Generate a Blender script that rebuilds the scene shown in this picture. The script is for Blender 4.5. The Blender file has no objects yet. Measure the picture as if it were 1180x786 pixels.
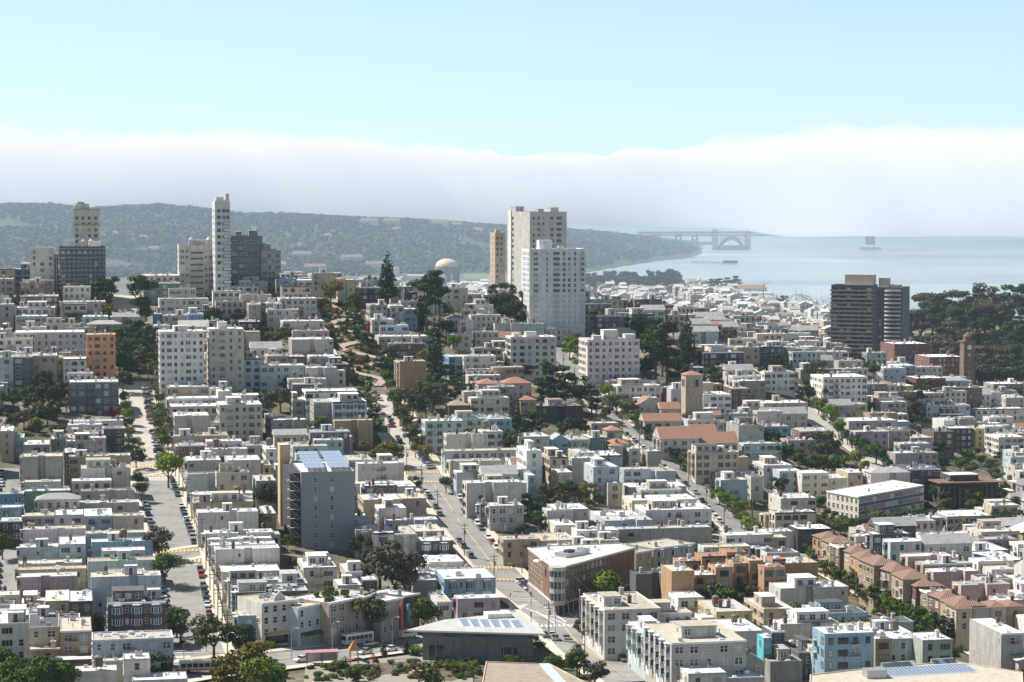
import bpy, math, random
import numpy as np
from mathutils import noise as mnoise, Vector
R = math.radians
SC = bpy.context.scene
COL = SC.collection
random.seed(7)

# ---------------------------------------------------------------- camera
FPX, CU, CV, CAMZ, PITCH = 2750.0, 590.0, 393.0, 148.0, R(3.537)
cam_data = bpy.data.cameras.new('camera')
cam_data.sensor_width = 36.0
cam_data.lens = FPX / 1180.0 * 36.0
cam_data.clip_start, cam_data.clip_end = 5.0, 60000.0
cam = bpy.data.objects.new('camera', cam_data)
COL.objects.link(cam)
cam.location = (0, 0, CAMZ)
cam.rotation_euler = (math.pi / 2 - PITCH, 0, 0)
SC.camera = cam

# ---------------------------------------------------------------- sky, sun, exposure
SUN_DIR = Vector((-0.915, 0.345, 0)).normalized()
SUN_EL = R(50)
world = bpy.data.worlds.new('World')
SC.world = world
world.use_nodes = True
wn, wl = world.node_tree.nodes, world.node_tree.links
wn.clear()
w_out = wn.new('ShaderNodeOutputWorld')
w_bg = wn.new('ShaderNodeBackground')
w_sky = wn.new('ShaderNodeTexSky')
w_sky.sky_type = 'NISHITA'
w_sky.sun_disc = False
w_sky.sun_elevation = SUN_EL
w_sky.sun_rotation = math.atan2(SUN_DIR.x, SUN_DIR.y)
w_sky.air_density, w_sky.dust_density, w_sky.ozone_density = 0.4, 0.0, 3.0
w_bg.inputs['Strength'].default_value = 0.104
w_hs = wn.new('ShaderNodeHueSaturation'); w_hs.inputs['Saturation'].default_value = .70; w_hs.inputs['Hue'].default_value = .483
wl.new(w_sky.outputs['Color'], w_hs.inputs['Color']); # the sky pales towards the hazy horizon and deepens overhead
w_tc = wn.new('ShaderNodeTexCoord'); w_xyz = wn.new('ShaderNodeSeparateXYZ'); w_mr = wn.new('ShaderNodeValToRGB'); w_mx = wn.new('ShaderNodeVectorMath')
for e_, (p_, k_) in zip([w_mr.color_ramp.elements[0], w_mr.color_ramp.elements[1], w_mr.color_ramp.elements.new(.05), w_mr.color_ramp.elements.new(.10)], ((0, .84), (.45, .46), (.05, 1.02), (.10, 1.18))):
    e_.position, e_.color = p_, (k_, k_, k_, 1)
w_mx.operation = 'MULTIPLY'
wl.new(w_tc.outputs['Generated'], w_xyz.inputs['Vector']); wl.new(w_xyz.outputs['Z'], w_mr.inputs['Fac'])
wl.new(w_hs.outputs['Color'], w_mx.inputs[0]); wl.new(w_mr.outputs['Color'], w_mx.inputs[1]); wl.new(w_mx.outputs['Vector'], w_bg.inputs['Color'])
wl.new(w_bg.outputs['Background'], w_out.inputs['Surface'])
sun_data = bpy.data.lights.new('sun', 'SUN')
sun_data.energy = 5.0
sun_data.angle = R(0.5)
sun_data.color = (1.0, 0.955, 0.885)
sun = bpy.data.objects.new('sun', sun_data)
COL.objects.link(sun)
to_sun = Vector((SUN_DIR.x * math.cos(SUN_EL), SUN_DIR.y * math.cos(SUN_EL), math.sin(SUN_EL)))
sun.rotation_euler = to_sun.to_track_quat('Z', 'Y').to_euler()
sun.location = (-400, 200, 900)
SC.view_settings.view_transform = 'Standard'
SC.view_settings.look = 'None'
SC.view_settings.exposure = 0.66
SC.view_settings.gamma = 1.0
SC.view_settings.use_curve_mapping = False
SC.cycles.use_denoising = True
SC.cycles.max_bounces = 48
SC.cycles.diffuse_bounces = 3
SC.cycles.glossy_bounces = 2
SC.cycles.transmission_bounces = 2
SC.cycles.volume_bounces = 40
SC.cycles.transparent_max_bounces = 8
SC.cycles.volume_max_steps = 256

# ---------------------------------------------------------------- materials
MATS = {}
def nt(name):
    m = bpy.data.materials.new(name)
    m.use_nodes = True
    n = m.node_tree.nodes
    return m, n, m.node_tree.links, n['Principled BSDF']

def noise_node(n, l, scale, detail=4, rough=.6, coord='Object', stretch=None):
    tc = n.new('ShaderNodeTexCoord')
    src = tc.outputs[coord]
    if stretch:
        mp = n.new('ShaderNodeMapping'); mp.inputs['Scale'].default_value = stretch
        l.new(src, mp.inputs['Vector']); src = mp.outputs['Vector']
    t = n.new('ShaderNodeTexNoise')
    t.inputs['Scale'].default_value = scale
    t.inputs['Detail'].default_value = detail
    t.inputs['Roughness'].default_value = rough
    l.new(src, t.inputs['Vector'])
    return t

def ramp(n, l, fac, stops):
    r = n.new('ShaderNodeValToRGB')
    e = r.color_ramp.elements
    while len(e) < len(stops): e.new(.5)
    for i, (p, c) in enumerate(stops):
        e[i].position = p; e[i].color = (*c, 1)
    l.new(fac, r.inputs['Fac'])
    return r.outputs['Color']

def mixc(n, l, fac, a, b, mode='MIX'):
    m = n.new('ShaderNodeMix'); m.data_type = 'RGBA'; m.blend_type = mode
    for s, v in ((m.inputs[0], fac), (m.inputs[6], a), (m.inputs[7], b)):
        if hasattr(v, 'links'): l.new(v, s)
        elif isinstance(v, tuple): s.default_value = (*v, 1)
        else: s.default_value = v
    return m.outputs[2]

def mul(c, k): return tuple(min(.95, x * k) for x in c)

def per_object(n, l, col, lo, hi):
    """every house was painted another year: its own brightness"""
    oi = n.new('ShaderNodeObjectInfo'); mr = n.new('ShaderNodeMapRange'); mr.inputs['To Min'].default_value = lo; mr.inputs['To Max'].default_value = hi
    hs = n.new('ShaderNodeHueSaturation'); l.new(oi.outputs['Random'], mr.inputs['Value']); l.new(mr.outputs['Result'], hs.inputs['Value']); l.new(col, hs.inputs['Color'])
    return hs.outputs['Color']
def mat_wall(key, c, rough=.85, stain=.26, lines=None):
    """painted stucco or siding: base colour with streaks, patches and (for siding) board lines"""
    if key in MATS: return MATS[key]
    m, n, l, b = nt(key)
    t1 = noise_node(n, l, .35, 5, .65)
    t2 = noise_node(n, l, 1.0, 3, .6, stretch=(1.2, 1.2, .12))
    col = ramp(n, l, t1.outputs['Fac'], [(.3, mul(c, 1 - stain)), (.62, c), (.8, mul(c, 1.08))])
    s = ramp(n, l, t2.outputs['Fac'], [(.42, (1, 1, 1)), (.72, (1 - stain,) * 3)])
    col = mixc(n, l, 1.0, col, s, 'MULTIPLY')
    col = per_object(n, l, col, .80, 1.14)
    l.new(col, b.inputs['Base Color'])
    b.inputs['Roughness'].default_value = rough
    if lines:
        w = n.new('ShaderNodeTexWave'); w.bands_direction = 'Z'
        w.inputs['Scale'].default_value = lines
        tc = n.new('ShaderNodeTexCoord'); l.new(tc.outputs['Object'], w.inputs['Vector'])
        bp = n.new('ShaderNodeBump'); bp.inputs['Strength'].default_value = .4; bp.inputs['Distance'].default_value = .05
        l.new(w.outputs['Fac'], bp.inputs['Height']); l.new(bp.outputs['Normal'], b.inputs['Normal'])
    MATS[key] = m
    return m

def mat_roof(key, c, c2, sc=.5, rough=.9):
    if key in MATS: return MATS[key]
    m, n, l, b = nt(key)
    t1 = noise_node(n, l, sc, 6, .7)
    t2 = noise_node(n, l, 3.0, 3, .6)
    col = ramp(n, l, t1.outputs['Fac'], [(.32, c2), (.5, c), (.75, mul(c, 1.06))])
    s = ramp(n, l, t2.outputs['Fac'], [(.35, (.86, .86, .86)), (.6, (1, 1, 1))])
    col = mixc(n, l, 1.0, col, s, 'MULTIPLY')
    w = n.new('ShaderNodeTexWave'); w.bands_direction = 'Y'; w.inputs['Scale'].default_value = .33; w.inputs['Distortion'].default_value = .6
    tc = n.new('ShaderNodeTexCoord'); l.new(tc.outputs['Object'], w.inputs['Vector'])
    col = mixc(n, l, 1.0, col, ramp(n, l, w.outputs['Fac'], [(.02, (.72, .72, .72)), (.10, (1, 1, 1))]), 'MULTIPLY')   # seams of the rolled roofing
    col = per_object(n, l, col, .74, 1.12)
    l.new(col, b.inputs['Base Color']); b.inputs['Roughness'].default_value = rough
    MATS[key] = m
    return m

def mat_plain(key, c, rough=.7, metal=0.0, var=.12, sc=2.0):
    if key in MATS: return MATS[key]
    m, n, l, b = nt(key)
    t = noise_node(n, l, sc, 3)
    l.new(ramp(n, l, t.outputs['Fac'], [(.3, mul(c, 1 - var)), (.7, mul(c, 1 + var))]), b.inputs['Base Color'])
    b.inputs['Roughness'].default_value = rough; b.inputs['Metallic'].default_value = metal
    MATS[key] = m
    return m

def mat_tile(key, c, c2):
    """clay barrel tiles: ribs across the slope and mottled tones"""
    m, n, l, b = nt(key)
    t = noise_node(n, l, 1.6, 5, .75)
    l.new(ramp(n, l, t.outputs['Fac'], [(.3, c2), (.55, c), (.75, mul(c, 1.25))]), b.inputs['Base Color'])
    w = n.new('ShaderNodeTexWave'); w.bands_direction = 'DIAGONAL'; w.inputs['Scale'].default_value = 1.1
    tc = n.new('ShaderNodeTexCoord'); l.new(tc.outputs['Object'], w.inputs['Vector'])
    bp = n.new('ShaderNodeBump'); bp.inputs['Strength'].default_value = .7; bp.inputs['Distance'].default_value = .15
    l.new(w.outputs['Fac'], bp.inputs['Height']); l.new(bp.outputs['Normal'], b.inputs['Normal'])
    b.inputs['Roughness'].default_value = .85
    MATS[key] = m
    return m

def mat_glass(key, c, rough=.08, spec=.5, coat=0):
    """window glass seen by day: dark room behind a glossy pane, curtains in some"""
    m, n, l, b = nt(key)
    oi = n.new('ShaderNodeObjectInfo')
    l.new(ramp(n, l, oi.outputs['Random'], [(.0, mul(c, .6)), (.55, c), (.72, mul(c, 2.2)), (.86, (.34, .35, .34)), (1.0, (.5, .49, .46))]), b.inputs['Base Color'])
    b.inputs['Roughness'].default_value = rough; b.inputs['Specular IOR Level'].default_value = spec
    MATS[key] = m
    return m

def mat_leaf(key, c, c2, c3, sc=.35, trans=.25):
    m, n, l, b = nt(key)
    t = noise_node(n, l, sc, 4, .7)
    oi = n.new('ShaderNodeObjectInfo')
    base = ramp(n, l, t.outputs['Fac'], [(.3, c2), (.5, c), (.72, c3)])
    hs = n.new('ShaderNodeHueSaturation')
    mr = n.new('ShaderNodeMapRange'); mr.inputs['To Min'].default_value = .75; mr.inputs['To Max'].default_value = 1.25
    l.new(oi.outputs['Random'], mr.inputs['Value']); l.new(mr.outputs['Result'], hs.inputs['Value'])
    mr2 = n.new('ShaderNodeMapRange'); mr2.inputs['To Min'].default_value = .485; mr2.inputs['To Max'].default_value = .515
    l.new(oi.outputs['Random'], mr2.inputs['Value']); l.new(mr2.outputs['Result'], hs.inputs['Hue'])
    l.new(base, hs.inputs['Color']); l.new(hs.outputs['Color'], b.inputs['Base Color'])
    b.inputs['Roughness'].default_value = .65
    b.inputs['Specular IOR Level'].default_value = .06
    MATS[key] = m
    return m

WALLC = dict(
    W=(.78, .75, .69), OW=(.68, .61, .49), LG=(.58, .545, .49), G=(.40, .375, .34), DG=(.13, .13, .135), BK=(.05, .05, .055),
    BG=(.54, .44, .33), TN=(.44, .33, .21), PK=(.62, .47, .43), PW=(.66, .58, .56), LB=(.54, .59, .62), BL=(.17, .30, .46),
    SB=(.28, .43, .52), MT=(.52, .62, .57), GN=(.20, .30, .26), SG=(.42, .46, .38), OR=(.68, .34, .17), OC=(.50, .31, .17),
    BR=(.20, .12, .085), YL=(.63, .52, .26), RD=(.21, .10, .08), PL=(.42, .33, .36), TQ=(.12, .52, .58), BW=(.60, .57, .50))
COLNAME = dict(W='white', OW='cream', LG='light grey', G='grey', DG='charcoal', BK='black', BG='beige', TN='tan', PK='salmon pink',
    PW='pinkish white', LB='pale blue', BL='deep blue', SB='steel blue', MT='pale mint', GN='dark green', SG='sage green', OR='orange',
    OC='ochre orange', BR='brown', YL='yellow', RD='red brick', PL='mauve', TQ='turquoise', BW='off white')
for k, c in WALLC.items(): mat_wall('wall_' + k, c, lines=2.2 if k in ('LB', 'SB', 'BL', 'MT', 'GN', 'SG', 'PL', 'YL') else None)
mat_roof('roof_w', (.80, .80, .78), (.58, .57, .54))
mat_roof('roof_g', (.42, .42, .41), (.28, .28, .28))
mat_roof('roof_t', (.52, .46, .37), (.38, .33, .26))
mat_roof('roof_s', (.62, .60, .56), (.44, .43, .40))
mat_roof('roof_d', (.10, .10, .105), (.06, .06, .065))
mat_roof('roof_l', (.44, .43, .41), (.34, .33, .32))
mat_roof('roof_k', (.36, .29, .22), (.25, .20, .16))
mat_tile('roof_r', (.38, .20, .135), (.23, .12, .085)); mat_tile('roof_q', (.27, .165, .12), (.17, .10, .075))
ROOFNAME = dict(w='white', g='grey', t='tan gravel', s='pale grey', d='black', k='brown', r='terracotta tile', q='brown tile', l='light grey')
mat_plain('trim_white', (.78, .78, .76)); mat_plain('trim_grey', (.40, .40, .40)); mat_plain('trim_dark', (.06, .06, .06))
mat_plain('trim_cream', (.62, .56, .45)); mat_plain('metal', (.45, .46, .47), .45, .6); mat_plain('metal_dark', (.07, .07, .075), .5, .3)
mat_glass('glass', (.035, .042, .05)); mat_glass('glass_blue', (.06, .09, .12), .05)
mat_plain('door_dark', (.10, .075, .06)); mat_plain('awning_red', (.45, .06, .04)); mat_plain('wood', (.17, .115, .075))
mat_plain('concrete', (.50, .48, .44), .9); mat_plain('skylight', (.55, .62, .68), .15)
mat_plain('rust', (.30, .14, .08))

# ---------------------------------------------------------------- mesh helpers
class MB:
    def __init__(s): s.v, s.f, s.m = [], [], []
    def quad(s, a, b, c, d, mi=0):
        i = len(s.v); s.v += [a, b, c, d]; s.f.append((i, i + 1, i + 2, i + 3)); s.m.append(mi)
    def tri(s, a, b, c, mi=0):
        i = len(s.v); s.v += [a, b, c]; s.f.append((i, i + 1, i + 2)); s.m.append(mi)
    def poly(s, pts, mi=0):
        i = len(s.v); s.v += list(pts); s.f.append(tuple(range(i, i + len(pts)))); s.m.append(mi)
    def box(s, x0, x1, y0, y1, z0, z1, mi=0, bottom=True):
        i = len(s.v)
        s.v += [(x0, y0, z0), (x1, y0, z0), (x1, y1, z0), (x0, y1, z0), (x0, y0, z1), (x1, y0, z1), (x1, y1, z1), (x0, y1, z1)]
        fs = [(4, 5, 6, 7), (0, 1, 5, 4), (1, 2, 6, 5), (2, 3, 7, 6), (3, 0, 4, 7)]
        if bottom: fs.append((3, 2, 1, 0))
        for f in fs: s.f.append(tuple(i + k for k in f)); s.m.append(mi)
    def prism(s, pts, z0, z1, mi=0, top=None, bottom=False):
        """extrude a counter-clockwise outline"""
        n, i = len(pts), len(s.v)
        s.v += [(x, y, z0) for x, y in pts] + [(x, y, z1) for x, y in pts]
        for k in range(n):
            j = (k + 1) % n
            s.f.append((i + k, i + j, i + n + j, i + n + k)); s.m.append(mi)
        s.f.append(tuple(i + n + k for k in range(n))); s.m.append(mi if top is None else top)
        if bottom: s.f.append(tuple(i + k for k in reversed(range(n)))); s.m.append(mi)
    def cyl(s, x, y, z0, z1, r0, r1=None, n=8, mi=0, cap=True):
        r1 = r0 if r1 is None else r1
        i = len(s.v)
        for r, z in ((r0, z0), (r1, z1)):
            for k in range(n):
                a = 2 * math.pi * k / n
                s.v.append((x + r * math.cos(a), y + r * math.sin(a), z))
        for k in range(n):
            j = (k + 1) % n
            s.f.append((i + k, i + j, i + n + j, i + n + k)); s.m.append(mi)
        if cap: s.f.append(tuple(i + n + k for k in range(n))); s.m.append(mi)
    def tube(s, p, q, r0, r1=None, n=6, mi=0):
        r1 = r0 if r1 is None else r1
        p, q = Vector(p), Vector(q)
        d = (q - p).normalized()
        u = d.orthogonal().normalized(); w = d.cross(u)
        i = len(s.v)
        for c, r in ((p, r0), (q, r1)):
            for k in range(n):
                a = 2 * math.pi * k / n
                s.v.append(tuple(c + u * (r * math.cos(a)) + w * (r * math.sin(a))))
        for k in range(n):
            j = (k + 1) % n
            s.f.append((i + k, i + j, i + n + j, i + n + k)); s.m.append(mi)
        s.f.append(tuple(i + n + k for k in range(n))); s.m.append(mi)
    def mesh(s, name, mats, smooth=False):
        me = bpy.data.meshes.new(name)
        me.from_pydata([tuple(p) for p in s.v], [], s.f)
        for x in mats: me.materials.append(MATS[x] if isinstance(x, str) else x)
        if len(mats) > 1: me.polygons.foreach_set('material_index', s.m)
        if smooth: me.polygons.foreach_set('use_smooth', [True] * len(me.polygons))
        me.update()
        return me
    def build(s, name, mats, parent=None, loc=None, rz=0.0, smooth=False):
        return link(name, s.mesh(name, mats if isinstance(mats, (list, tuple)) else [mats], smooth), parent, loc, rz)

def link(name, data, parent=None, loc=None, rz=0.0, scale=None):
    o = bpy.data.objects.new(name, data)
    COL.objects.link(o)
    if parent is not None: o.parent = parent
    if loc is not None: o.location = loc
    if rz: o.rotation_euler = (0, 0, rz)
    if scale is not None: o.scale = scale
    return o

def tag(o, label=None, cat=None, group=None, kind=None):
    if label: o['label'] = label
    if cat: o['category'] = cat
    if group: o['group'] = group
    if kind: o['kind'] = kind
    return o

# ---------------------------------------------------------------- terrain (metres; heights fitted to the streets)
GA = R(10.6)                       # the street grid is turned by this from the line of sight
GN_ = np.array((math.cos(GA), math.sin(GA)))      # along the cross streets
GW_ = np.array((-math.sin(GA), math.cos(GA)))     # up the long streets
def ray(u, v):
    x, y = (u - CU) / FPX, -(v - CV) / FPX
    return x, math.cos(PITCH) + y * math.sin(PITCH), -math.sin(PITCH) + y * math.cos(PITCH)
def at(u, v, Y):
    dx, dy, dz = ray(u, v)
    return Y * dx / dy, Y, CAMZ + Y * dz / dy

CP = [(0, 786, 600), (300, 786, 600), (590, 786, 603), (900, 786, 605), (1180, 786, 620),
    (225, 757, 625), (205, 640, 756), (175, 543, 906), (155, 440, 1056), (148, 372, 1180), (142, 345, 1225),
    (690, 755, 640), (640, 712, 700), (575, 660, 775), (490, 548, 925), (430, 443, 1075), (400, 390, 1150), (385, 345, 1220),
    (8, 690, 720), (8, 540, 890), (60, 440, 1050), (0, 440, 1050), (90, 345, 1210), (0, 350, 1190),
    (1130, 745, 670), (1050, 705, 715), (940, 645, 800), (848, 615, 890), (770, 535, 985), (715, 490, 1070), (650, 420, 1185),
    (1015, 540, 1035), (975, 510, 1075), (931, 476, 1139), (880, 430, 1195), (640, 393, 1240), (615, 360, 1300),
    (520, 430, 1110), (550, 470, 1030), (600, 560, 905), (700, 600, 850), (740, 672, 765),
    (1120, 540, 1123), (1150, 600, 966), (1170, 640, 880), (1000, 450, 1430), (1080, 470, 1422), (1100, 500, 1250),
    (280, 545, 900), (60, 640, 760), (300, 640, 760), (430, 745, 655)]
pts = [at(*c) for c in CP]
pts += [(-320, 1300, 92), (-150, 1300, 88), (60, 1290, 80), (-330, 1500, 60), (0, 1500, 40), (330, 1500, 17), (150, 1380, 56), (-330, 1000, 58), (-330, 800, 42), (-260, 600, 26),
        (-330, 1900, 26), (0, 1900, 13), (330, 1900, 10), (-200, 480, 24), (200, 480, 22), (330, 700, 18), (400, 900, 12), (420, 1250, 12), (220, 1290, 42)]
P = np.array(pts)
def tps(r): return np.where(r > 1e-9, r * r * np.log(np.maximum(r, 1e-9)), 0)
def fit():
    n = len(P); S = 100.0
    q = P[:, :2] / S
    K = tps(np.linalg.norm(q[:, None] - q[None], axis=2)) + np.eye(n) * .02
    A = np.zeros((n + 3, n + 3)); A[:n, :n] = K
    A[:n, n] = 1; A[:n, n + 1:] = q; A[n, :n] = 1; A[n + 1:, :n] = q.T
    return q, S, np.linalg.solve(A, np.concatenate([P[:, 2], np.zeros(3)]))
TQ_, TS_, TW_ = fit()
def sstep(a, b, x):
    t = np.clip((np.asarray(x, float) - a) / (b - a), 0, 1)
    return t * t * (3 - 2 * t)
def shore(X):  # distance of the bay's edge
    return np.interp(X, [-3000, 300, 335, 346, 400, 480, 560, 700, 820, 1000, 3000], [9000, 3860, 3720, 3120, 2900, 2800, 2700, 2500, 2300, 2000, 1500])
def ground_h(X, Y):
    X = np.atleast_1d(np.asarray(X, float)); Y = np.atleast_1d(np.asarray(Y, float))
    q = np.stack([X, Y], 1) / TS_
    near = tps(np.linalg.norm(q[:, None] - TQ_[None], axis=2)) @ TW_[:len(P)] + TW_[len(P)] + q @ TW_[len(P) + 1:]
    far = 4 + 8 * sstep(3000, 1500, Y) + 0 * X
    far = far + 24 * sstep(290, 380, X) * sstep(1640, 1900, Y) * sstep(2500, 2250, Y)
    far = far - 12 * sstep(-25, 40, Y - shore(X))
    k = sstep(1700, 2100, Y)
    side = sstep(420, 560, np.abs(X)) * sstep(1700, 1500, Y)
    near = np.clip(near, 6, 110)
    h = near * (1 - k) + far * k
    return h * (1 - side) + side * np.clip(h, 8, 30)
def gh(x, y): return float(ground_h([x], [y])[0])

# a fast lookup of the near ground
GX = np.arange(-520, 521, 4.0); GY = np.arange(500, 1705, 4.0)
_mx, _my = np.meshgrid(GX, GY)
GZ = np.concatenate([ground_h(_mx.ravel()[i:i + 20000], _my.ravel()[i:i + 20000]) for i in range(0, _mx.size, 20000)]).reshape(_mx.shape)
def hz(x, y):
    if not (-518 < x < 518 and 502 < y < 1700): return gh(x, y)
    fx, fy = (x + 520) / 4, (y - 500) / 4
    i, j = int(fx), int(fy); a, b = fx - i, fy - j
    return float((GZ[j, i] * (1 - a) + GZ[j, i + 1] * a) * (1 - b) + (GZ[j + 1, i] * (1 - a) + GZ[j + 1, i + 1] * a) * b)
def hit(u, v, up=0.0, y0=520, y1=1690):
    """where the sight line through a photo pixel is «up» metres over the ground"""
    dx, dy, dz = ray(u, v)
    lo = None
    y = y0
    while y < y1:
        d = CAMZ + y * dz / dy - hz(y * dx / dy, y) - up
        if d <= 0: break
        y += 4
    else:
        return y1 * dx / dy, y1
    a, b = y - 4, y
    for _ in range(12):
        c = (a + b) / 2
        if CAMZ + c * dz / dy - hz(c * dx / dy, c) - up > 0: a = c
        else: b = c
    return b * dx / dy, b
# ---------------------------------------------------------------- streets (centre lines through photo points, with real widths)
STREETS = {   # name: (points (u, v), carriageway, sidewalk, material)
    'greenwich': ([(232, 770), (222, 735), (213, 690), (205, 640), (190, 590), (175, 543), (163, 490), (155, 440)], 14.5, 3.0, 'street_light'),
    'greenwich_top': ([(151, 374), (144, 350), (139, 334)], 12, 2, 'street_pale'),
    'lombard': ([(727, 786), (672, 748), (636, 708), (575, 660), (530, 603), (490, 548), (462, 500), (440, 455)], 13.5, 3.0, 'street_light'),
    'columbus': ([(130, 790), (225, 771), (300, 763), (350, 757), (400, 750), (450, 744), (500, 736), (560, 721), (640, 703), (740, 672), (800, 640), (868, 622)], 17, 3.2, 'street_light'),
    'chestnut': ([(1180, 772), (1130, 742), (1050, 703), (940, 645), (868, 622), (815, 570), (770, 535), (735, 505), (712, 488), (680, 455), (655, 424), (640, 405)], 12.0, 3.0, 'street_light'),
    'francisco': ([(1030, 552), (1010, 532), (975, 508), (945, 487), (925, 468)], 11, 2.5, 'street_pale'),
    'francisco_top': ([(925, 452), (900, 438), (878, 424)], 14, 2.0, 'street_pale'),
    'alley': ([(8, 700), (8, 640), (9, 590), (12, 540)], 8.5, 2.0, 'street_light'),
    'taylor': ([(205, 640), (260, 632)], 11, 2.5, 'street_light'),
    'jones': ([(175, 543), (120, 552)], 10, 2.5, 'street_light'),
    'mason': ([(225, 764), (140, 770)], 11, 2.5, 'street_light'),
    'lib': ([(640, 708), (700, 690)], 6, 2, 'street_light'),
}
def mat_road(key, c, var=.25, patch=(.09, .09, .09)):
    m, n, l, b = nt(key)
    t1 = noise_node(n, l, .12, 6, .75)
    t2 = noise_node(n, l, .9, 4, .7)
    col = ramp(n, l, t1.outputs['Fac'], [(.33, mul(c, 1 - var)), (.5, c), (.7, mul(c, 1.1))])
    col = mixc(n, l, ramp(n, l, t2.outputs['Fac'], [(.6, (0, 0, 0)), (.72, (.35, .35, .35))]), col, patch)
    l.new(col, b.inputs['Base Color']); b.inputs['Roughness'].default_value = .9
    MATS[key] = m
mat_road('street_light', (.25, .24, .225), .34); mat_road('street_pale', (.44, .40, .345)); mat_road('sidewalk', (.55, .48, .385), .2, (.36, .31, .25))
mat_plain('paint_white', (.78, .78, .75)); mat_plain('paint_yellow', (.72, .46, .10))

def asphalt_patch(pp, dz):
    c = [hit(*p) for p in pp]; cx, cy = sum(p[0] for p in c) / len(c), sum(p[1] for p in c) / len(c); mb = MB()
    for a, b in zip(c, c[1:] + c[:1]):
        for i in range(8):
            p, q = [(a[0] + (b[0] - a[0]) * t / 8, a[1] + (b[1] - a[1]) * t / 8) for t in (i, i + 1)]
            for j in range(8):
                w = [(cx + (r[0] - cx) * t / 8, cy + (r[1] - cy) * t / 8) for r, t in ((p, j + 1), (q, j + 1), (q, j), (p, j))]
                w = [(*k, hz(*k) + dz) for k in w]
                mb.tri(*w[:3]) if j == 0 else mb.quad(*w)
    tag(mb.build('street', 'street_light'), kind='structure')
def resample(pl, step):
    out = [pl[0]]
    for a, b in zip(pl, pl[1:]):
        d = math.hypot(b[0] - a[0], b[1] - a[1]); n = max(1, round(d / step))
        out += [(a[0] + (b[0] - a[0]) * k / n, a[1] + (b[1] - a[1]) * k / n) for k in range(1, n + 1)]
    return out
def smooth_line(p, it=3):
    for _ in range(it):
        p = [p[0]] + [((a[0] + 2 * b[0] + c[0]) / 4, (a[1] + 2 * b[1] + c[1]) / 4) for a, b, c in zip(p, p[1:], p[2:])] + [p[-1]]
    return p
def offs(p, d):
    out = []
    for i in range(len(p)):
        a, b = p[max(0, i - 1)], p[min(len(p) - 1, i + 1)]
        tx, ty = b[0] - a[0], b[1] - a[1]; L = math.hypot(tx, ty) or 1
        out.append((p[i][0] + ty / L * d, p[i][1] - tx / L * d))      # d > 0: to the right of travel
    return out
LINES = {}
for k, (pp, w, sw, mt) in STREETS.items():
    LINES[k] = smooth_line(resample([hit(u, v) for u, v in pp], 4.0))

# mask: ground mesh lies lower under the streets, whose sheets carry the real height
STREET_PTS = np.array([(x, y, STREETS[k][1] / 2 + STREETS[k][2]) for k, l in LINES.items() for x, y in l])
def street_dist(x, y):
    """distance outside the nearest street's pavement edge (negative inside)"""
    return float((np.hypot(STREET_PTS[:, 0] - x, STREET_PTS[:, 1] - y) - STREET_PTS[:, 2]).min())

def strip(mb, line, d0, d1, dz, mi=0):
    a, b = offs(line, d0), offs(line, d1)
    i0 = len(mb.v)
    for p, q in zip(a, b):
        mb.v += [(p[0], p[1], hz(*p) + dz), (q[0], q[1], hz(*q) + dz)]
    for k in range(len(line) - 1):
        i = i0 + 2 * k
        mb.f.append((i, i + 1, i + 3, i + 2)); mb.m.append(mi)

def project(L, x, y):
    best = (1e9, 0); s = 0
    for a, b in zip(L, L[1:]):
        d = math.hypot(b[0] - a[0], b[1] - a[1])
        t = max(0, min(1, ((x - a[0]) * (b[0] - a[0]) + (y - a[1]) * (b[1] - a[1])) / (d * d)))
        q = (a[0] + (b[0] - a[0]) * t, a[1] + (b[1] - a[1]) * t)
        best = min(best, (math.hypot(q[0] - x, q[1] - y), s + t * d)); s += d
    return best
for zi, (k, (pp, w, sw, mt)) in enumerate(STREETS.items()):
    L = LINES[k]
    dz = .10 + .006 * zi
    mb = MB(); half = w / 2
    for j in range(6): strip(mb, L, half - w * j / 6, half - w * (j + 1) / 6, dz)
    o = mb.build('street', mt); tag(o, kind='structure')
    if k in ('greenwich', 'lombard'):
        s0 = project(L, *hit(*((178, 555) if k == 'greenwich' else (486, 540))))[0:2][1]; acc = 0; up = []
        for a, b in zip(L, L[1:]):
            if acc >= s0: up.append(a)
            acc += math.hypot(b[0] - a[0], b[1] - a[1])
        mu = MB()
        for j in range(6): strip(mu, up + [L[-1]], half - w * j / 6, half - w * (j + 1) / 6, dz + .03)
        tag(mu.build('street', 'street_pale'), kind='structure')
    if k in ('lib',): continue
    mb = MB()
    for s in (-1, 1):
        e0, e1 = sorted((s * half, s * (half + sw)))
        strip(mb, L, e1, e0, dz + .14)
        ks = offs(L, s * half)
        for p, q in zip(ks, ks[1:]):   # kerb face
            z0, z1 = hz(*p) + dz, hz(*q) + dz
            mb.quad((p[0], p[1], z0 - .02), (q[0], q[1], z1 - .02), (q[0], q[1], z1 + .14), (p[0], p[1], z0 + .14))
    o = mb.build('sidewalk', 'sidewalk'); tag(o, kind='structure')

asphalt_patch([(600, 704), (612, 694), (640, 690), (668, 697), (700, 683), (728, 676), (718, 694), (700, 716), (706, 752), (664, 742), (640, 738), (632, 728)], .32)
def along(L, s):
    """point and unit direction at s metres along a centre line"""
    for a, b in zip(L, L[1:]):
        d = math.hypot(b[0] - a[0], b[1] - a[1])
        if s <= d or b is L[-1]:
            t = min(1, s / d) if d else 0
            return (a[0] + (b[0] - a[0]) * t, a[1] + (b[1] - a[1]) * t), ((b[0] - a[0]) / d, (b[1] - a[1]) / d)
        s -= d
def line_len(L): return sum(math.hypot(b[0] - a[0], b[1] - a[1]) for a, b in zip(L, L[1:]))
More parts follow.
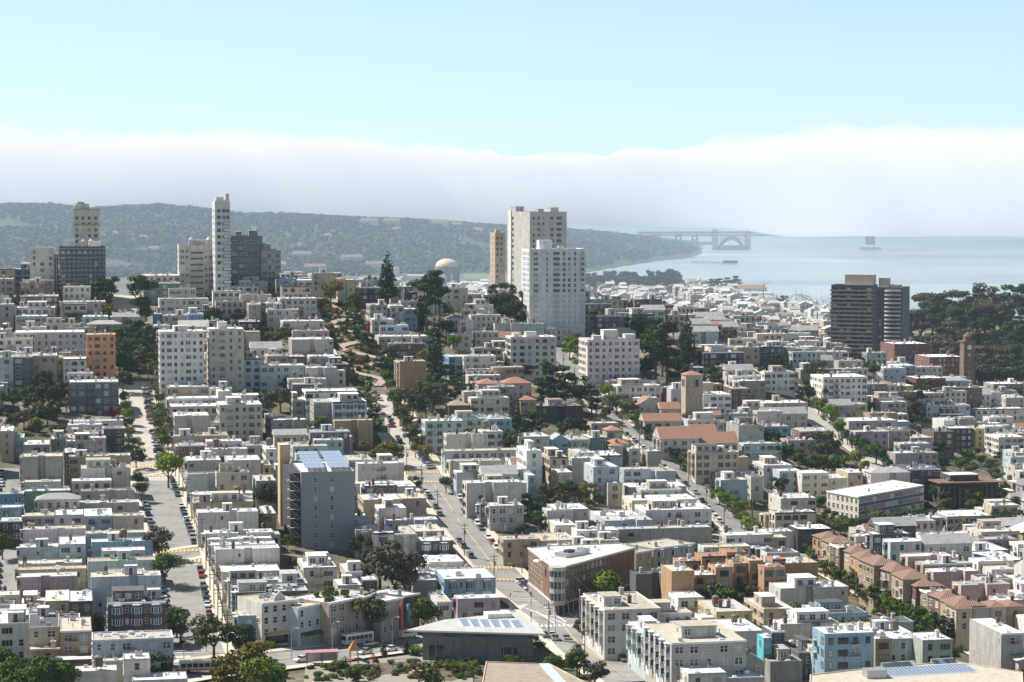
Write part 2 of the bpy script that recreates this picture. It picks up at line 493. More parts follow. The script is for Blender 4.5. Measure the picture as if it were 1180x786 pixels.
# painted markings, 12 mm over the carriageway
mkw, mky = MB(), MB()
def rect(mb, c, d, l0, l1, w0, w1, dz=.35):
    """a painted patch: l along the street, w across it"""
    n = (d[1], -d[0])
    def p(l, w):
        x, y = c[0] + d[0] * l + n[0] * w, c[1] + d[1] * l + n[1] * w
        return (x, y, hz(x, y) + dz)
    N = max(1, int(abs(w1 - w0) / 2.5))
    for i in range(N):
        a, b = w0 + (w1 - w0) * i / N, w0 + (w1 - w0) * (i + 1) / N
        mb.quad(p(l0, b), p(l0, a), p(l1, a), p(l1, b))
def crosswalk(mb, name, s, ladder=True):
    L = LINES[name]; c, d = along(L, s); h = STREETS[name][1] / 2 - .3
    if ladder:
        k = -h
        while k < h: rect(mb, c, d, -1.5, 1.5, k, k + .6); k += 1.3
    else:
        rect(mb, c, d, -1.6, -1.25, -h, h); rect(mb, c, d, 1.25, 1.6, -h, h)
def s_of(name, u, v): return project(LINES[name], *hit(u, v))[1]
for u, v in ((203, 636), (209, 648), (174, 538), (177, 549)): crosswalk(mky, 'greenwich', s_of('greenwich', u, v))
for u, v in ((222, 736), (224, 752)): crosswalk(mkw, 'greenwich', s_of('greenwich', u, v), False)
for u, v in ((572, 655), (582, 669), (487, 545), (493, 556)): crosswalk(mky, 'lombard', s_of('lombard', u, v))
crosswalk(mkw, 'lombard', s_of('lombard', 655, 722)); crosswalk(mkw, 'lombard', s_of('lombard', 618, 692), False)
crosswalk(mkw, 'columbus', s_of('columbus', 585, 712), False); crosswalk(mkw, 'columbus', s_of('columbus', 675, 690), False)
for a, b in (((575, 658), (528, 600)), ((520, 590), (497, 560)), ((735, 780), (660, 726))):   # yellow centre line of the wide hill street
    s0, s1 = s_of('lombard', *a), s_of('lombard', *b)
    s = s0
    while s < s1: c, d = along(LINES['lombard'], s); rect(mky, c, d, 0, 2.4, -.12, .12); s += 2.4
for nm, a, b in (('columbus', (225, 764), (560, 716)), ('columbus', (690, 686), (860, 625))):
    s0, s1 = s_of(nm, *a), s_of(nm, *b); s = s0
    while s < s1:
        c, d = along(LINES[nm], s); rect(mky, c, d, 0, 3, -.15, .15)
        if int(s / 3) % 3 == 0: rect(mkw, c, d, 0, 3, -4.3, -4.15); rect(mkw, c, d, 0, 3, 4.15, 4.3)
        s += 3
for a, b in (((606, 702), (660, 724)), ((612, 710), (668, 712)), ((640, 698), (668, 716)), ((618, 706), (640, 720)), ((628, 701), (652, 718))):   # lane lines over the wide junction
    p, q = hit(*a), hit(*b); L_ = math.hypot(q[0] - p[0], q[1] - p[1]); rect(mkw, p, ((q[0] - p[0]) / L_, (q[1] - p[1]) / L_), 0, L_, -.2, .2, .36)
tag(mkw.build('street_marking', 'paint_white'), kind='structure'); tag(mky.build('street_marking', 'paint_yellow'), kind='structure')
# stop letters painted on the road before the crossings
def road_text(txt, name, u, v, w=4.0):
    c, d = along(LINES[name], s_of(name, u, v))
    cu = bpy.data.curves.new('street_lettering', 'FONT'); cu.body = txt; cu.align_x = 'CENTER'; cu.size = 2.2
    cu.materials.append(MATS['paint_white'])
    o = link('street_lettering', cu, None, (c[0] + d[1] * 3, c[1] - d[0] * 3, hz(c[0] + d[1] * 3, c[1] - d[0] * 3) + .25))
    x2, y2 = c[0] + d[0] * 3, c[1] + d[1] * 3
    o.rotation_euler = (math.atan2(hz(x2, y2) - hz(*c), 3.0), 0, math.atan2(-d[0], d[1])); tag(o, kind='structure')
road_text('STOP', 'greenwich', 212, 653); road_text('STOP', 'greenwich', 179, 552); road_text('STOP', 'greenwich', 224, 731)

# ---------------------------------------------------------------- ground sheet, water, hills, bridge, fog, haze
def mat_ground():
    m, n, l, b = nt('ground')
    t1 = noise_node(n, l, .035, 5, .65); t2 = noise_node(n, l, .3, 5, .7)
    a = ramp(n, l, t1.outputs['Fac'], [(.38, (.060, .075, .030)), (.47, (.11, .10, .055)), (.55, (.19, .16, .115)), (.66, (.30, .275, .24))])
    s = ramp(n, l, t2.outputs['Fac'], [(.3, (.5, .5, .5)), (.65, (1.15, 1.15, 1.15))])
    l.new(mixc(n, l, 1.0, a, s, 'MULTIPLY'), b.inputs['Base Color']); b.inputs['Roughness'].default_value = .95
    MATS['ground'] = m
mat_ground()
def hill_h(X, Y):
    """wooded ridges five kilometres off, falling to the strait on the right"""
    u = CU + FPX * X / Y
    vt = np.interp(u, [-200, 0, 60, 100, 180, 240, 280, 330, 400, 500, 560, 620, 680, 750, 800, 850, 868, 880, 1400],
                   [237, 236, 235, 241, 236, 241, 247, 247, 251, 255, 260, 264, 268, 276, 286, 294, 296, 300, 300])
    Yr = np.interp(u, [0, 400, 680, 880], [5200, 5100, 5700, 6100])
    top = CAMZ - (vt - 223) / FPX * Yr - 9
    Y0 = np.interp(u, [0, 400, 600, 680, 760, 880], [3950, 4050, 4300, 4450, 5200, 6000])
    k = sstep(0, 1, (Y - Y0) / (Yr - Y0)) * (1 - .35 * sstep(Yr, Yr + 1500, Y))
    n = np.array([mnoise.fractal(Vector((x / 420, y / 420, 3.1)), 1.0, 2.0, 4) for x, y in zip(X, Y)])
    n2 = np.array([mnoise.fractal(Vector((x / 160, y / 160, 9.1)), 1.0, 2.0, 3) for x, y in zip(X, Y)])
    h = top * k + (n * 22 + n2 * 6) * k * (1 - k) * 2.2
    return np.where((u > 874) | (Y < Y0), -6, np.maximum(h, -6) + .5 * (k > 0.01))
def build_ground():
    xs = np.concatenate([np.array([-14000, -9000, -6000, -4000, -2500, -1600, -1100, -800, -640, -560]), np.arange(-516, 517, 4.0), np.array([560, 640, 800, 1100, 1600, 2500, 4000, 6000, 9000, 14000])])
    ys = np.concatenate([np.array([-900, -300, 0, 200, 350, 430, 480]), np.arange(504, 1697, 4.0), np.array([1720, 1760, 1820, 1900, 2000, 2150, 2300, 2450, 2600, 2750, 2900, 3000, 3100, 3200, 3300, 3400, 3500, 3550, 3600, 3650, 3700, 3800, 3900, 4000, 4200, 5000, 7000, 10000, 14000, 20000])])
    X, Y = np.meshgrid(xs, ys)
    Z = np.concatenate([ground_h(X.ravel()[i:i + 20000], Y.ravel()[i:i + 20000]) for i in range(0, X.size, 20000)]).reshape(X.shape)
    inside = (np.abs(X) < 518) & (Y > 500) & (Y < 1400)
    idx = np.nonzero(inside.ravel())[0]; xf, yf, zf = X.ravel(), Y.ravel(), Z.ravel().copy()
    for i0 in range(0, len(idx), 4000):
        ii = idx[i0:i0 + 4000]
        d = (np.hypot(STREET_PTS[None, :, 0] - xf[ii, None], STREET_PTS[None, :, 1] - yf[ii, None]) - STREET_PTS[None, :, 2]).min(1)
        zf[ii] -= .45 * sstep(4, -1, d)
    me = bpy.data.meshes.new('ground')
    ny, nx = X.shape
    f = [(j * nx + i, j * nx + i + 1, (j + 1) * nx + i + 1, (j + 1) * nx + i) for j in range(ny - 1) for i in range(nx - 1)]
    me.from_pydata(np.stack([xf, yf, zf], 1).tolist(), [], f)
    me.materials.append(MATS['ground']); me.polygons.foreach_set('use_smooth', [True] * len(f))
    tag(link('ground', me), kind='structure')
build_ground()

def mat_water():
    m, n, l, b = nt('water')
    tc = n.new('ShaderNodeTexCoord'); mp = n.new('ShaderNodeMapping'); mp.inputs['Scale'].default_value = (.0009, .0022, 1)
    l.new(tc.outputs['Object'], mp.inputs['Vector'])
    t = n.new('ShaderNodeTexNoise'); t.inputs['Scale'].default_value = 1; t.inputs['Detail'].default_value = 6; l.new(mp.outputs['Vector'], t.inputs['Vector'])
    l.new(ramp(n, l, t.outputs['Fac'], [(.36, (.16, .22, .235)), (.5, (.26, .315, .31)), (.64, (.38, .42, .40))]), b.inputs['Base Color'])
    b.inputs['Roughness'].default_value = .28
    t2 = noise_node(n, l, .05, 5, .6)
    bp = n.new('ShaderNodeBump'); bp.inputs['Strength'].default_value = .35; bp.inputs['Distance'].default_value = 3
    l.new(t2.outputs['Fac'], bp.inputs['Height']); l.new(bp.outputs['Normal'], b.inputs['Normal'])
    MATS['water'] = m
mat_water()
mb = MB(); mb.quad((-14000, 1600, 0), (14000, 1600, 0), (14000, 20000, 0), (-14000, 20000, 0))
tag(mb.build('water', 'water'), kind='structure')

mat_leaf('forest', (.028, .044, .032), (.022, .036, .028), (.036, .052, .034), .006)
mat_plain('hill_ground', (.05, .06, .035), .95, 0, .4, .02)
def build_hills():
    us = np.arange(-60, 900, 6.0); ts = np.linspace(0, 1, 44)
    X, Y = [], []
    for t in ts:
        for u in us:
            y = 3900 + t * 3600; X.append((u - CU) / FPX * y); Y.append(y)
    X, Y = np.array(X), np.array(Y); Z = hill_h(X, Y)
    nx = len(us)
    f = [(j * nx + i, j * nx + i + 1, (j + 1) * nx + i + 1, (j + 1) * nx + i) for j in range(len(ts) - 1) for i in range(nx - 1)]
    me = bpy.data.meshes.new('hills'); me.from_pydata(np.stack([X, Y, Z], 1).tolist(), [], f)
    me.materials.append(MATS['hill_ground']); me.polygons.foreach_set('use_smooth', [True] * len(f))
    tag(link('hills', me), kind='structure')
    # the wood on it: thousands of crowns that read as one mass
    rng = np.random.default_rng(5)
    n = 15000
    u = rng.uniform(-20, 872, n); y = 4000 + rng.random(n) ** 1.3 * 2300
    x = (u - CU) / FPX * y
    h = hill_h(x, y)
    V, F = [], []
    clear = np.array([mnoise.noise(Vector((a / 230, b / 230, 1.7))) for a, b in zip(x, y)])
    for a, b, c, q in zip(x, y, h, clear):
        if c < 3 or q < -.36: continue
        s = rng.uniform(6, 10)
        for _ in range(9):
            d = rng.normal(size=3); d /= np.linalg.norm(d)
            ctr = np.array((a, b, c + s * .9)) + d * s * np.array((.75, .75, .6)) * rng.uniform(.5, 1)
            d = d * .8 + np.array((0, 0, .9)); d /= np.linalg.norm(d); t1 = np.cross(d, rng.normal(size=3)); t1 /= np.linalg.norm(t1); t2 = np.cross(d, t1)
            r = s * rng.uniform(.35, .6); i = len(V)
            V += [ctr + t1 * r, ctr + t2 * r, ctr - t1 * r, ctr - t2 * r]; F.append((i, i + 1, i + 2, i + 3))
    me = bpy.data.meshes.new('forest'); me.from_pydata(np.array(V).tolist(), [], F); me.materials.append(MATS['forest'])
    tag(link('forest', me), 'dark wooded slope of the far hills under the fog bank', 'forest', kind='stuff')
build_hills()

# the suspension bridge's near end: viaduct, arch between two concrete pylons, deck and one tower in the fog
mat_plain('bridge_paint_fogged', (.20, .13, .125)); mat_plain('pylon_concrete', (.42, .36, .32))  # bridge red dulled in the colour itself, standing in for thicker fog
def build_bridge():
    Y = 6330.0
    root = link('suspension_bridge', None, None, at(862, 290, Y)[:2] + (0,))
    tag(root, 'long bridge with a steel arch and tower fading into the fog bank', 'bridge')
    bx, by, _ = root.location
    a0 = at(862, 290, Y); a1 = at(823, 290, Y + 30)
    dx, dy = (1.0, .12)
    def P(s, z): return (dx * s, dy * s, z)      # s metres along the deck, to the right positive
    sc = Y / FPX
    zdeck = CAMZ - (268 - 223) * sc
    W = 13
    def slab(mb, s0, s1, z0, z1, w=W):
        c = [(P(s0, 0), P(s1, 0))][0]
        mb.poly([(c[0][0], c[0][1] - w, z0), (c[1][0], c[1][1] - w, z0), (c[1][0], c[1][1] - w, z1), (c[0][0], c[0][1] - w, z1)])
        mb.poly([(c[1][0], c[1][1] + w, z0), (c[0][0], c[0][1] + w, z0), (c[0][0], c[0][1] + w, z1), (c[1][0], c[1][1] + w, z1)])
        mb.poly([(c[0][0], c[0][1] - w, z1), (c[1][0], c[1][1] - w, z1), (c[1][0], c[1][1] + w, z1), (c[0][0], c[0][1] + w, z1)])
        mb.poly([(c[0][0], c[0][1] + w, z0), (c[1][0], c[1][1] + w, z0), (c[1][0], c[1][1] - w, z0), (c[0][0], c[0][1] - w, z0)])
        for q, sg in ((c[0], 1), (c[1], -1)):
            mb.poly([(q[0], q[1] - w * sg, z0), (q[0], q[1] - w * sg, z1), (q[0], q[1] + w * sg, z1), (q[0], q[1] + w * sg, z0)])
    s_t = (1005 - 862) * sc
    mb = MB(); slab(mb, -128 * sc, s_t + 400, zdeck, zdeck + 3); slab(mb, -128 * sc, s_t + 400, zdeck - 8.5, zdeck - 7, 11)
    mb.build('deck', 'bridge_paint_fogged', root)
    mb = MB(); s = -128 * sc
    while s < s_t + 390:
        for w in (-11, 11):
            p, q = P(s, zdeck), P(s + 4, zdeck - 8); r = P(s + 8, zdeck)
            mb.tube((p[0], p[1] + w, p[2]), (q[0], q[1] + w, q[2]), .7, n=4); mb.tube((q[0], q[1] + w, q[2]), (r[0], r[1] + w, r[2]), .7, n=4)
        s += 8
    mb.build('truss', 'bridge_paint_fogged', root)
    for u in (823, 862):                          # concrete pylons
        s0 = (u - 862) * sc
        mb = MB(); slab(mb, s0 - 6.5, s0 + 6.5, -4, zdeck + 9, 12); slab(mb, s0 - 12, s0 + 12, -4, zdeck - 52, 15)
        mb.build('pylon', 'pylon_concrete', root)
    mb = MB()                                     # arch with posts
    s0, s1 = (823 - 862) * sc + 9, -9; zc = zdeck - 42; rise = 31
    for w in (-10, 10):
        prev = None
        for k in range(25):
            t = k / 24; s = s0 + (s1 - s0) * t
            z = zc + rise * (1 - (2 * t - 1) ** 2); q = P(s, z); q = (q[0], q[1] + w, q[2])
            if prev: mb.tube(prev, q, 2.0, n=4); mb.tube((prev[0], prev[1], prev[2] - 7), (q[0], q[1], q[2] - 7), 1.2, n=4)
            mb.tube((q[0], q[1], q[2] - 7), (q[0], q[1], zdeck - 8 if k % 2 == 0 else q[2]), .7, n=4)
            prev = q
    mb.build('arch', 'bridge_paint_fogged', root)
    for u in (734, 757, 781, 800):                # viaduct bents
        s0 = (u - 862) * sc; p = P(s0, 0); mb = MB()
        for e in (-6, 6):
            for w in (-10, 10): mb.tube((p[0] + e * 1.4, p[1] + w, -4), (p[0] + e, p[1] + w, zdeck - 8), 1.5, n=4)
        for z in np.arange(6, zdeck - 12, 12):
            for w in (-10, 10):
                mb.tube((p[0] - 8, p[1] + w, z), (p[0] + 8, p[1] + w, z + 12), .8, n=4); mb.tube((p[0] + 8, p[1] + w, z), (p[0] - 8, p[1] + w, z + 12), .8, n=4)
        mb.build('bent', 'bridge_paint_fogged', root)
    p = P(s_t, 0); mb = MB()                      # tower: two stepped legs and their braces
    for w in (-14, 14):
        for z0, z1, r in ((12, 40, 8), (40, 70, 7), (70, 150, 6.2), (150, 227, 5)): mb.box(p[0] - r * 1.25, p[0] + r * 1.25, p[1] + w - r, p[1] + w + r, z0, z1)
    for z in (40, 64, 110, 150, 190, 222): mb.box(p[0] - 7, p[0] + 7, p[1] - 10, p[1] + 10, z - 4, z + 4)
    mb.build('tower', 'bridge_paint_fogged', root)
    mb = MB(); mb.prism([(p[0] + 30 * math.cos(a), p[1] + 24 * math.sin(a)) for a in np.linspace(0, 2 * math.pi, 17)[:-1]], -4, 5)
    mb.build('pier', 'pylon_concrete', root)
    mb = MB()                                     # the main cables
    for w in (-13, 13):
        prev = None
        for k in range(13):
            t = k / 12; s = s_t * t; z = zdeck + 6 + (224 - zdeck - 6) * t * t; q = P(s, z); q = (q[0], q[1] + w, q[2])
            if prev: mb.tube(prev, q, 1.0, n=5)
            prev = q
    mb.build('cable', 'bridge_paint_fogged', root)
    f = MB(); s0, s1 = (829 - 862) * sc, -6; f.box(s0, s1, -70, -30, -2, 11); f.box(s0 + 3, s1 - 3, -67, -33, 11, 12)   # brick fort under the arch
    fo = f.build('brick_fort', 'rust', None, (bx, by, 0)); tag(fo, 'low brick fort on the shore beneath the steel arch', 'fort')
build_bridge()

def vol_mat(key, c, dens, aniso=0.0):
    m = bpy.data.materials.new(key); m.use_nodes = True
    n, l = m.node_tree.nodes, m.node_tree.links; n.clear()
    o = n.new('ShaderNodeOutputMaterial'); v = n.new('ShaderNodeVolumePrincipled')
    v.inputs['Color'].default_value = (*c, 1); v.inputs['Density'].default_value = dens; v.inputs['Anisotropy'].default_value = aniso
    l.new(v.outputs['Volume'], o.inputs['Volume']); MATS[key] = m
vol_mat('haze_air', (.66, .83, 1.0), 3.2e-5)
vol_mat('fog_air', (.90, .89, .915), .0065)
fm = MATS['fog_air']; fn, fl = fm.node_tree.nodes, fm.node_tree.links      # torn, uneven banks
f_tc = fn.new('ShaderNodeTexCoord'); f_t = fn.new('ShaderNodeTexNoise'); f_t.inputs['Scale'].default_value = .0016; f_t.inputs['Detail'].default_value = 5; f_t.inputs['Roughness'].default_value = .62
f_m = fn.new('ShaderNodeMapRange'); f_m.inputs['From Min'].default_value, f_m.inputs['From Max'].default_value = .36, .62; f_m.inputs['To Min'].default_value, f_m.inputs['To Max'].default_value = .0006, .0085
f_v = [q for q in fn if q.type == 'PRINCIPLED_VOLUME'][0]
fl.new(f_tc.outputs['Object'], f_t.inputs['Vector']); fl.new(f_t.outputs['Fac'], f_m.inputs['Value']); f_z = fn.new('ShaderNodeSeparateXYZ'); f_h = fn.new('ShaderNodeMapRange'); f_x = fn.new('ShaderNodeMath'); f_x.operation = 'MULTIPLY'
f_h.inputs['From Min'].default_value, f_h.inputs['From Max'].default_value = 110, 350; f_h.inputs['To Min'].default_value, f_h.inputs['To Max'].default_value = 1.0, .05
fl.new(f_tc.outputs['Object'], f_z.inputs['Vector']); fl.new(f_z.outputs['Z'], f_h.inputs['Value'])
f_b = fn.new('ShaderNodeMapRange'); f_y = fn.new('ShaderNodeMath'); f_y.operation = 'MULTIPLY'      # thin veils under the bank
f_b.inputs['From Min'].default_value, f_b.inputs['From Max'].default_value = 5, 62; f_b.inputs['To Min'].default_value, f_b.inputs['To Max'].default_value = .05, 1.0
fl.new(f_z.outputs['Z'], f_b.inputs['Value']); fl.new(f_b.outputs['Result'], f_y.inputs[0]); fl.new(f_m.outputs['Result'], f_y.inputs[1])
fl.new(f_y.outputs['Value'], f_x.inputs[0]); fl.new(f_h.outputs['Result'], f_x.inputs[1]); fl.new(f_x.outputs['Value'], f_v.inputs['Density'])
SC.cycles.volume_step_rate = .18
mb = MB(); mb.box(-7000, 7000, -300, 13500, -9, 236)
vol_mat('mist_air', (.66, .83, 1.0), 1.15e-4)
m2 = MB(); m2.box(-6900, 6900, 2300, 13400, -8, 200); tag(m2.build('mist', 'mist_air'), 'bluish sea mist lying over the bay and the far hills', 'mist', kind='stuff')
tag(mb.build('haze', 'haze_air'), 'thin blue sea haze over the whole city and bay', 'haze', kind='stuff')
def build_fog():
    us = np.linspace(-260, 1440, 90)
    V, F = [], []
    front = lambda u: np.interp(u, [-260, 600, 740, 1010, 1440], [6150, 6150, 6100, 5000, 5000])
    def top(u, y): return np.interp(u, [0, 150, 400, 600, 950, 1180], [352, 356, 322, 292, 338, 322]) + 60 * mnoise.fractal(Vector((u / 150, y / 900, 4.4)), 1, 2, 4) + 34 * mnoise.fractal(Vector((u / 40, y / 300, 8.4)), 1, 2, 3)
    ys = [0, 250, 700, 1300, 2200, 3600, 6000]
    rows = []
    for j, dy in enumerate(ys):
        rb, rt = [], []
        for u in us:
            y = front(u) + dy; x = (u - CU) / FPX * y
            b = max(3, 64 + (148 - .0180 * y - 64) * np.interp(u, [840, 900], [0, 1])) + 5 * mnoise.noise(Vector((u / 60, y / 500, 2.2)))
            t = 148 + (top(u, y) - 148) * min(1, y / 6150) - (110, 75, 45, 20, 0, 0, 0)[j] * .7
            rb.append(len(V)); V.append((x, y, b)); rt.append(len(V)); V.append((x, y, t))
        rows.append((rb, rt))
    n = len(us)
    for (b0, t0), (b1, t1) in zip(rows, rows[1:]):
        for i in range(n - 1):
            F.append((t0[i], t0[i + 1], t1[i + 1], t1[i])); F.append((b0[i + 1], b0[i], b1[i], b1[i + 1]))
        F.append((b0[0], t0[0], t1[0], b1[0])); F.append((t0[-1], b0[-1], b1[-1], t1[-1]))
    for (b, t), fl in ((rows[0], False), (rows[-1], True)):
        for i in range(n - 1):
            q = (b[i], b[i + 1], t[i + 1], t[i]); F.append(q if not fl else q[::-1])
    me = bpy.data.meshes.new('fog'); me.from_pydata(V, [], F); me.materials.append(MATS['fog_air'])
    tag(link('fog', me), 'white fog bank lying over the strait and hiding the bridge tops', 'fog', kind='stuff')
build_fog()
# ---------------------------------------------------------------- building kit
MESH = {}
def shared(key, make):
    if key not in MESH: MESH[key] = make()
    return MESH[key]

def window_mesh(w, h, trim, kind):
    """one window facing -y, origin at its centre: frame bars, sill and a pane set back between them"""
    def mk():
        mb = MB(); t = .06 if w < 2 else .08
        x, z = w / 2, h / 2
        mb.box(-x - t, -x, -.10, .05, -z - t, z + t); mb.box(x, x + t, -.10, .05, -z - t, z + t)
        mb.box(-x, x, -.10, .05, z, z + t); mb.box(-x - .06, x + .06, -.16, .05, -z - t * 1.3, -z)
        if kind == 'sash': mb.box(-x, x, -.07, .02, -.04, .04)
        if kind == 'pair': mb.box(-.07, .07, -.09, .02, -z, z); mb.box(-x, x, -.07, .02, .1, .17)
        if kind == 'wide':
            for k in (-1, 1): mb.box(k * w / 6 - .04, k * w / 6 + .04, -.08, .02, -z, z)
        mb.quad((-x, -.02, -z), (x, -.02, -z), (x, -.02, z), (-x, -.02, z), 1)
        return mb.mesh('window', [trim, 'glass'])
    return shared(('win', w, h, trim, kind), mk)

def inset(poly, d):
    """move every edge of a counter-clockwise outline inwards"""
    n = len(poly); out = []
    E = []
    for i in range(n):
        a, b = poly[i], poly[(i + 1) % n]
        dx, dy = b[0] - a[0], b[1] - a[1]; L = math.hypot(dx, dy)
        E.append((a[0] - dy / L * d, a[1] + dx / L * d, dx / L, dy / L))
    for i in range(n):
        p, q = E[i - 1], E[i]
        det = p[2] * q[3] - p[3] * q[2]
        if abs(det) < 1e-6: out.append((q[0], q[1])); continue
        t = ((q[0] - p[0]) * q[3] - (q[1] - p[1]) * q[2]) / det
        out.append((p[0] + p[2] * t, p[1] + p[3] * t))
    return out

def wall_shell(mb, poly, z0, z1, par=.5, th=.25):
    """outer wall with a parapet standing round the roof"""
    n = len(poly); inn = inset(poly, th)
    for i in range(n):
        j = (i + 1) % n; a, b, c, d = poly[i], poly[j], inn[i], inn[j]
        mb.quad((*a, z0), (*b, z0), (*b, z1), (*a, z1))
        mb.quad((*a, z1), (*b, z1), (*d, z1), (*c, z1), 1)
        mb.quad((*d, z1 - par), (*c, z1 - par), (*c, z1), (*d, z1))
    return inn

def unit_box(name, mat):
    def mk():
        mb = MB(); mb.box(-.5, .5, -.5, .5, 0, 1); return mb.mesh(name, [mat])
    return shared(('ub', name, mat), mk)
def m_skylight():
    mb = MB(); mb.box(-.6, .6, -.8, .8, 0, .3, 0)
    mb.quad((-.55, -.75, .3), (.55, -.75, .3), (.3, -.4, .55), (-.3, -.4, .55), 1); mb.quad((.55, .75, .3), (-.55, .75, .3), (-.3, .4, .55), (.3, .4, .55), 1)
    mb.quad((.55, -.75, .3), (.55, .75, .3), (.3, .4, .55), (.3, -.4, .55), 1); mb.quad((-.55, .75, .3), (-.55, -.75, .3), (-.3, -.4, .55), (-.3, .4, .55), 1)
    mb.quad((-.3, -.4, .55), (.3, -.4, .55), (.3, .4, .55), (-.3, .4, .55), 1)
    return mb.mesh('skylight', ['trim_white', 'skylight'])
def m_chimney():
    mb = MB(); mb.box(-.4, .4, -.4, .4, 0, 1.5); mb.box(-.5, .5, -.5, .5, 1.5, 1.7); mb.cyl(0, 0, 1.7, 2.1, .18, .15, 8); return mb.mesh('chimney', ['wall_RD'])
def m_chimney_w():
    mb = MB(); mb.box(-.45, .45, -.35, .35, 0, 1.4); mb.box(-.55, .55, -.45, .45, 1.4, 1.55); mb.cyl(-.15, 0, 1.55, 1.95, .14, .12, 8); return mb.mesh('chimney', ['wall_BW'])
def m_pipe():
    mb = MB(); mb.cyl(0, 0, 0, .9, .09, n=7); mb.cyl(0, 0, .9, 1.15, .2, .12, n=7); return mb.mesh('vent_pipe', ['metal'])
def m_ac():
    mb = MB(); mb.box(-.8, .8, -.55, .55, .15, 1.1); mb.cyl(0, 0, 1.1, 1.2, .42, .42, 12, 1); 
    for x in (-.7, .7): mb.box(x - .06, x + .06, -.5, .5, 0, .15)
    return mb.mesh('air_conditioner', ['metal', 'metal_dark'])
def m_antenna():
    mb = MB(); mb.tube((0, 0, 0), (0, 0, 3.2), .05, .03, 5)
    for z, w in ((2.2, .8), (2.6, .65), (3.0, .5)): mb.tube((-w, 0, z), (w, 0, z), .03, n=4)
    return mb.mesh('antenna', ['metal'])
def m_tank():
    mb = MB(); mb.cyl(0, 0, .8, 2.8, 1.0, 1.0, 14); mb.cyl(0, 0, 2.8, 3.3, 1.05, .1, 14)
    for a in range(4): mb.tube((.7 * math.cos(a * 1.57 + .7), .7 * math.sin(a * 1.57 + .7), 0), (.7 * math.cos(a * 1.57 + .7), .7 * math.sin(a * 1.57 + .7), .9), .08, n=4)
    return mb.mesh('water_tank', ['wood'])
def m_vent_box():
    mb = MB(); mb.box(-.35, .35, -.35, .35, 0, .5); mb.box(-.45, .45, -.45, .45, .5, .6); return mb.mesh('roof_vent', ['metal'])
ROOF_ITEMS = dict(skylight=m_skylight, chimney=m_chimney, pale_chimney=m_chimney_w, vent_pipe=m_pipe, air_conditioner=m_ac, antenna=m_antenna, water_tank=m_tank, roof_vent=m_vent_box)
def m_balcony(w):
    def mk():
        mb = MB(); mb.box(-w / 2, w / 2, -1.2, 0, 0, .16)
        mb.box(-w / 2, w / 2, -1.2, -1.14, .95, 1.02, 1); 
        for k in range(int(w / .28) + 1): x = -w / 2 + .03 + k * .28; mb.box(x - .025, x + .025, -1.19, -1.15, .16, .95, 1)
        for x in (-w / 2, w / 2 - .06): mb.box(x, x + .06, -1.14, 0, .95, 1.02, 1)
        return mb.mesh('balcony', ['wall_BW', 'metal_dark'])
    return shared(('bal', w), mk)
def m_escape(n):
    def mk():
        mb = MB(); h = 3.1
        for k in range(n):
            z = k * h; mb.box(-1.6, 1.6, -1.0, 0, z, z + .08); mb.box(-1.6, 1.6, -1.0, -.95, z + .9, z + .96)
            for j in range(9): mb.box(-1.6 + j * .39, -1.55 + j * .39, -1, -.95, z, z + .9)
            if k: mb.tube((-1.3, -.5, z), (1.2, -.5, z - h + .1), .09, n=4); mb.tube((-1.3, -.7, z + .4), (1.2, -.7, z - h + .6), .05, n=4)
        return mb.mesh('fire_escape', ['metal_dark'])
    return shared(('esc', n), mk)
def m_garage():
    mb = MB(); mb.box(-1.35, 1.35, -.05, .05, 0, 2.3); 
    for z in (.6, 1.15, 1.7): mb.box(-1.3, 1.3, -.08, -.05, z - .03, z + .03, 1)
    return mb.mesh('garage_door', ['trim_white', 'trim_grey'])
def m_door():
    mb = MB(); mb.box(-.55, .55, -.06, .05, 0, 2.2); mb.box(-.7, -.55, -.12, .05, 0, 2.35, 1); mb.box(.55, .7, -.12, .05, 0, 2.35, 1); mb.box(-.55, .55, -.12, .05, 2.2, 2.35, 1)
    return mb.mesh('door', ['door_dark', 'trim_white'])
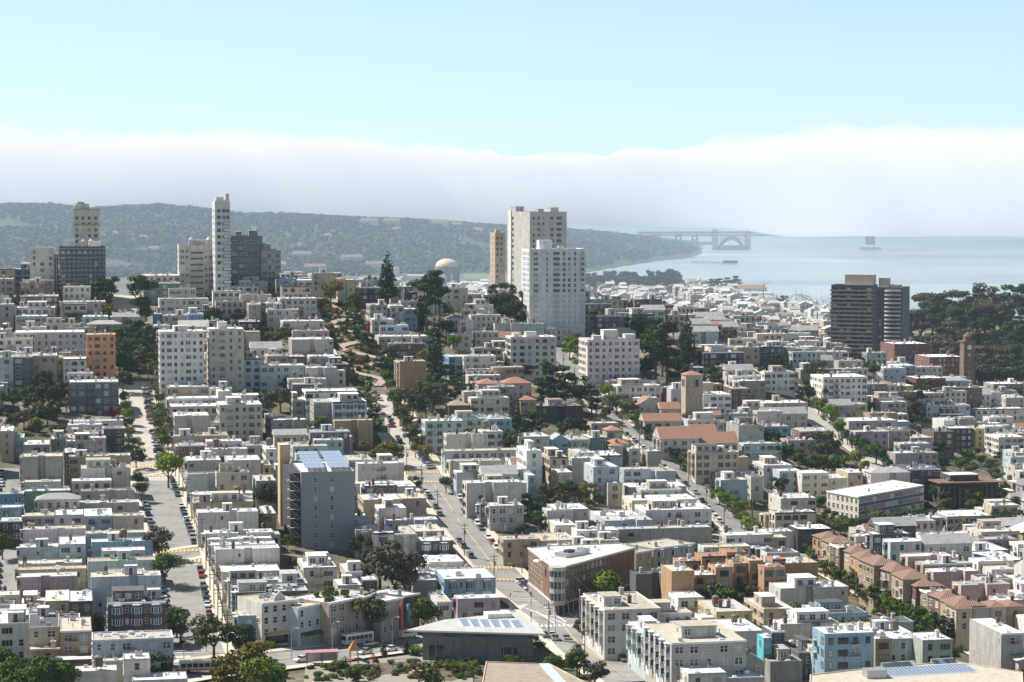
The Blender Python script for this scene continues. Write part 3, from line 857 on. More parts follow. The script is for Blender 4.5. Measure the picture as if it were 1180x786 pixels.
def m_bay(n, wall, trim, w=2.7, d=.95):
    """angled bay of n storeys, its floors' windows between wall bands"""
    def mk():
        mb = MB(); e = .75; h = 3.1
        o = [(-w / 2, 0), (-w / 2 + e, -d), (w / 2 - e, -d), (w / 2, 0)]
        i2 = [(-w / 2 + .1, .06), (-w / 2 + e + .04, -d + .1), (w / 2 - e - .04, -d + .1), (w / 2 - .1, .06)]
        for k in range(n):
            z = k * h
            for a, b, m, mi in ((z, z + .9, o, 0), (z + .9, z + 2.55, i2, 1), (z + 2.55, z + 3.1, o, 0)):
                for p, q in zip(m, m[1:]): mb.quad((*p, a), (*q, a), (*q, b), (*p, b), mi)
            for p in o:
                mb.box(p[0] - .11, p[0] + .11, p[1] - .04, p[1] + .16, z + .9, z + 2.55, 2)
            mb.box(-.06, .06, -d + .02, -d + .12, z + .9, z + 2.55, 2)
            for zz in (z + .84, z + 2.5): mb.poly([(p[0] * 1.03, p[1] * 1.05, zz + .06) for p in o], 2); mb.poly([(p[0] * 1.03, p[1] * 1.05, zz) for p in reversed(o)], 2)
            for zz in (z + .84, z + 2.5):
                for p, q in zip(o, o[1:]): mb.quad((p[0] * 1.03, p[1] * 1.05, zz), (q[0] * 1.03, q[1] * 1.05, zz), (q[0] * 1.03, q[1] * 1.05, zz + .06), (p[0] * 1.03, p[1] * 1.05, zz + .06), 2)
        oo = [(-w / 2 - .12, 0), (-w / 2 + e - .08, -d - .18), (w / 2 - e + .08, -d - .18), (w / 2 + .12, 0)]
        mb.prism(oo[::-1][::-1], n * h, n * h + .3, 2)
        mb.poly([(*p, 0) for p in reversed(o)], 0)
        return mb.mesh('bay_window', [wall, 'glass_blue', trim])
    return shared(('bay', n, wall, trim, w), mk)

BLD = []          # every building: dict with its place, outline and looks, for labels and for keeping clear
def corners(x, y, rz, W, D):
    c, s = math.cos(rz), math.sin(rz)
    return [(x + c * a - s * b, y + s * a + c * b) for a, b in ((0, 0), (W, 0), (W, D), (0, D))]
def overlap(p, q):
    """whether two convex outlines overlap"""
    for poly in (p, q):
        for i in range(len(poly)):
            a, b = poly[i], poly[(i + 1) % len(poly)]
            nx, ny = b[1] - a[1], a[0] - b[0]
            pa = [x * nx + y * ny for x, y in p]; pb = [x * nx + y * ny for x, y in q]
            if max(pa) <= min(pb) or max(pb) <= min(pa): return False
    return True
def uv_of(x, y, z):
    c, s = math.cos(PITCH), math.sin(PITCH); dz = z - CAMZ
    d = y * c - dz * s; up = y * s + dz * c
    return CU + FPX * x / d, CV - FPX * up / d

TRIMS = ('trim_white', 'trim_grey', 'trim_grey', 'trim_dark', 'trim_cream', 'own', 'own')
def facade(root, L, W, zb, zt, style, rng, wall, trim, place, budget, notch=None, info=None):
    """windows and other fittings on one side. place(x, z) -> (location, turn) on that side"""
    n = max(1, int((zt - zb - .4) / 3.1))
    def put(name, mesh, x, z, dy=0.0):
        loc, rz = place(x, z, dy); return link(name, mesh, root, loc, rz)
    rows = [zt - 1.95 - 3.1 * k for k in range(n)]
    rows = [z for z in rows if z > zb + 1.0]
    cnt = 0
    if style == 'k': return 0
    if style == 'p':
        for z in rows[:3]:
            for _ in range(max(1, int(W / 9))):
                if rng.random() < .55 and cnt < budget:
                    x = rng.uniform(1.2, W - 1.2)
                    if notch and abs(x - notch) < 2.4: continue
                    put('window', window_mesh(*rng.choice(((.8, 1.0), (1.0, 1.5), (.7, 1.2), (1.5, 1.1))), trim, 'sash'), x, z); cnt += 1
        return cnt
    if style == 'b':
        nb = max(1, int(W / 4.6)); nf = max(1, min(4, n - 1)) if n > 1 else 1
        bm = m_bay(nf, wall, trim)
        for k in range(nb):
            x = (k + .5) * W / nb
            put('bay_window', bm, x, zt - .75 - 3.1 * nf)
            if n > nf:
                put('garage_door' if rng.random() < .6 else 'door', shared('garage', m_garage) if rng.random() < .6 else shared('door', m_door), x, zt - 3.1 * nf - .75 - 2.6)
            if k and cnt < budget:
                for z in rows[:nf]: put('window', window_mesh(.7, 1.5, trim, 'sash'), k * W / nb, z); cnt += 1
        if info is not None: info.append('bay windows')
        return cnt
    kinds = {'f': [(1.1, 1.6, 'sash'), (1.9, 1.6, 'pair'), (2.6, 1.5, 'wide')], 'a': [(1.2, 1.5, 'sash'), (1.9, 1.5, 'pair')], 's': [(1.2, 1.7, 'sash')], 'o': [(2.6, 1.7, 'wide')]}[style]
    pitch = {'f': 2.9, 'a': 2.7, 's': 2.3, 'o': 3.1}[style] * rng.uniform(.92, 1.15)
    nc = max(1, int((W - .6) / pitch))
    cols = [(rng.choice(kinds) if style != 'a' else kinds[k % 3 == 1]) for k in range(nc)]
    if style == 'f':
        pat = rng.choice(((0, 1), (0, 0, 1), (1, 2), (0, 2, 0), (1, 1, 0), (2, 0)))
        cols = [kinds[pat[k % len(pat)]] for k in range(nc)]
    balc = style == 'a' and rng.random() < .5
    for k in range(nc):
        x = (k + .5) * W / nc; kd = cols[k]
        if notch and abs(x - notch) < 2.2: continue
        w = min(kd[0], W / nc - .45)
        for r, z in enumerate(rows):
            if cnt >= budget: break
            if style == 'f' and rng.random() < .10: continue
            put('window', window_mesh(round(w, 1), kd[1], trim, kd[2]), x, z); cnt += 1
            if balc and k % 3 == 1 and r < len(rows) - 1: put('balcony', m_balcony(2.6), x, z - 1.0)
    if style == 'a' and balc and info is not None: info.append('balconies')
    if style in 'fp' and n >= 2 and rng.random() < .22 and W > 6:
        bx = rng.uniform(1.8, W - 1.8)
        for r_ in range(min(2, n - 1)): put('balcony', m_balcony(2.6), bx, rows[r_] - 1.05 if r_ < len(rows) else 1)
    if style in 'fa' and n >= 3 and rng.random() < .16 and W > 7:
        put('fire_escape', m_escape(n - 1), W * rng.uniform(.3, .7), zt - 1.0 - 3.1 * (n - 1)); info is not None and info.append('a fire escape')
    return cnt

def building(x, y, H, W, D, wall='W', roof='w', style='f', opts='', rz=GA, name=None, seed=None, side=None, zg=None):
    """x, y: the corner nearest the camera on the left; the front runs W to the right, the sides D back"""
    rng = random.Random(seed if seed is not None else int(x * 13 + y * 7))
    cs = corners(x, y, rz, W, D)
    g = [hz(*c) for c in cs]
    zf = zg if zg is not None else (g[0] + g[1]) / 2
    zt_w = zf + H + rng.uniform(-.12, .12)
    zb_w = min(g) - 1.2
    zt_w = max(zt_w, max(g) + 2.6)
    cx, cy = sum(c[0] for c in cs) / 4, sum(c[1] for c in cs) / 4
    if 'B' in opts: side = 'b'
    nm = name or ('cottage' if 'H' in opts or 'V' in opts else 'apartment_building' if H > 11.5 or style in 'a' else 'row_house' if style in 'pb' or (style == 's' and H < 10) else 'house')
    root = link(nm, None, None, (x, y, zf), rz)
    zt, zb = zt_w - zf, zb_w - zf
    M = 'wall_' + wall
    trim = rng.choice(TRIMS) if wall not in ('DG', 'BK', 'BR', 'GN', 'BL', 'RD') else 'trim_white'
    if trim == 'own': trim = M
    if 'd' in opts: trim = 'trim_dark'
    pts = [(0, 0), (W, 0), (W, D), (0, D)]
    notch = None
    if style == 'p' and W > 13 and D > 4.5 and 'n' not in opts:
        notch = W * rng.uniform(.38, .66); nd = min(2.2, D * .35); nw = 1.3
        pts = [(0, 0), (notch - nw, 0), (notch - nw, nd), (notch + nw, nd), (notch + nw, 0), (W, 0), (W, D), (0, D)]
    feats = []
    pitched = 'H' in opts or 'V' in opts
    par = rng.choice((.10, .14, .2, .3)) if not pitched else .1
    mb = MB()
    inn = wall_shell(mb, pts, zb, zt, par)
    cap = rng.choice(('trim_white', M, M, M, 'trim_grey', 'metal')) if roof != 'r' else 'roof_r'
    mb.build('wall', [M, cap], root)
    zr = zt - par
    if pitched:
        rb = MB(); o = .45; e = min(W, D) / 2; rise = e * (.45 if 'H' in opts else .7)
        a, b, c, d = (-o, -o, zt), (W + o, -o, zt), (W + o, D + o, zt), (-o, D + o, zt)
        if 'V' in opts and W >= D or ('H' in opts and W >= D):
            k = e if 'H' in opts else 0
            p, q = (k - (0 if k else o), D / 2, zt + rise), (W - k + (0 if k else o), D / 2, zt + rise)
            rb.quad(a, b, q, p); rb.quad(c, d, p, q)
            for t in ((d, a, p), (b, c, q)): rb.tri(*t, 0 if k else 1)
        else:
            k = e if 'H' in opts else 0
            p, q = (W / 2, k - (0 if k else o), zt + rise), (W / 2, D - k + (0 if k else o), zt + rise)
            rb.quad(d, a, p, q); rb.quad(b, c, q, p)
            for t in ((a, b, p), (c, d, q)): rb.tri(*t, 0 if k else 1)
        rb.quad(d, c, b, a, 1)
        rf = rb.build('roof', ['roof_' + roof, M], root)
        if rng.random() < .5: link('chimney', shared('chimney', m_chimney), rf, (W * .7, D * .6, zt + rise * .3))
        feats.append('hipped roof' if 'H' in opts else 'gabled roof')
    else:
        rb = MB(); rb.poly([(*p, zr) for p in inn]); rf = rb.build('roof', 'roof_' + roof, root)
        area = W * D
        used = []
        def spot(r):
            for _ in range(12):
                px, py = rng.uniform(1 + r, max(1.1 + r, W - 1 - r)), rng.uniform(.8 + r * .7, max(.9 + r * .7, D - .8 - r * .7))
                if all(abs(px - a) > r + b or abs(py - c) > r + b for a, c, b in used) and not (notch and abs(px - notch) < 1.9 and py < 3.2):
                    used.append((px, py, r)); return px, py
            return None
        if 'x' not in opts and area > 75 and D > 6 and rng.random() < .17:
            uw, ux, uy = min(9, W * rng.uniform(.3, .6)), W * rng.uniform(.04, .36), D * rng.uniform(.15, .35); ud = min(7.5, D - uy - .35); uh = rng.uniform(2.5, 3.0); Mu = rng.choice((M, M, 'wall_W', 'wall_BW', 'wall_LG', 'wall_BG'))
            p = MB(); p.box(0, uw, 0, ud, 0, uh, 0); p.box(-.2, uw + .2, -.25, ud + .1, uh, uh + .16, 1); us = p.build('upper_storey', [Mu, 'roof_' + roof], root, (ux, uy, zr))
            for k in range(max(1, int(uw / 2.4))): link('window', window_mesh(1.5, 1.4, trim, 'pair'), us, ((k + .5) * uw / max(1, int(uw / 2.4)), 0, uh * .52))
            link('window', window_mesh(1.1, 1.3, trim, 'sash'), us, (0, ud / 2, uh * .52), -math.pi / 2); used.append((ux + uw / 2, uy + ud / 2, max(uw, ud) / 2))
            feats.append('a set back upper storey')
            if rng.random() < .5:
                dk = MB(); dk.box(ux, ux + uw, .4, uy - .1, zr, zr + .15, 0)
                for xx in np.arange(ux, ux + uw, .5): dk.box(xx, xx + .05, .4, .45, zr + .15, zr + 1.1, 1)
                dk.box(ux, ux + uw, .38, .46, zr + 1.05, zr + 1.12, 1); dk.build('roof_deck', ['wood', rng.choice(('trim_white', 'metal_dark', 'wood'))], root)
        if 'x' not in opts:
            if area > 70 and rng.random() < .22:
                w, d, h = rng.uniform(2.2, 4.2), min(rng.uniform(2.2, 3.6), D * .6), rng.uniform(2.1, 2.7); s = spot(1.8)
                if s:
                    p = MB(); p.box(-w / 2, w / 2, -d / 2, d / 2, 0, h, 0); p.box(-w / 2 - .12, w / 2 + .12, -d / 2 - .12, d / 2 + .12, h, h + .14, 1)
                    o = p.build('stair_penthouse', [rng.choice((M, 'wall_W', 'wall_BW', 'wall_LG')), 'roof_w'], root, (*s, zr))
                    link('door', shared('door', m_door), o, (0, -d / 2, 0)); feats.append('a boxy rooftop penthouse')
            k = int(min(11, 2 + area / 26) * rng.uniform(.6, 1.4))
            for _ in range(k):
                it = rng.choices(('skylight', 'vent_pipe', 'roof_vent', 'pale_chimney', 'chimney', 'air_conditioner', 'antenna', 'water_tank'), (26, 28, 18, 10, 5, 7, 3, .6))[0]
                s = spot(.7)
                if s: link(it.replace('pale_', ''), shared(it, ROOF_ITEMS[it]), root, (*s, zr), rng.choice((0, 1.5708, 0)), (rng.uniform(.85, 1.3),) * 3)
                if s and it in ('skylight', 'water_tank') and it not in feats: feats.append({'skylight': 'a skylight', 'water_tank': 'a wooden water tank'}[it])
        if 'g' in opts:
            for _ in range(max(3, int(area / 16))):
                s = spot(.9)
                if s: link('planter', shared('planter', m_planter), root, (*s, zr), rng.uniform(0, 6), (rng.uniform(.8, 1.5),) * 3)
            feats.append('a planted roof garden')
        if 'S' in opts:
            for k in range(max(1, int(W / 3.4))): link('solar_panel', shared('solar', m_solar), root, (2 + k * 3.3, D * .5, zr)); 
            feats.append('solar panels')
        if 'D' in opts:                                   # wooden roof deck with rail
            p = MB(); p.box(W * .1, W * .55, D * .15, D * .85, 0, .18); 
            o = p.build('roof_deck', 'wood', root, (0, 0, zr)); feats.append('a wooden roof deck')
    if style in 'fbas' and not pitched:
        c = MB(); c.box(-.12, W + .12, -.32, -.002, zt - .45, zt + .06); c.build('cornice', rng.choice((trim, M)), root)
    if 'w' in opts:                                       # awnings over shop fronts
        for k in range(max(1, int(W / 6))):
            a = MB(); w = W / max(1, int(W / 6)) * .8
            a.quad((-w / 2, 0, .9), (-w / 2, -1.4, .25), (w / 2, -1.4, .25), (w / 2, 0, .9)); a.quad((-w / 2, -1.4, .25), (-w / 2, -1.4, 0), (w / 2, -1.4, 0), (w / 2, -1.4, .25))
            a.build('awning', rng.choice(('awning_red', 'wall_YL', 'wall_GN', 'wall_DG')), root, ((k + .5) * W / max(1, int(W / 6)), 0, 2.4))
            s = MB(); s.quad((-w / 2, -.04, 0), (w / 2, -.04, 0), (w / 2, -.04, 2.3), (-w / 2, -.04, 2.3)); s.build('shop_window', 'glass', root, ((k + .5) * W / max(1, int(W / 6)), 0, .2))
        feats.append('shop awnings')
    def front(px, pz, dy=0.0): return (px, dy, pz), 0.0
    def left(px, pz, dy=0.0): return (dy, D - px, pz), -math.pi / 2
    def rightf(px, pz, dy=0.0): return (W - dy, px, pz), math.pi / 2
    zgl = 0
    n1 = facade(root, 0, W, zgl, zt, style, rng, M, trim, front, 62, notch, feats)
    if side is None:
        c, s = math.cos(rz), math.sin(rz)
        ox, oy = x - c * 2 - s * D / 2, y - s * 2 + c * D / 2
        sd = street_dist(ox, oy) if 500 < y < 1300 else 9
        side = ('b' if rng.random() < .6 and D > 4.5 else 'f') if sd < 3.5 else ('p' if rng.random() < .6 else 'f')
        if style == 'a': side = 'f'
        if style == 'k': side = 'k'
    facade(root, 0, D, zgl, zt, side, rng, M, trim, left, 36, None, feats if side == 'b' else None)
    if W < 60: facade(root, 0, D, zgl, zt, 'p', rng, M, trim, rightf, 6)
    u, v = uv_of(cx, cy, zt_w)
    BLD.append(dict(o=root, x=cx, y=cy, u=u, v=v, poly=cs, col=COLNAME.get(wall, wall), roof=ROOFNAME[roof], feats=list(dict.fromkeys(feats)), n=max(1, round(H / 3.1)), kind=nm, W=W, D=D, H=H, zt=zt_w))
    return root

def m_planter():
    mb = MB(); mb.box(-.7, .7, -.4, .4, 0, .5, 0); rng = random.Random(3)
    for _ in range(60):
        c = Vector((rng.uniform(-.7, .7), rng.uniform(-.4, .4), rng.uniform(.5, 1.3))); a = Vector((rng.uniform(-1, 1), rng.uniform(-1, 1), rng.uniform(-1, 1))).normalized() * .22; b = a.orthogonal().normalized() * .22
        mb.quad(tuple(c + a), tuple(c + b), tuple(c - a), tuple(c - b), 1)
    return mb.mesh('planter', ['wood', 'leaf_green'])
def m_solar():
    mb = MB(); mb.quad((-1.5, -1, .2), (1.5, -1, .2), (1.5, 1, .9), (-1.5, 1, .9), 0); mb.quad((-1.5, 1, .9), (1.5, 1, .9), (1.5, 1, 0), (-1.5, 1, 0), 1); mb.quad((-1.5, -1, .17), (-1.5, 1, .87), (1.5, 1, .87), (1.5, -1, .17), 1)
    return mb.mesh('solar_panel', ['solar_cell', 'metal'])

def place(u0, u1, vt, H, rz=GA):
    """the front top-left corner seen at (u0, vt), H over the ground; returns x, y and the front's width up to u1"""
    x, y = hit(u0, vt, H)
    r = ray(u1, vt); k = r[0] / r[1]
    c, s = math.cos(rz), math.sin(rz)
    W = (k * y - x) / (c - k * s)
    return x, y, W
# leaf materials are used on roofs as well as in the streets
mat_leaf('leaf_green', (.062, .105, .018), (.03, .055, .012), (.12, .165, .026))
mat_leaf('leaf_bright', (.125, .18, .018), (.065, .105, .012), (.21, .26, .028))
mat_leaf('leaf_dark', (.034, .056, .018), (.017, .029, .010), (.066, .086, .026))
mat_leaf('leaf_olive', (.085, .10, .036), (.045, .058, .022), (.14, .15, .06))
mat_leaf('leaf_gold', (.135, .115, .028), (.075, .075, .022), (.21, .165, .035))
mat_leaf('leaf_rust', (.15, .062, .035), (.07, .038, .024), (.24, .09, .045))
mat_leaf('leaf_brown', (.075, .064, .038), (.040, .038, .024), (.12, .095, .055))
mat_leaf('leaf_pink', (.36, .03, .11), (.2, .02, .06), (.5, .06, .2))
mat_plain('bark', (.12, .09, .065), .95, 0, .3, 1.5)
mat_plain('solar_cell', (.30, .36, .45), .15)  # pale blue tone paints a reflection into the panel colour
# ---------------------------------------------------------------- houses: u/v on the photo's tiles -> fronts on the ground
TILE = dict(A=(0, 200), B=(290, 200), C=(580, 200), D=(880, 200), E=(0, 390), F=(290, 390), G=(580, 390), H=(880, 390), I=(0, 586), J=(290, 586), K=(580, 586), L=(880, 586))
TILE2 = dict(M=(0, 480), N=(180, 440), O=(200, 540), P=(480, 480), Q=(640, 500), R=(360, 560), S=(200, 640), T=(0, 400))
def px(t, x, y):
    if t in TILE: o, k = TILE[t], 300 / 1179
    else: o, k = TILE2[t], 180 / 1179
    return o[0] + x * k, o[1] + y * k
# ---------------------------------------------------------------- landmark buildings
def place_at(u0, u1, vt, Y, rz=GA):
    x, y, z = at(u0, vt, Y)
    r = ray(u1, vt); k = r[0] / r[1]; c, s = math.cos(rz), math.sin(rz)
    return x, y, (k * y - x) / (c - k * s), z
class Grid:
    """windows of one big building: the first hundred are parts of their own, the rest one part"""
    def __init__(s, root): s.root, s.n, s.rest, s.trim = root, 0, None, None
    def add(s, mesh, loc, rz=0.0):
        if s.n < 96: link('window', mesh, s.root, loc, rz); s.n += 1; return
        if s.rest is None: s.rest = []
        s.rest.append((mesh, loc, rz))
    def done(s):
        if not s.rest: return
        V, F, MI = [], [], []
        for me, loc, rz in s.rest:
            c, q = math.cos(rz), math.sin(rz); i = len(V)
            V += [(loc[0] + c * v.co.x - q * v.co.y, loc[1] + q * v.co.x + c * v.co.y, loc[2] + v.co.z) for v in me.vertices]
            for p in me.polygons: F.append(tuple(i + k for k in p.vertices)); MI.append(p.material_index)
        me = bpy.data.meshes.new('window'); me.from_pydata(V, [], F)
        for m in s.rest[0][0].materials: me.materials.append(m)
        me.polygons.foreach_set('material_index', MI); me.update()
        link('window', me, s.root)['kind'] = 'stuff'
def note_building(root, cs, H, col, roof, feats, kind, label=None):
    cx, cy = sum(c[0] for c in cs) / len(cs), sum(c[1] for c in cs) / len(cs)
    zt = root.location.z + H; u, v = uv_of(cx, cy, zt)
    BLD.append(dict(o=root, x=cx, y=cy, u=u, v=v, poly=cs, col=col, roof=roof, feats=feats, n=max(1, round(H / 3.1)), kind=kind, W=10, D=10, H=H, zt=zt, label=label))
def tower(x, y, W, D, zt, wall, roof, cols, floors, trim, label, name='apartment_tower', rz=GA, side_cols=(), fh=2.9, top=1.6, par=.8, zbase=None, wh=1.5, col=None, right_cols=()):
    """a tall block: shell, roof, rows of windows at the given (x, width) columns of the front and sides"""
    cs = corners(x, y, rz, W, D); g = min(hz(*c) for c in cs)
    root = link(name, None, None, (x, y, g), rz); H = zt - g
    mb = MB(); inn = wall_shell(mb, [(0, 0), (W, 0), (W, D), (0, D)], -2, H, par); mb.build('wall', ['wall_' + wall, 'wall_' + wall], root)
    mb = MB(); mb.poly([(*p, H - par) for p in inn]); mb.build('roof', 'roof_' + roof, root)
    gr = Grid(root)
    for k in range(floors):
        z = H - top - fh * (k + .5)
        if z < 1.5: break
        for cx, w in cols: gr.add(window_mesh(w, wh, trim, 'pair' if 1.6 < w < 2.5 else 'wide' if w >= 2.5 else 'sash'), (cx, 0, z))
        for cy, w in side_cols: gr.add(window_mesh(w, wh, trim, 'sash'), (0, cy, z), -math.pi / 2)
        for cy, w in right_cols: gr.add(window_mesh(w, wh, trim, 'sash'), (W, cy, z), math.pi / 2)
    gr.done()
    note_building(root, cs, H, col or COLNAME[wall], ROOFNAME[roof], [], name, label)
    return root, H
def pent(root, x0, x1, y0, y1, z0, z1, mat='wall_BW', name='roof_penthouse'):
    mb = MB(); mb.box(x0, x1, y0, y1, z0, z1, 0); mb.box(x0 - .15, x1 + .15, y0 - .15, y1 + .15, z1, z1 + .25, 1)
    return mb.build(name, [mat, 'roof_s'], root)
def U(t, x, y): return px(t, x, y)
mat_wall('wall_towerwhite', (.70, .70, .67)); mat_wall('wall_concrete', (.24, .24, .245)); mat_wall('wall_fontana', (.12, .12, .125)); mat_wall('wall_slabgrey', (.31, .32, .335), stain=.08)
mat_wall('wall_tanslab', (.58, .40, .24), stain=.1); mat_wall('wall_brick', (.24, .13, .08)); mat_wall('wall_office', (.085, .06, .05)); COLNAME['office'] = 'dark brown'; mat_wall('wall_library', (.19, .185, .18)); mat_wall('wall_scaf', (.12, .12, .125))
for k, n_ in dict(towerwhite='white', concrete='grey', fontana='dark grey', slabgrey='blue grey', tanslab='tan', brick='brick', library='charcoal', scaf='dark grey').items(): COLNAME[k] = n_

# slender white tower on the crest, its cream neighbour and the dark blocks beside it
x, y, W, zt = place_at(247.5, 265, 231.5, 1214)
r, H = tower(x, y, W, 24, zt, 'towerwhite', 'k', [(2.0, 1.6), (4.6, 1.7), (6.6, 1.3)], 17, 'trim_dark', 'slender white tower with ribbon windows rising highest on the crest', side_cols=[(6, 1.0), (16, 1.0)], fh=3.3, top=3.4)
pent(r, .8, W * .6, 3, 10, H - .8, H + 1.6, 'wall_towerwhite'); pent(r, W * .72, W - .3, 2, 8, H - .8, H + 3.4, 'wall_towerwhite', 'lift_housing')
for k in range(11):
    mb = MB(); mb.box(4.2, W + .3, -1.0, -.02, 0, .18); mb.box(4.2, W + .3, -1.0, -.94, .18, 1.0); mb.build('balcony', 'wall_towerwhite', r, (0, 0, H - 12 - 3.3 * k))
x, y, W, zt = place_at(206, 247.5, 282.5, 1236)
r, H = tower(x, y, W, 17, zt, 'BW', 's', [(1.8, 1.8), (4.2, 1.2), (14.0, 1.2), (16.2, 1.8)], 10, 'trim_white', 'pale stone apartment block with domed roof turrets beside the slender white tower', side_cols=[(4, 1.2), (9, 1.2), (13, 1.2)], fh=3.1)
for cx in (6.6, 15.6):
    t = pent(r, cx - 1.4, cx + 1.4, 1.5, 4.5, H - .8, H + 2.6, 'wall_BW', 'roof_turret')
    mb = MB(); mb.cyl(cx, 3, H + 2.8, H + 4.2, 1.3, .3, 10); mb.build('dome', 'wall_W', t)
pent(r, 6, 16.4, 5, 12, H - .8, H + 2.2, 'wall_BW')
for k in range(9):
    mb = MB(); mb.box(6.0, 12.4, -.9, -.02, 0, .2); mb.box(6.0, 12.4, -.9, -.82, .2, .95, 1); o = mb.build('balcony', ['wall_BW', 'metal_dark'], r, (0, 0, H - 4.6 - 3.1 * k))
    link('balcony_door', window_mesh(5.2, 1.9, 'trim_dark', 'wide'), o, (9.2, .9, 1.2))
x, y, W, zt = place_at(265, 302, 272, 1240)
r, H = tower(x, y, W, 20, zt, 'concrete', 'g', [(2.2, 2.6), (5.6, 1.9), (8.2, 1.9), (11.2, 2.6), (14.4, 2.2)], 13, 'trim_white', 'dark grey apartment slab with glazed bays right of the slender white tower', fh=3.1)
pent(r, 3, 6, 3, 8, H - .8, H + 2.0, 'wall_concrete'); pent(r, 10, 14.5, 3, 9, H - .8, H + 2.6, 'wall_concrete')
for k, z in enumerate((H - 9, H - 22)): link('sunroom', window_mesh(5.0, 2.6, 'trim_white', 'wide'), r, (11.6, -.25, z))
x, y, W, zt = place_at(301, 323.5, 288, 1240)
r, H = tower(x, y, W, 18, zt, 'G', 'k', [(1.7, 2.0), (4.3, 1.2), (6.3, 1.2), (8.4, 2.0)], 12, 'trim_grey', 'lower brownish grey block with stepped top at the right end of the crest group', fh=3.0)
pent(r, 1, 5, 2, 9, H - .8, H + 3.0, 'wall_G')
# scaffolded block and the old stepped tower behind it
x, y, W, zt = place_at(68, 121.5, 284, 1212)
r, H = tower(x, y, W, 20, zt, 'scaf', 's', [(2 + 2.75 * k, 1.4) for k in range(8)], 11, 'trim_grey', 'dark apartment block wrapped in scaffolding on the crest', fh=3.0, col='dark grey')
pent(r, 2, 8, 3, 9, H - .8, H + 2.8, 'wall_W'); pent(r, 9.5, 13, 3, 8, H - .8, H + 1.9, 'wall_LB'); pent(r, 15, 21, 5, 12, H - .8, H + 2.2, 'wall_W')
for cx in (12.3, 16): mb = MB(); mb.cyl(cx, 9, H - .8, H + 2.6, 1.2, 1.2, 10); mb.cyl(cx, 9, H + 2.6, H + 3.6, 1.25, .2, 10); mb.build('water_tank', 'wall_BW', r)
mb = MB()
for k in range(13): mb.box(-1.3 + k * (W + 2.6) / 12 - .04, -1.3 + k * (W + 2.6) / 12 + .04, -1.4, -1.32, 0, H + 1)
for k in range(13):
    z = k * H / 12.5
    mb.box(-1.4, W + 1.4, -1.42, -1.3, z, z + .1); mb.box(-1.4, W + 1.4, -1.3, -.35, z - .06, z); mb.box(-1.42, -1.3, -1.3, 18, z, z + .1)
for k in range(12): mb.box(-1.42, -1.34, k * 1.6, k * 1.6 + .08, 0, H + 1)
mb.build('scaffold', 'metal', r)
x, y, W, zt = place_at(84, 114.5, 241, 1262)
r, H = tower(x, y, W, 15, zt, 'BW', 's', [(2.0, 1.3), (5.2, 1.2), (8.4, 1.2), (11.8, 1.4)], 12, 'trim_dark', 'old pale stone tower with stepped crown behind the scaffolded block', fh=3.1, side_cols=[(5, 1.1), (10, 1.1)], top=3.2)
pent(r, 1.2, 8.4, 1.2, 9, H - .8, H + 2.6, 'wall_BW', 'crown'); pent(r, 2.4, 6, 2.4, 7, H + 2.6, H + 3.6, 'wall_BW', 'crown')
mb = MB(); mb.box(-.5, W + .5, -.6, -.02, H - 8.6, H - 8.0); mb.box(-.6, -.02, -.6, 15.5, H - 8.6, H - 8.0); mb.box(-.4, W + .4, -.5, -.02, H - .3, H + .15); mb.build('cornice', 'wall_TN', r)
# tall grey slab, beige tower and the white tower in front of them
RZ2 = GA + R(19)
x, y, W, zt = place_at(610.5, 653, 244, 1300, RZ2)
r, H = tower(x, y, W, 25, zt, 'LG', 'g', [(2.5, 1.5), (5.6, 1.3), (8.6, 1.2), (14.0, 2.0), (18.5, 3.0)], 17, 'trim_grey', 'tall pale grey slab tower behind the white grid windowed tower', rz=RZ2, fh=3.1, top=2.0, side_cols=[(18.5, 1.6), (21.5, 1.6)])
pent(r, 1, 6, 17, 23, H - .8, H + 2.6, 'wall_LG', 'lift_housing'); pent(r, 15, 20, 3, 9, H - .8, H + 2.0, 'wall_LG'); pent(r, 7, 10.5, 3, 6, H - .8, H + 1.3, 'wall_LG')
link('antenna', shared('antenna', m_antenna), r, (3, 20, H + 2.8)); link('antenna', shared('antenna', m_antenna), r, (17, 5, H + 2.2))
mb = MB(); mb.box(-.5, 0, 20, 23, 4, H + 1); mb.build('lift_shaft', 'wall_W', r)
for k in range(16):
    mb = MB(); mb.box(W - .02, W + 1.3, 3, 9, 0, .2); mb.box(W + 1.22, W + 1.3, 3, 9, .2, 1.0); mb.build('balcony', 'wall_LG', r, (0, 0, H - 5 - 3.1 * k))
x, y, W, zt = place_at(570.5, 582, 268, 1345)
r, H = tower(x, y, W, 16, zt, 'BG', 't', [(1.3, 1.2), (3.6, 1.2)], 15, 'trim_cream', 'narrow beige tower peeping out left of the tall grey slab', fh=3.1, side_cols=[(4, 1.2), (9, 1.2)])
pent(r, .6, 3, 1, 5, H - .8, H + 1.4, 'wall_BG')
x, y, W, zt = place_at(610, 674.5, 287, 1238)
s = W / 250.0
cols = [(26 * s + .3, 2.2), (79 * s, .9), (121 * s, 3.4), (155 * s, 1.6), (178 * s, 1.5), (204 * s, 1.1), (240 * s - .4, 2.0)]
r, H = tower(x, y, W, 21, zt, 'towerwhite', 'w', cols, 14, 'trim_white', 'white apartment tower with a regular grid of windows in front of the tall grey slab', side_cols=[(2.5, 1.6), (6, 1.2), (9.5, 1.2), (13, 1.2), (16.5, 1.6)], fh=2.75, top=1.1, wh=1.75)
pent(r, 6, 13, 4, 11, H - .8, H + 4.2, 'wall_towerwhite', 'lift_housing'); pent(r, 16, 19, 3, 6, H - .8, H + 1.2, 'wall_towerwhite')
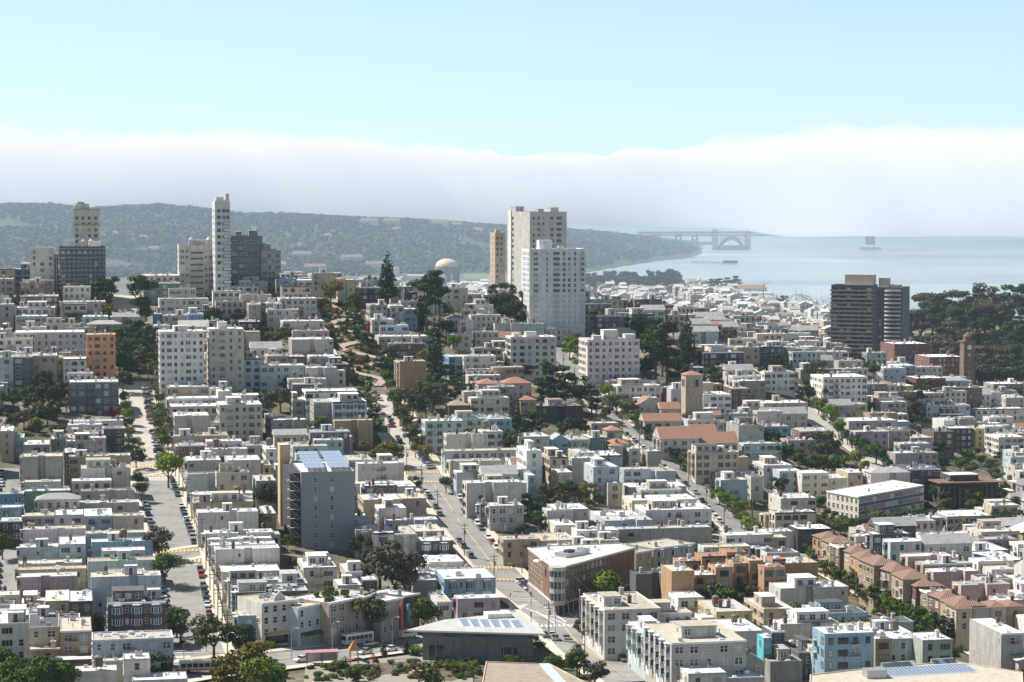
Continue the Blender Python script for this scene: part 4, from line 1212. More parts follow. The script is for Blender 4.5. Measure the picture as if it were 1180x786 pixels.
for cx in (26 * s + .3, 121 * s, 240 * s - .4):
    for k in range(13):
        mb = MB(); mb.box(cx - 1.8, cx + 1.8, -.55, -.11, 0, .16); mb.box(cx - 1.8, cx + 1.8, -.55, -.5, .16, .9); mb.build('balcony', 'wall_towerwhite', r, (0, 0, H - 4.0 - 2.75 * k))
# dark waterfront slab towers
x, y, W, zt = place_at(958, 1006, 328, 1590, R(-21))
r, H = tower(x, y, W, 15, zt, 'fontana', 's', [], 1, 'trim_dark', 'dark grey waterfront slab tower with horizontal balcony bands', rz=R(-21), par=1.0)
n = int(H / 2.75)
gr = Grid(r)
for k in range(n):
    z = H - 1.4 - 2.75 * (k + 1)
    mb = MB(); mb.box(-.6, W + .2, -1.3, -.02, z, z + .22, 0); mb.box(-.6, W + .2, -1.3, -1.2, z + .22, z + 1.0, 1); mb.build('balcony_band', ['wall_G', 'wall_G'], r)
    for c in range(6): gr.add(window_mesh(2.6, 1.5, 'trim_dark', 'wide'), (2.6 + c * (W - 5) / 5, 0, z + 1.5))
gr.done()
pent(r, 8, W - 1, 5, 14, H - 1, H + 6.5, 'wall_OW', 'plant_room')
x, y, W2, zt2 = place_at(1011, 1040, 331, 1600, R(-21))
r, H = tower(x, y, W2, 24, zt2, 'fontana', 's', [(2, 1.6)], 17, 'trim_grey', 'dark curved end of the waterfront slab with pale balconies', rz=R(-21), fh=2.75)
for k in range(int(H / 2.75)):
    z = H - 2.75 * (k + 1); mb = MB()
    o = [(5, -.02)] + [(10.5 + 5.5 * math.sin(a), -.02 - 2.6 * math.cos(a)) for a in np.linspace(-1.5, 1.5, 9)] + [(16, -.02)]
    mb.prism([(min(p[0], W2 + .4), p[1]) for p in o], z, z + .95, 0); mb.build('balcony', 'wall_LG' if k % 3 else 'wall_W', r)
    m2 = MB(); m2.box(-1.2, -.02, 2, 22, z, z + .2); m2.box(-1.2, -1.1, 2, 22, z + .2, z + 1); m2.build('balcony', 'wall_concrete', r)
pent(r, .5, 7, 2, 9, H - .8, H + 6, 'wall_OW', 'plant_room'); pent(r, 8, 15, 1, 8, H - .8, H + 1.6, 'wall_OW')

# the grey foreground slab with solar panels, its tan stair tower and the open stairs between
x, y, W, zt = place_at(347, 409, 544, 776)
r, H = tower(x, y, W, 33, zt, 'slabgrey', 'w', [(W * .265, 1.1), (W * .57, 1.1)], 12, 'trim_white', 'blue grey slab tower with rooftop solar panels and two columns of windows', fh=3.05, top=1.2, par=.35)
for j, (a, b) in enumerate(((1.6, 8.2), (9.4, 16.2))):
    mb = MB()
    for k in range(5):
        y0 = 3 + k * 5.6
        for c in range(4):
            xa = a + (b - a) * c / 4 + .05; xb = a + (b - a) * (c + 1) / 4 - .05
            mb.quad((xa, y0, H + 1.0 + .5 * k), (xb, y0, H + 1.0 + .5 * k), (xb, y0 + 5.4, H + 1.48 + .5 * k), (xa, y0 + 5.4, H + 1.48 + .5 * k), 0)
            mb.quad((xa, y0 + 5.4, H + 1.40 + .5 * k), (xb, y0 + 5.4, H + 1.40 + .5 * k), (xb, y0, H + .92 + .5 * k), (xa, y0, H + .92 + .5 * k), 1)
        for xx in (a + .3, b - .3): mb.box(xx - .06, xx + .06, y0 + 2, y0 + 2.12, H - .35, H + 1.1 + .5 * k, 1)
    mb.build('solar_panel', ['solar_cell', 'metal'], r)
mb = MB(); mb.box(-3.4, -.02, 2.5, 31, -2, H - .6); mb.build('stair_gap_shade', 'wall_BK', r)  # solid black block stands in for the shade of the stair gap
for k in range(int(H / 3.05)):
    z = H - 3.2 - k * 3.05; mb = MB()
    mb.tube((-3.3, 2.2, z + 2.7), (-.3, 2.2, z + .2), .13, n=4); mb.tube((-3.3, 2.2, z + 1.6), (-.3, 2.2, z - .9), .07, n=4); mb.box(-3.5, -.1, 1.2, 2.45, z - .15, z)
    mb.box(-4.2, -3.42, 2.6, 4.2, z, z + .3)
    mb.build('stair_flight', 'trim_grey', r)
x, y, W, zt = place_at(322.5, 333.5, 512.5, 806)
r, H = tower(x, y, W, 9, zt, 'tanslab', 'w', [], 1, 'trim_dark', 'windowless tan stair tower beside the blue grey solar slab', par=.3)
for k in range(11): mb = MB(); mb.box(W - .3, W + .5, -.45, 0, 0, .35); mb.build('ledge', 'trim_white', r, (0, 0, H - 4 - 3.05 * k))

def apt(u0, u1, vt, H, D, wall, roof, style, opts='', label=None, name='apartment_building', side=None):
    x, y, W = place(u0, u1, vt, H); building(x, y, H, W, D, wall, roof, style, opts, name=name, side=side); BLD[-1]['label'] = label; return BLD[-1]['o'], W
r, W = apt(99.5, 133, 385.5, 22, 13, 'OR', 't', 'a', label='bright orange apartment block with balconies and dark roof edge')
r, W = apt(184, 235, 382, 29, 17, 'W', 'w', 'a', label='wide white apartment block, the one nearer the steep street of two alike')
pent(r, 6, 12, 4, 10, 28.4, 31, 'wall_W')
r, W = apt(241, 281, 379, 29, 17, 'OW', 'w', 'a', label='narrow cream white apartment block beside its wider white twin')
pent(r, 4, 8, 4, 9, 28.4, 31.5, 'wall_OW')
r, W = apt(588.5, 641, 384, 21, 14, 'W', 'w', 'a', label='stocky white apartment block below the grid windowed tower')
pent(r, 8, 13, 3, 8, 20.4, 23, 'wall_W'); pent(r, 2, 5, 4, 8, 20.4, 22.4, 'wall_W')
r, W = apt(677, 737, 389, 25, 20, 'PW', 's', 'a', label='pinkish white apartment block with battlement like roof huts by the pines')
pent(r, 3, 7, 1, 5, 24.4, 26.6, 'wall_PW'); pent(r, 9, 16, 5, 12, 24.4, 29, 'wall_PW'); pent(r, 19, 24, 3, 9, 24.4, 27, 'wall_PW')

# polygons: a front edge given by two photo points, or a whole outline
def poly_building(pts, H, wall, roof, styles, name, label=None, zg=None, opts='', feats=(), cap=None, trim='trim_white', par=.6):
    """pts: counter-clockwise outline on the ground; styles: one facade style per edge"""
    g = [hz(*p) for p in pts]; zf = g[0] if zg is None else zg
    root = link(name, None, None, (pts[0][0], pts[0][1], zf)); o = pts[0]
    loc = [(p[0] - o[0], p[1] - o[1]) for p in pts]; rng = random.Random(int(o[0] * 7 + o[1]))
    mb = MB(); par = min(par, .25); inn = wall_shell(mb, loc, min(g) - zf - 1.2, H, par); M = 'wall_' + wall
    mb.build('wall', [M, cap or M], root)
    mb = MB(); mb.poly([(*p, H - par) for p in inn]); mb.build('roof', 'roof_' + roof, root)
    fl = list(feats)
    for i, st in enumerate(styles):
        if not st: continue
        a, b = loc[i], loc[(i + 1) % len(loc)]; L = math.hypot(b[0] - a[0], b[1] - a[1]); t = ((b[0] - a[0]) / L, (b[1] - a[1]) / L); an = math.atan2(t[1], t[0])
        def plc(x_, z_, dy=0.0): return (a[0] + t[0] * x_ + t[1] * -dy * -1 * 0, a[1] + t[1] * x_, z_), an
        facade(root, L, L, 0, H, st, rng, M, trim, plc, 45, None, fl)
        if st in 'fsb' and 'c' not in opts:
            c = MB(); c.box(0, L, -.35, -.003, -.5, .08); c.build('cornice', trim, root, (a[0], a[1], H), an)
        if 'w' in opts and i == 0:
            n = max(1, int(L / 7))
            for k in range(n):
                w = L / n * .8; aw = MB()
                aw.quad((-w / 2, 0, .9), (-w / 2, -1.5, .25), (w / 2, -1.5, .25), (w / 2, 0, .9)); aw.quad((-w / 2, -1.5, .25), (-w / 2, -1.5, 0), (w / 2, -1.5, 0), (w / 2, -1.5, .25))
                m = {'BW': 'wall_YL', 'LB': 'leaf_green'}.get(wall, 'awning_red'); p = plc((k + .5) * L / n, 2.9)[0]
                aw.build('awning', m, root, p, an)
                sw = MB(); sw.quad((-w / 2, -.05, 0), (w / 2, -.05, 0), (w / 2, -.05, 2.4), (-w / 2, -.05, 2.4)); sw.build('shop_window', 'glass', root, (p[0], p[1], .3), an)
            fl.append('shop awnings')
    if 'x' not in opts:
        cx, cy = sum(p[0] for p in loc) / len(loc), sum(p[1] for p in loc) / len(loc)
        for k in range(7):
            p = loc[k % len(loc)]; t = rng.uniform(.15, .65); it = rng.choice(('skylight', 'vent_pipe', 'roof_vent', 'pale_chimney', 'air_conditioner'))
            link(it.replace('pale_', ''), shared(it, ROOF_ITEMS[it]), root, (cx + (p[0] - cx) * t, cy + (p[1] - cy) * t, H - par))
    note_building(root, list(pts), H, COLNAME.get(wall, wall), ROOFNAME[roof], list(dict.fromkeys(fl)), name, label)
    return root
def edge_building(a, b, H, D, wall, roof, style, opts='', name='row_house', side='p', label=None):
    """a, b: photo points (u, v) of the front's top edge, a on the left as seen from in front"""
    p, q = hit(*a, H), hit(*b, H); L = math.hypot(q[0] - p[0], q[1] - p[1]); n = (-(q[1] - p[1]) / L, (q[0] - p[0]) / L)
    if 'H' in opts or 'V' in opts:
        return building(p[0], p[1], H, L, D, wall, roof, style, opts, rz=math.atan2(q[1] - p[1], q[0] - p[0]), name=name, side=side)
    return poly_building([p, q, (q[0] + n[0] * D, q[1] + n[1] * D), (p[0] + n[0] * D, p[1] + n[1] * D)], H, wall, roof, (style, 'p', None, side), name, opts=opts, label=label)
for t, xa, ya, xb, yb, H, D, wc, rc, st, op in (
    ('J', 45, 428, 206, 420, 12, 14, 'BW', 't', 's', 'w'), ('J', 209, 448, 348, 430, 11, 14, 'LB', 't', 's', 'w'), ('J', 351, 428, 500, 406, 12, 15, 'BG', 's', 'f', ''),
    ('J', 501, 402, 583, 378, 12.6, 14, 'BG', 's', 'f', ''), ('J', 586, 420, 684, 402, 11.6, 13, 'G', 'w', 'f', ''), ('J', 686, 396, 760, 382, 11, 13, 'BR', 'w', 'f', ''),
    ('K', 602, 198, 674, 182, 12, 12, 'BG', 'g', 's', ''), ('K', 679, 180, 866, 142, 12, 14, 'SG', 't', 'b', '')):
    edge_building(px(t, xa, ya), px(t, xb, yb), H, D, wc, rc, st, op, name='shop_building')
shop_row = [b for b in BLD if b['kind'] == 'shop_building']
# false gable on the first shop block, planting on the third, a red blade sign on the grey one
r = shop_row[0]['o']; shop_row[0]['feats'].append('a pointed false gable')
mb = MB(); q = [(5.0, 0), (8.4, 0), (8.4, 1.0), (6.7, 2.6), (5.0, 1.0)]
ang = math.atan2(shop_row[0]['poly'][1][1] - shop_row[0]['poly'][0][1], shop_row[0]['poly'][1][0] - shop_row[0]['poly'][0][0])
mb.poly([(a, 1.9, b) for a, b in q]); mb.poly([(a, 2.25, b) for a, b in reversed(q)])
for (a, b), (c, d) in zip(q, q[1:] + q[:1]): mb.quad((c, 1.9, d), (a, 1.9, b), (a, 2.25, b), (c, 2.25, d))
mb.build('gable', 'wall_W', r, (0, 0, 11.8), ang)
r = shop_row[2]['o']; shop_row[2]['feats'].append('a planted roof garden')
c = shop_row[2]; rg = random.Random(2)
for k in range(12):
    a, b = rg.uniform(.15, .85), rg.uniform(.2, .75); p0, p1, p3 = c['poly'][0], c['poly'][1], c['poly'][3]
    link('planter', shared('planter', m_planter), r, ((p1[0] - p0[0]) * a + (p3[0] - p0[0]) * b, (p1[1] - p0[1]) * a + (p3[1] - p0[1]) * b, 11.5), rg.uniform(0, 3), (rg.uniform(1, 2),) * 3)
r = shop_row[4]['o']; shop_row[4]['feats'].append('a tall red blade sign')
mb = MB(); mb.box(5.8, 6.3, -1.1, -.1, 3, 10.5); mb.build('blade_sign', 'awning_red', r, (0, 0, 0), ang)
mb = MB(); mb.box(8.2, 9.0, -1.0, -.1, 5, 10); mb.build('blade_sign', 'wall_BL', r, (0, 0, 0), ang)

# brick corner block: two street fronts meeting in a rounded bay
Hb = 14.5
P0, Pc, Pl = hit(641, 655, Hb), hit(731, 633.5, Hb), hit(609, 631, Hb)
back = (Pl[0] + (Pc[0] - P0[0]) * .62, Pl[1] + (Pc[1] - P0[1]) * .62)
r = poly_building([P0, Pc, (Pc[0] + (Pl[0] - P0[0]) * .12 - 3, Pc[1] + (Pl[1] - P0[1]) * .12 + 5), (Pl[0] + 6, Pl[1] + 4), Pl], Hb, 'brick', 'w', ('s', None, None, None, 's'), 'corner_building', 'red brick corner block with white roof and a rounded white corner bay', trim='trim_cream', cap='trim_white')
mb = MB()
for k in range(3): mb.cyl(0, 0, 3.6 + 3.5 * k, 5.0 + 3.5 * k, 2.3, 2.3, 12, 0); mb.cyl(0, 0, 5.0 + 3.5 * k, 7.1 + 3.5 * k, 2.2, 2.2, 12, 1)
mb.cyl(0, 0, Hb - .6, Hb + .5, 2.6, 2.6, 14, 0)
for k in range(3):
    for a in range(12): c, s = 2.25 * math.cos(a * .5236), 2.25 * math.sin(a * .5236); mb.box(c - .12, c + .12, s - .12, s + .12, 5.0 + 3.5 * k, 7.1 + 3.5 * k, 0)
mb.build('corner_bay', ['wall_BW', 'glass_blue'], r, (.4, .6, 0))
for a, b in ((P0, Pc), (Pl, P0)):
    L = math.hypot(b[0] - a[0], b[1] - a[1]); mb = MB(); mb.box(1, L - 1, -.5, -.02, 3.3, 3.7, 0); mb.box(1, L - 1, -.12, -.02, .4, 3.2, 1)
    for k in range(int(L / 3)): mb.box(1 + k * 3, 1.3 + k * 3, -.2, -.02, 0, 3.3, 0)
    mb.build('shop_front', ['wall_BW', 'glass'], r, (a[0] - P0[0], a[1] - P0[1], 0), math.atan2(b[1] - a[1], b[0] - a[0]))
pm = MB(); pm.box(0, 9, 0, 5, 0, 1.6); pm.box(9.4, 12, 1, 4, 0, 2.2); pm.box(2, 5, 1, 3, 1.6, 2.4, 1); pm.build('plant_room', ['metal', 'metal_dark'], r, ((Pc[0] - P0[0]) * .3 - 4, (Pc[1] - P0[1]) * .3 + 9, Hb - .6), R(48))
for k in range(9): link('skylight', shared('skylight', m_skylight), r, ((Pc[0] - P0[0]) * (.1 + .08 * k) - 8, (Pc[1] - P0[1]) * (.1 + .08 * k) + 12, Hb - .6), R(48), (1.3,) * 3)

# library: dark walls under a thin white wedge of roof
Hl = 9.0
lp = [hit(*p, Hl) for p in ((468, 724.5), (629, 728), (597, 705), (512, 714))]
zl = min(hz(*p) for p in lp); root = link('library', None, None, (*lp[0], zl)); o = lp[0]
loc = [(p[0] - o[0], p[1] - o[1]) for p in lp]; ins = inset(loc, 2.6)
mb = MB(); mb.prism(ins, -1.5, Hl - .9); mb.build('wall', 'wall_library', root)
mb = MB(); mb.prism(loc, Hl - .45, Hl, 0, 1, True); mb.build('roof', ['trim_white', 'roof_l'], root)
for (a, b), n in zip(zip(ins, ins[1:] + ins[:1]), (13, 7, 9, 7)):
    L = math.hypot(b[0] - a[0], b[1] - a[1]); an = math.atan2(b[1] - a[1], b[0] - a[0])
    m = MB(); m.box(0, L, -.02, .1, Hl - 2.0, Hl - .95); m.build('clerestory', 'glass_blue', root, (*a, 0), an)
    for k in range(n):
        m = MB(); m.box(0, .3, -.14, 0, 0, Hl - 2.1); m.build('wall_fin', 'wall_concrete', root, (a[0] + (b[0] - a[0]) * (k + .5) / n, a[1] + (b[1] - a[1]) * (k + .5) / n, 0), an)
    for f in ((.06,) if n != 13 else (.06, .72)):
        m = MB(); m.box(0, 4.2, -.1, 0, .2, 4.6); m.build('window', 'glass', root, (a[0] + (b[0] - a[0]) * f, a[1] + (b[1] - a[1]) * f, 0), an)
e = ((loc[1][0] - loc[0][0]) / 40, (loc[1][1] - loc[0][1]) / 40)
for k in range(6):
    m = MB(); m.quad((0, 0, 0), (2.4, 0, 0), (2.4, 3.4, 1.5), (0, 3.4, 1.5)); m.quad((2.4, 3.4, 1.5), (2.4, 3.4, 0), (0, 3.4, 0), (0, 3.4, 1.5), 1)
    m.tri((0, 0, 0), (0, 3.4, 1.5), (0, 3.4, 0), 1); m.tri((2.4, 0, 0), (2.4, 3.4, 0), (2.4, 3.4, 1.5), 1)
    f = .30 + .075 * k
    m.build('skylight', ['solar_cell', 'trim_white'], root, (loc[3][0] * .42 + loc[1][0] * f, loc[3][1] * .42 + loc[1][1] * f, Hl), R(25))
m = MB(); m.box(0, 7, 0, 4.5, 0, 1.3); m.build('plant_room', ['wall_W'], root, (loc[2][0] * .72, loc[2][1] * .6, Hl), R(15))
note_building(root, lp, Hl, 'charcoal', 'white', ['skylights'], 'library', 'low charcoal library with a thin wedge shaped white roof and slanted skylights')

# cream block with the wide flat roof, and the dark colonnaded office
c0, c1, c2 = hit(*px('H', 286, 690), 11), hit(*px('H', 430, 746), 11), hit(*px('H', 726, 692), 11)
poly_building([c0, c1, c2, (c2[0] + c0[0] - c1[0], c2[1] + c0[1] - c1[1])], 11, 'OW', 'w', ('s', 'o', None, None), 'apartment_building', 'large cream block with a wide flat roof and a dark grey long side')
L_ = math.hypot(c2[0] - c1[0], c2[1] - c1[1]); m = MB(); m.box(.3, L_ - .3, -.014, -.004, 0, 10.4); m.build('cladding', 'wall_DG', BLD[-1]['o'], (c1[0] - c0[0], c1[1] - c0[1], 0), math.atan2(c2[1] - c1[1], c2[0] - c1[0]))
o, W = apt(*(px('H', 800, 0)[0], px('H', 1064, 0)[0]), px('H', 0, 644)[1], 11, 16, 'office', 'd', 'k', label='dark brown colonnaded office with a hipped penthouse beside the bare slope', name='office_building')
for k in range(11):
    m = MB(); m.box(-.25, .25, -1.2, -.1, 0, 9.6); m.build('column', 'wall_BR', o, ((k + .5) * W / 11, 0, 0))
    if k < 10: link('window', window_mesh(2.0, 6.5, 'trim_dark', 'wide'), o, ((k + 1) * W / 11, -.03, 5.2))
m = MB(); m.box(-1, W + 1, -1.6, 16.6, 0, .5); m.build('roof_eave', 'wall_BR', o, (0, 0, 11.05)); pent(o, W * .22, W * .7, 3, 12, 11.55, 14, 'wall_office')
# bell tower and tiled art college
def tiled(t, x0, x1, yt, H, D, wall='BW', st='f', op='V', nm='college_hall', lab=None):
    u0, v = px(t, x0, yt); u1, _ = px(t, x1, yt); x, y, W = place(u0, u1, v, H); r = building(x, y, H, W, D, wall, 'r', st, op, name=nm); BLD[-1]['label'] = lab; return r
r = tiled('G', 826, 904, 165, 26, 8, 'BG', 'k', 'H', 'bell_tower', 'square stone bell tower with a low tiled roof above the college')
for f in (2.6, 5.2): link('window', window_mesh(1.3, 3.0, 'trim_dark', 'plain'), r, (f, -.02, 22.4))
for f in (2.6, 5.2): link('window', window_mesh(1.3, 3.0, 'trim_dark', 'plain'), r, (-.02, f, 22.4), -math.pi / 2)
for a in ((612, 706, 300, 8, 11), (640, 806, 366, 9, 9), (714, 884, 442, 10, 13), (715, 800, 318, 8, 8), (898, 1000, 380, 9, 9), (852, 966, 420, 9, 9), (874, 1062, 462, 9, 12), (935, 985, 346, 12, 5)): tiled('G', *a)
for a in ((2, 128, 190, 10, 11, 'PK'), (78, 150, 272, 8, 8, 'OC'), (470, 540, 412, 8, 9, 'BG'), (482, 572, 470, 8, 9, 'BG')): tiled('G', *a, op='H', nm='house')
# ochre terraces and the tiled townhouses
for t, x0, x1, yt, H, D, rf, st in (('K', 762, 866, 282, 14, 13, 't', 'k'), ('K', 868, 960, 300, 11, 9, 's', 'f'), ('K', 962, 1040, 268, 13, 9, 'r', 'o'), ('K', 1042, 1112, 250, 13, 9, 't', 'o'), ('K', 1114, 1178, 236, 14, 11, 't', 'o'),
    ('L', 2, 98, 268, 13, 10, 'r', 'o'), ('L', 100, 247, 250, 12, 13, 't', 'k'), ('K', 900, 1010, 218, 13, 9, 'r', 'f'), ('K', 1012, 1100, 200, 14, 9, 'r', 'f'), ('K', 800, 892, 240, 12, 9, 'r', 'f'), ('L', 40, 100, 232, 14, 8, 'r', 'f')):
    u0, v = px(t, x0, yt); u1, _ = px(t, x1, yt); x, y, W = place(u0, u1, v, H)
    building(x, y, H, W, D, 'OC', rf, st, 'd', name='townhouse')
ridge = [(222, 118), (262, 138), (302, 158), (345, 182), (392, 205), (432, 228), (500, 262), (580, 292), (632, 325), (690, 356), (745, 386), (800, 412), (866, 446)]
for i, (a, b) in enumerate(zip(ridge, ridge[1:])):
    Ht = 11.5 + (1.5 if i in (5, 6, 7) else 0) + (i % 3) * .3
    edge_building(px('L', *a), px('L', b[0] - 1, b[1]), Ht, 8.5, ('OC', 'TN', 'BR', 'TN')[i % 4] if i != 8 else 'RD', 'q' if i not in (2, 9) else 't', 'f', 'H' if i not in (2, 9) else '', 'townhouse', 'k')
for i in range(4):
    u0, v = px('L', 872 + 77 * i, 452 - i * 3); u1, _ = px('L', 946 + 77 * i, 0); x, y, W = place(u0, u1, v, 12); building(x, y, 12, W, 8, ('BG', 'G', 'BG', 'TN')[i], 'q', 'f', 'H', name='townhouse')
# flat brown roof and the market hall at the lower edge
bp = [hit(*p, 7) for p in ((553, 776), (700, 800), (634, 764.5), (560, 762))]
bp = [hit(553, 800, 7), hit(702, 800, 7), hit(634, 765, 7), hit(560, 762.5, 7)]
r = poly_building(bp, 7, 'BG', 'k', ('k', 'k', None, None), 'recreation_hall', 'low building with a broad brown roof and a pale blue roof strip', opts='x', par=.3)
a, b = hit(627, 766, 6.8), hit(655, 797, 6.8); m = MB(); L = math.hypot(b[0] - a[0], b[1] - a[1]); m.box(0, L, -1.2, 1.2, 0, .35, 0); m.build('roof_light', 'skylight', r, (a[0] - bp[0][0], a[1] - bp[0][1], 6.75), math.atan2(b[1] - a[1], b[0] - a[0]))
m = MB()
for k in range(7): m.box(k % 3 * 1.4, k % 3 * 1.4 + .5, k * 1.2, k * 1.2 + .5, 0, .8)
m.build('roof_vent', 'metal_dark', r, (hit(672, 776, 6.8)[0] - bp[0][0], hit(672, 776, 6.8)[1] - bp[0][1], 6.75))
sp = [hit(*px('L', *p), 8) for p in ((205, 800), (1175, 800), (1172, 752), (862, 698), (520, 706), (210, 728))]
r = poly_building(sp, 6, 'OW', 't', ('k', None, None, None, None, 'k'), 'market_hall', 'long low market hall with a pale roof and a strip of skylights', opts='x', par=.4, zg=sum(hz(*p) for p in sp[:4]) / 4 + 2, cap='trim_cream')
def strip_on_roof(p, q, w, mat, name, n):
    a, b = hit(*px('L', *p), 8), hit(*px('L', *q), 8); L = math.hypot(b[0] - a[0], b[1] - a[1])
    for k in range(n):
        m = MB(); m.quad((.1, 0, .1), (L / n - .1, 0, .1), (L / n - .1, w, .9), (.1, w, .9), 0); m.box(0, L / n, w, w + .2, -.3, 1.0, 1); m.box(0, L / n, -.2, 0, -.3, .15, 1); m.build(name, [mat, 'trim_white'], r, (a[0] + (b[0] - a[0]) * k / n - sp[0][0], a[1] + (b[1] - a[1]) * k / n - sp[0][1], 5.7), math.atan2(b[1] - a[1], b[0] - a[0]))
strip_on_roof((545, 748), (972, 742), 6.5, 'solar_cell', 'skylight', 24); strip_on_roof((555, 712), (705, 708), 2.5, 'glass_blue', 'skylight', 6); strip_on_roof((780, 706), (880, 704), 2.5, 'glass_blue', 'skylight', 4)
a = hit(*px('L', 470, 752), 8); m = MB(); m.box(0, 5, 0, 4, 0, 2.2); m.build('plant_room', 'metal', r, (a[0] - sp[0][0], a[1] - sp[0][1], 5.6), GA)

# brick waterfront factory with a clock tower
for x0, x1, yt, Yq, Hq in ((592, 752, 26, 1490, 15), (752, 905, 84, 1450, 13)):
    u0, v = px('H', x0, yt); u1, _ = px('H', x1, yt); x, y, W, zt = place_at(u0, u1, v, Yq)
    building(x, y, zt - hz(x, y), W, 26, 'RD', 'w', 's', '', name='brick_factory', zg=hz(x, y)); BLD[-1]['label'] = 'old red brick factory with white trim near the dark waterfront towers' if x0 < 700 else 'lower brick factory wing beside the clock tower'
u0, v = px('H', 908, 18); u1, _ = px('H', 958, 18); x, y, W, zt = place_at(u0, u1, v, 1440)
r, H = tower(x, y, W, W, zt, 'BR', 'k', [(W * .5, 1.4)], 6, 'trim_white', 'red brick clock tower beside the waterfront factory', name='clock_tower', fh=3.4, top=6, side_cols=[(W * .5, 1.4)])
m = MB(); m.box(-.6, W + .6, -.6, W + .6, H, H + .7); m.box(W * .2, W * .8, W * .2, W * .8, H + .7, H + 3.4); m.cyl(W / 2, W / 2, H + 3.4, H + 6.5, W * .42, .1, 8); m.build('crown', 'wall_BR', r)
m = MB(); m.cyl(0, 0, 0, .12, 1.5, 1.5, 20); cl = m.build('clock_face', 'wall_W', r, (W / 2, -.02, H - 3)); cl.rotation_euler = (math.pi / 2, 0, 0)
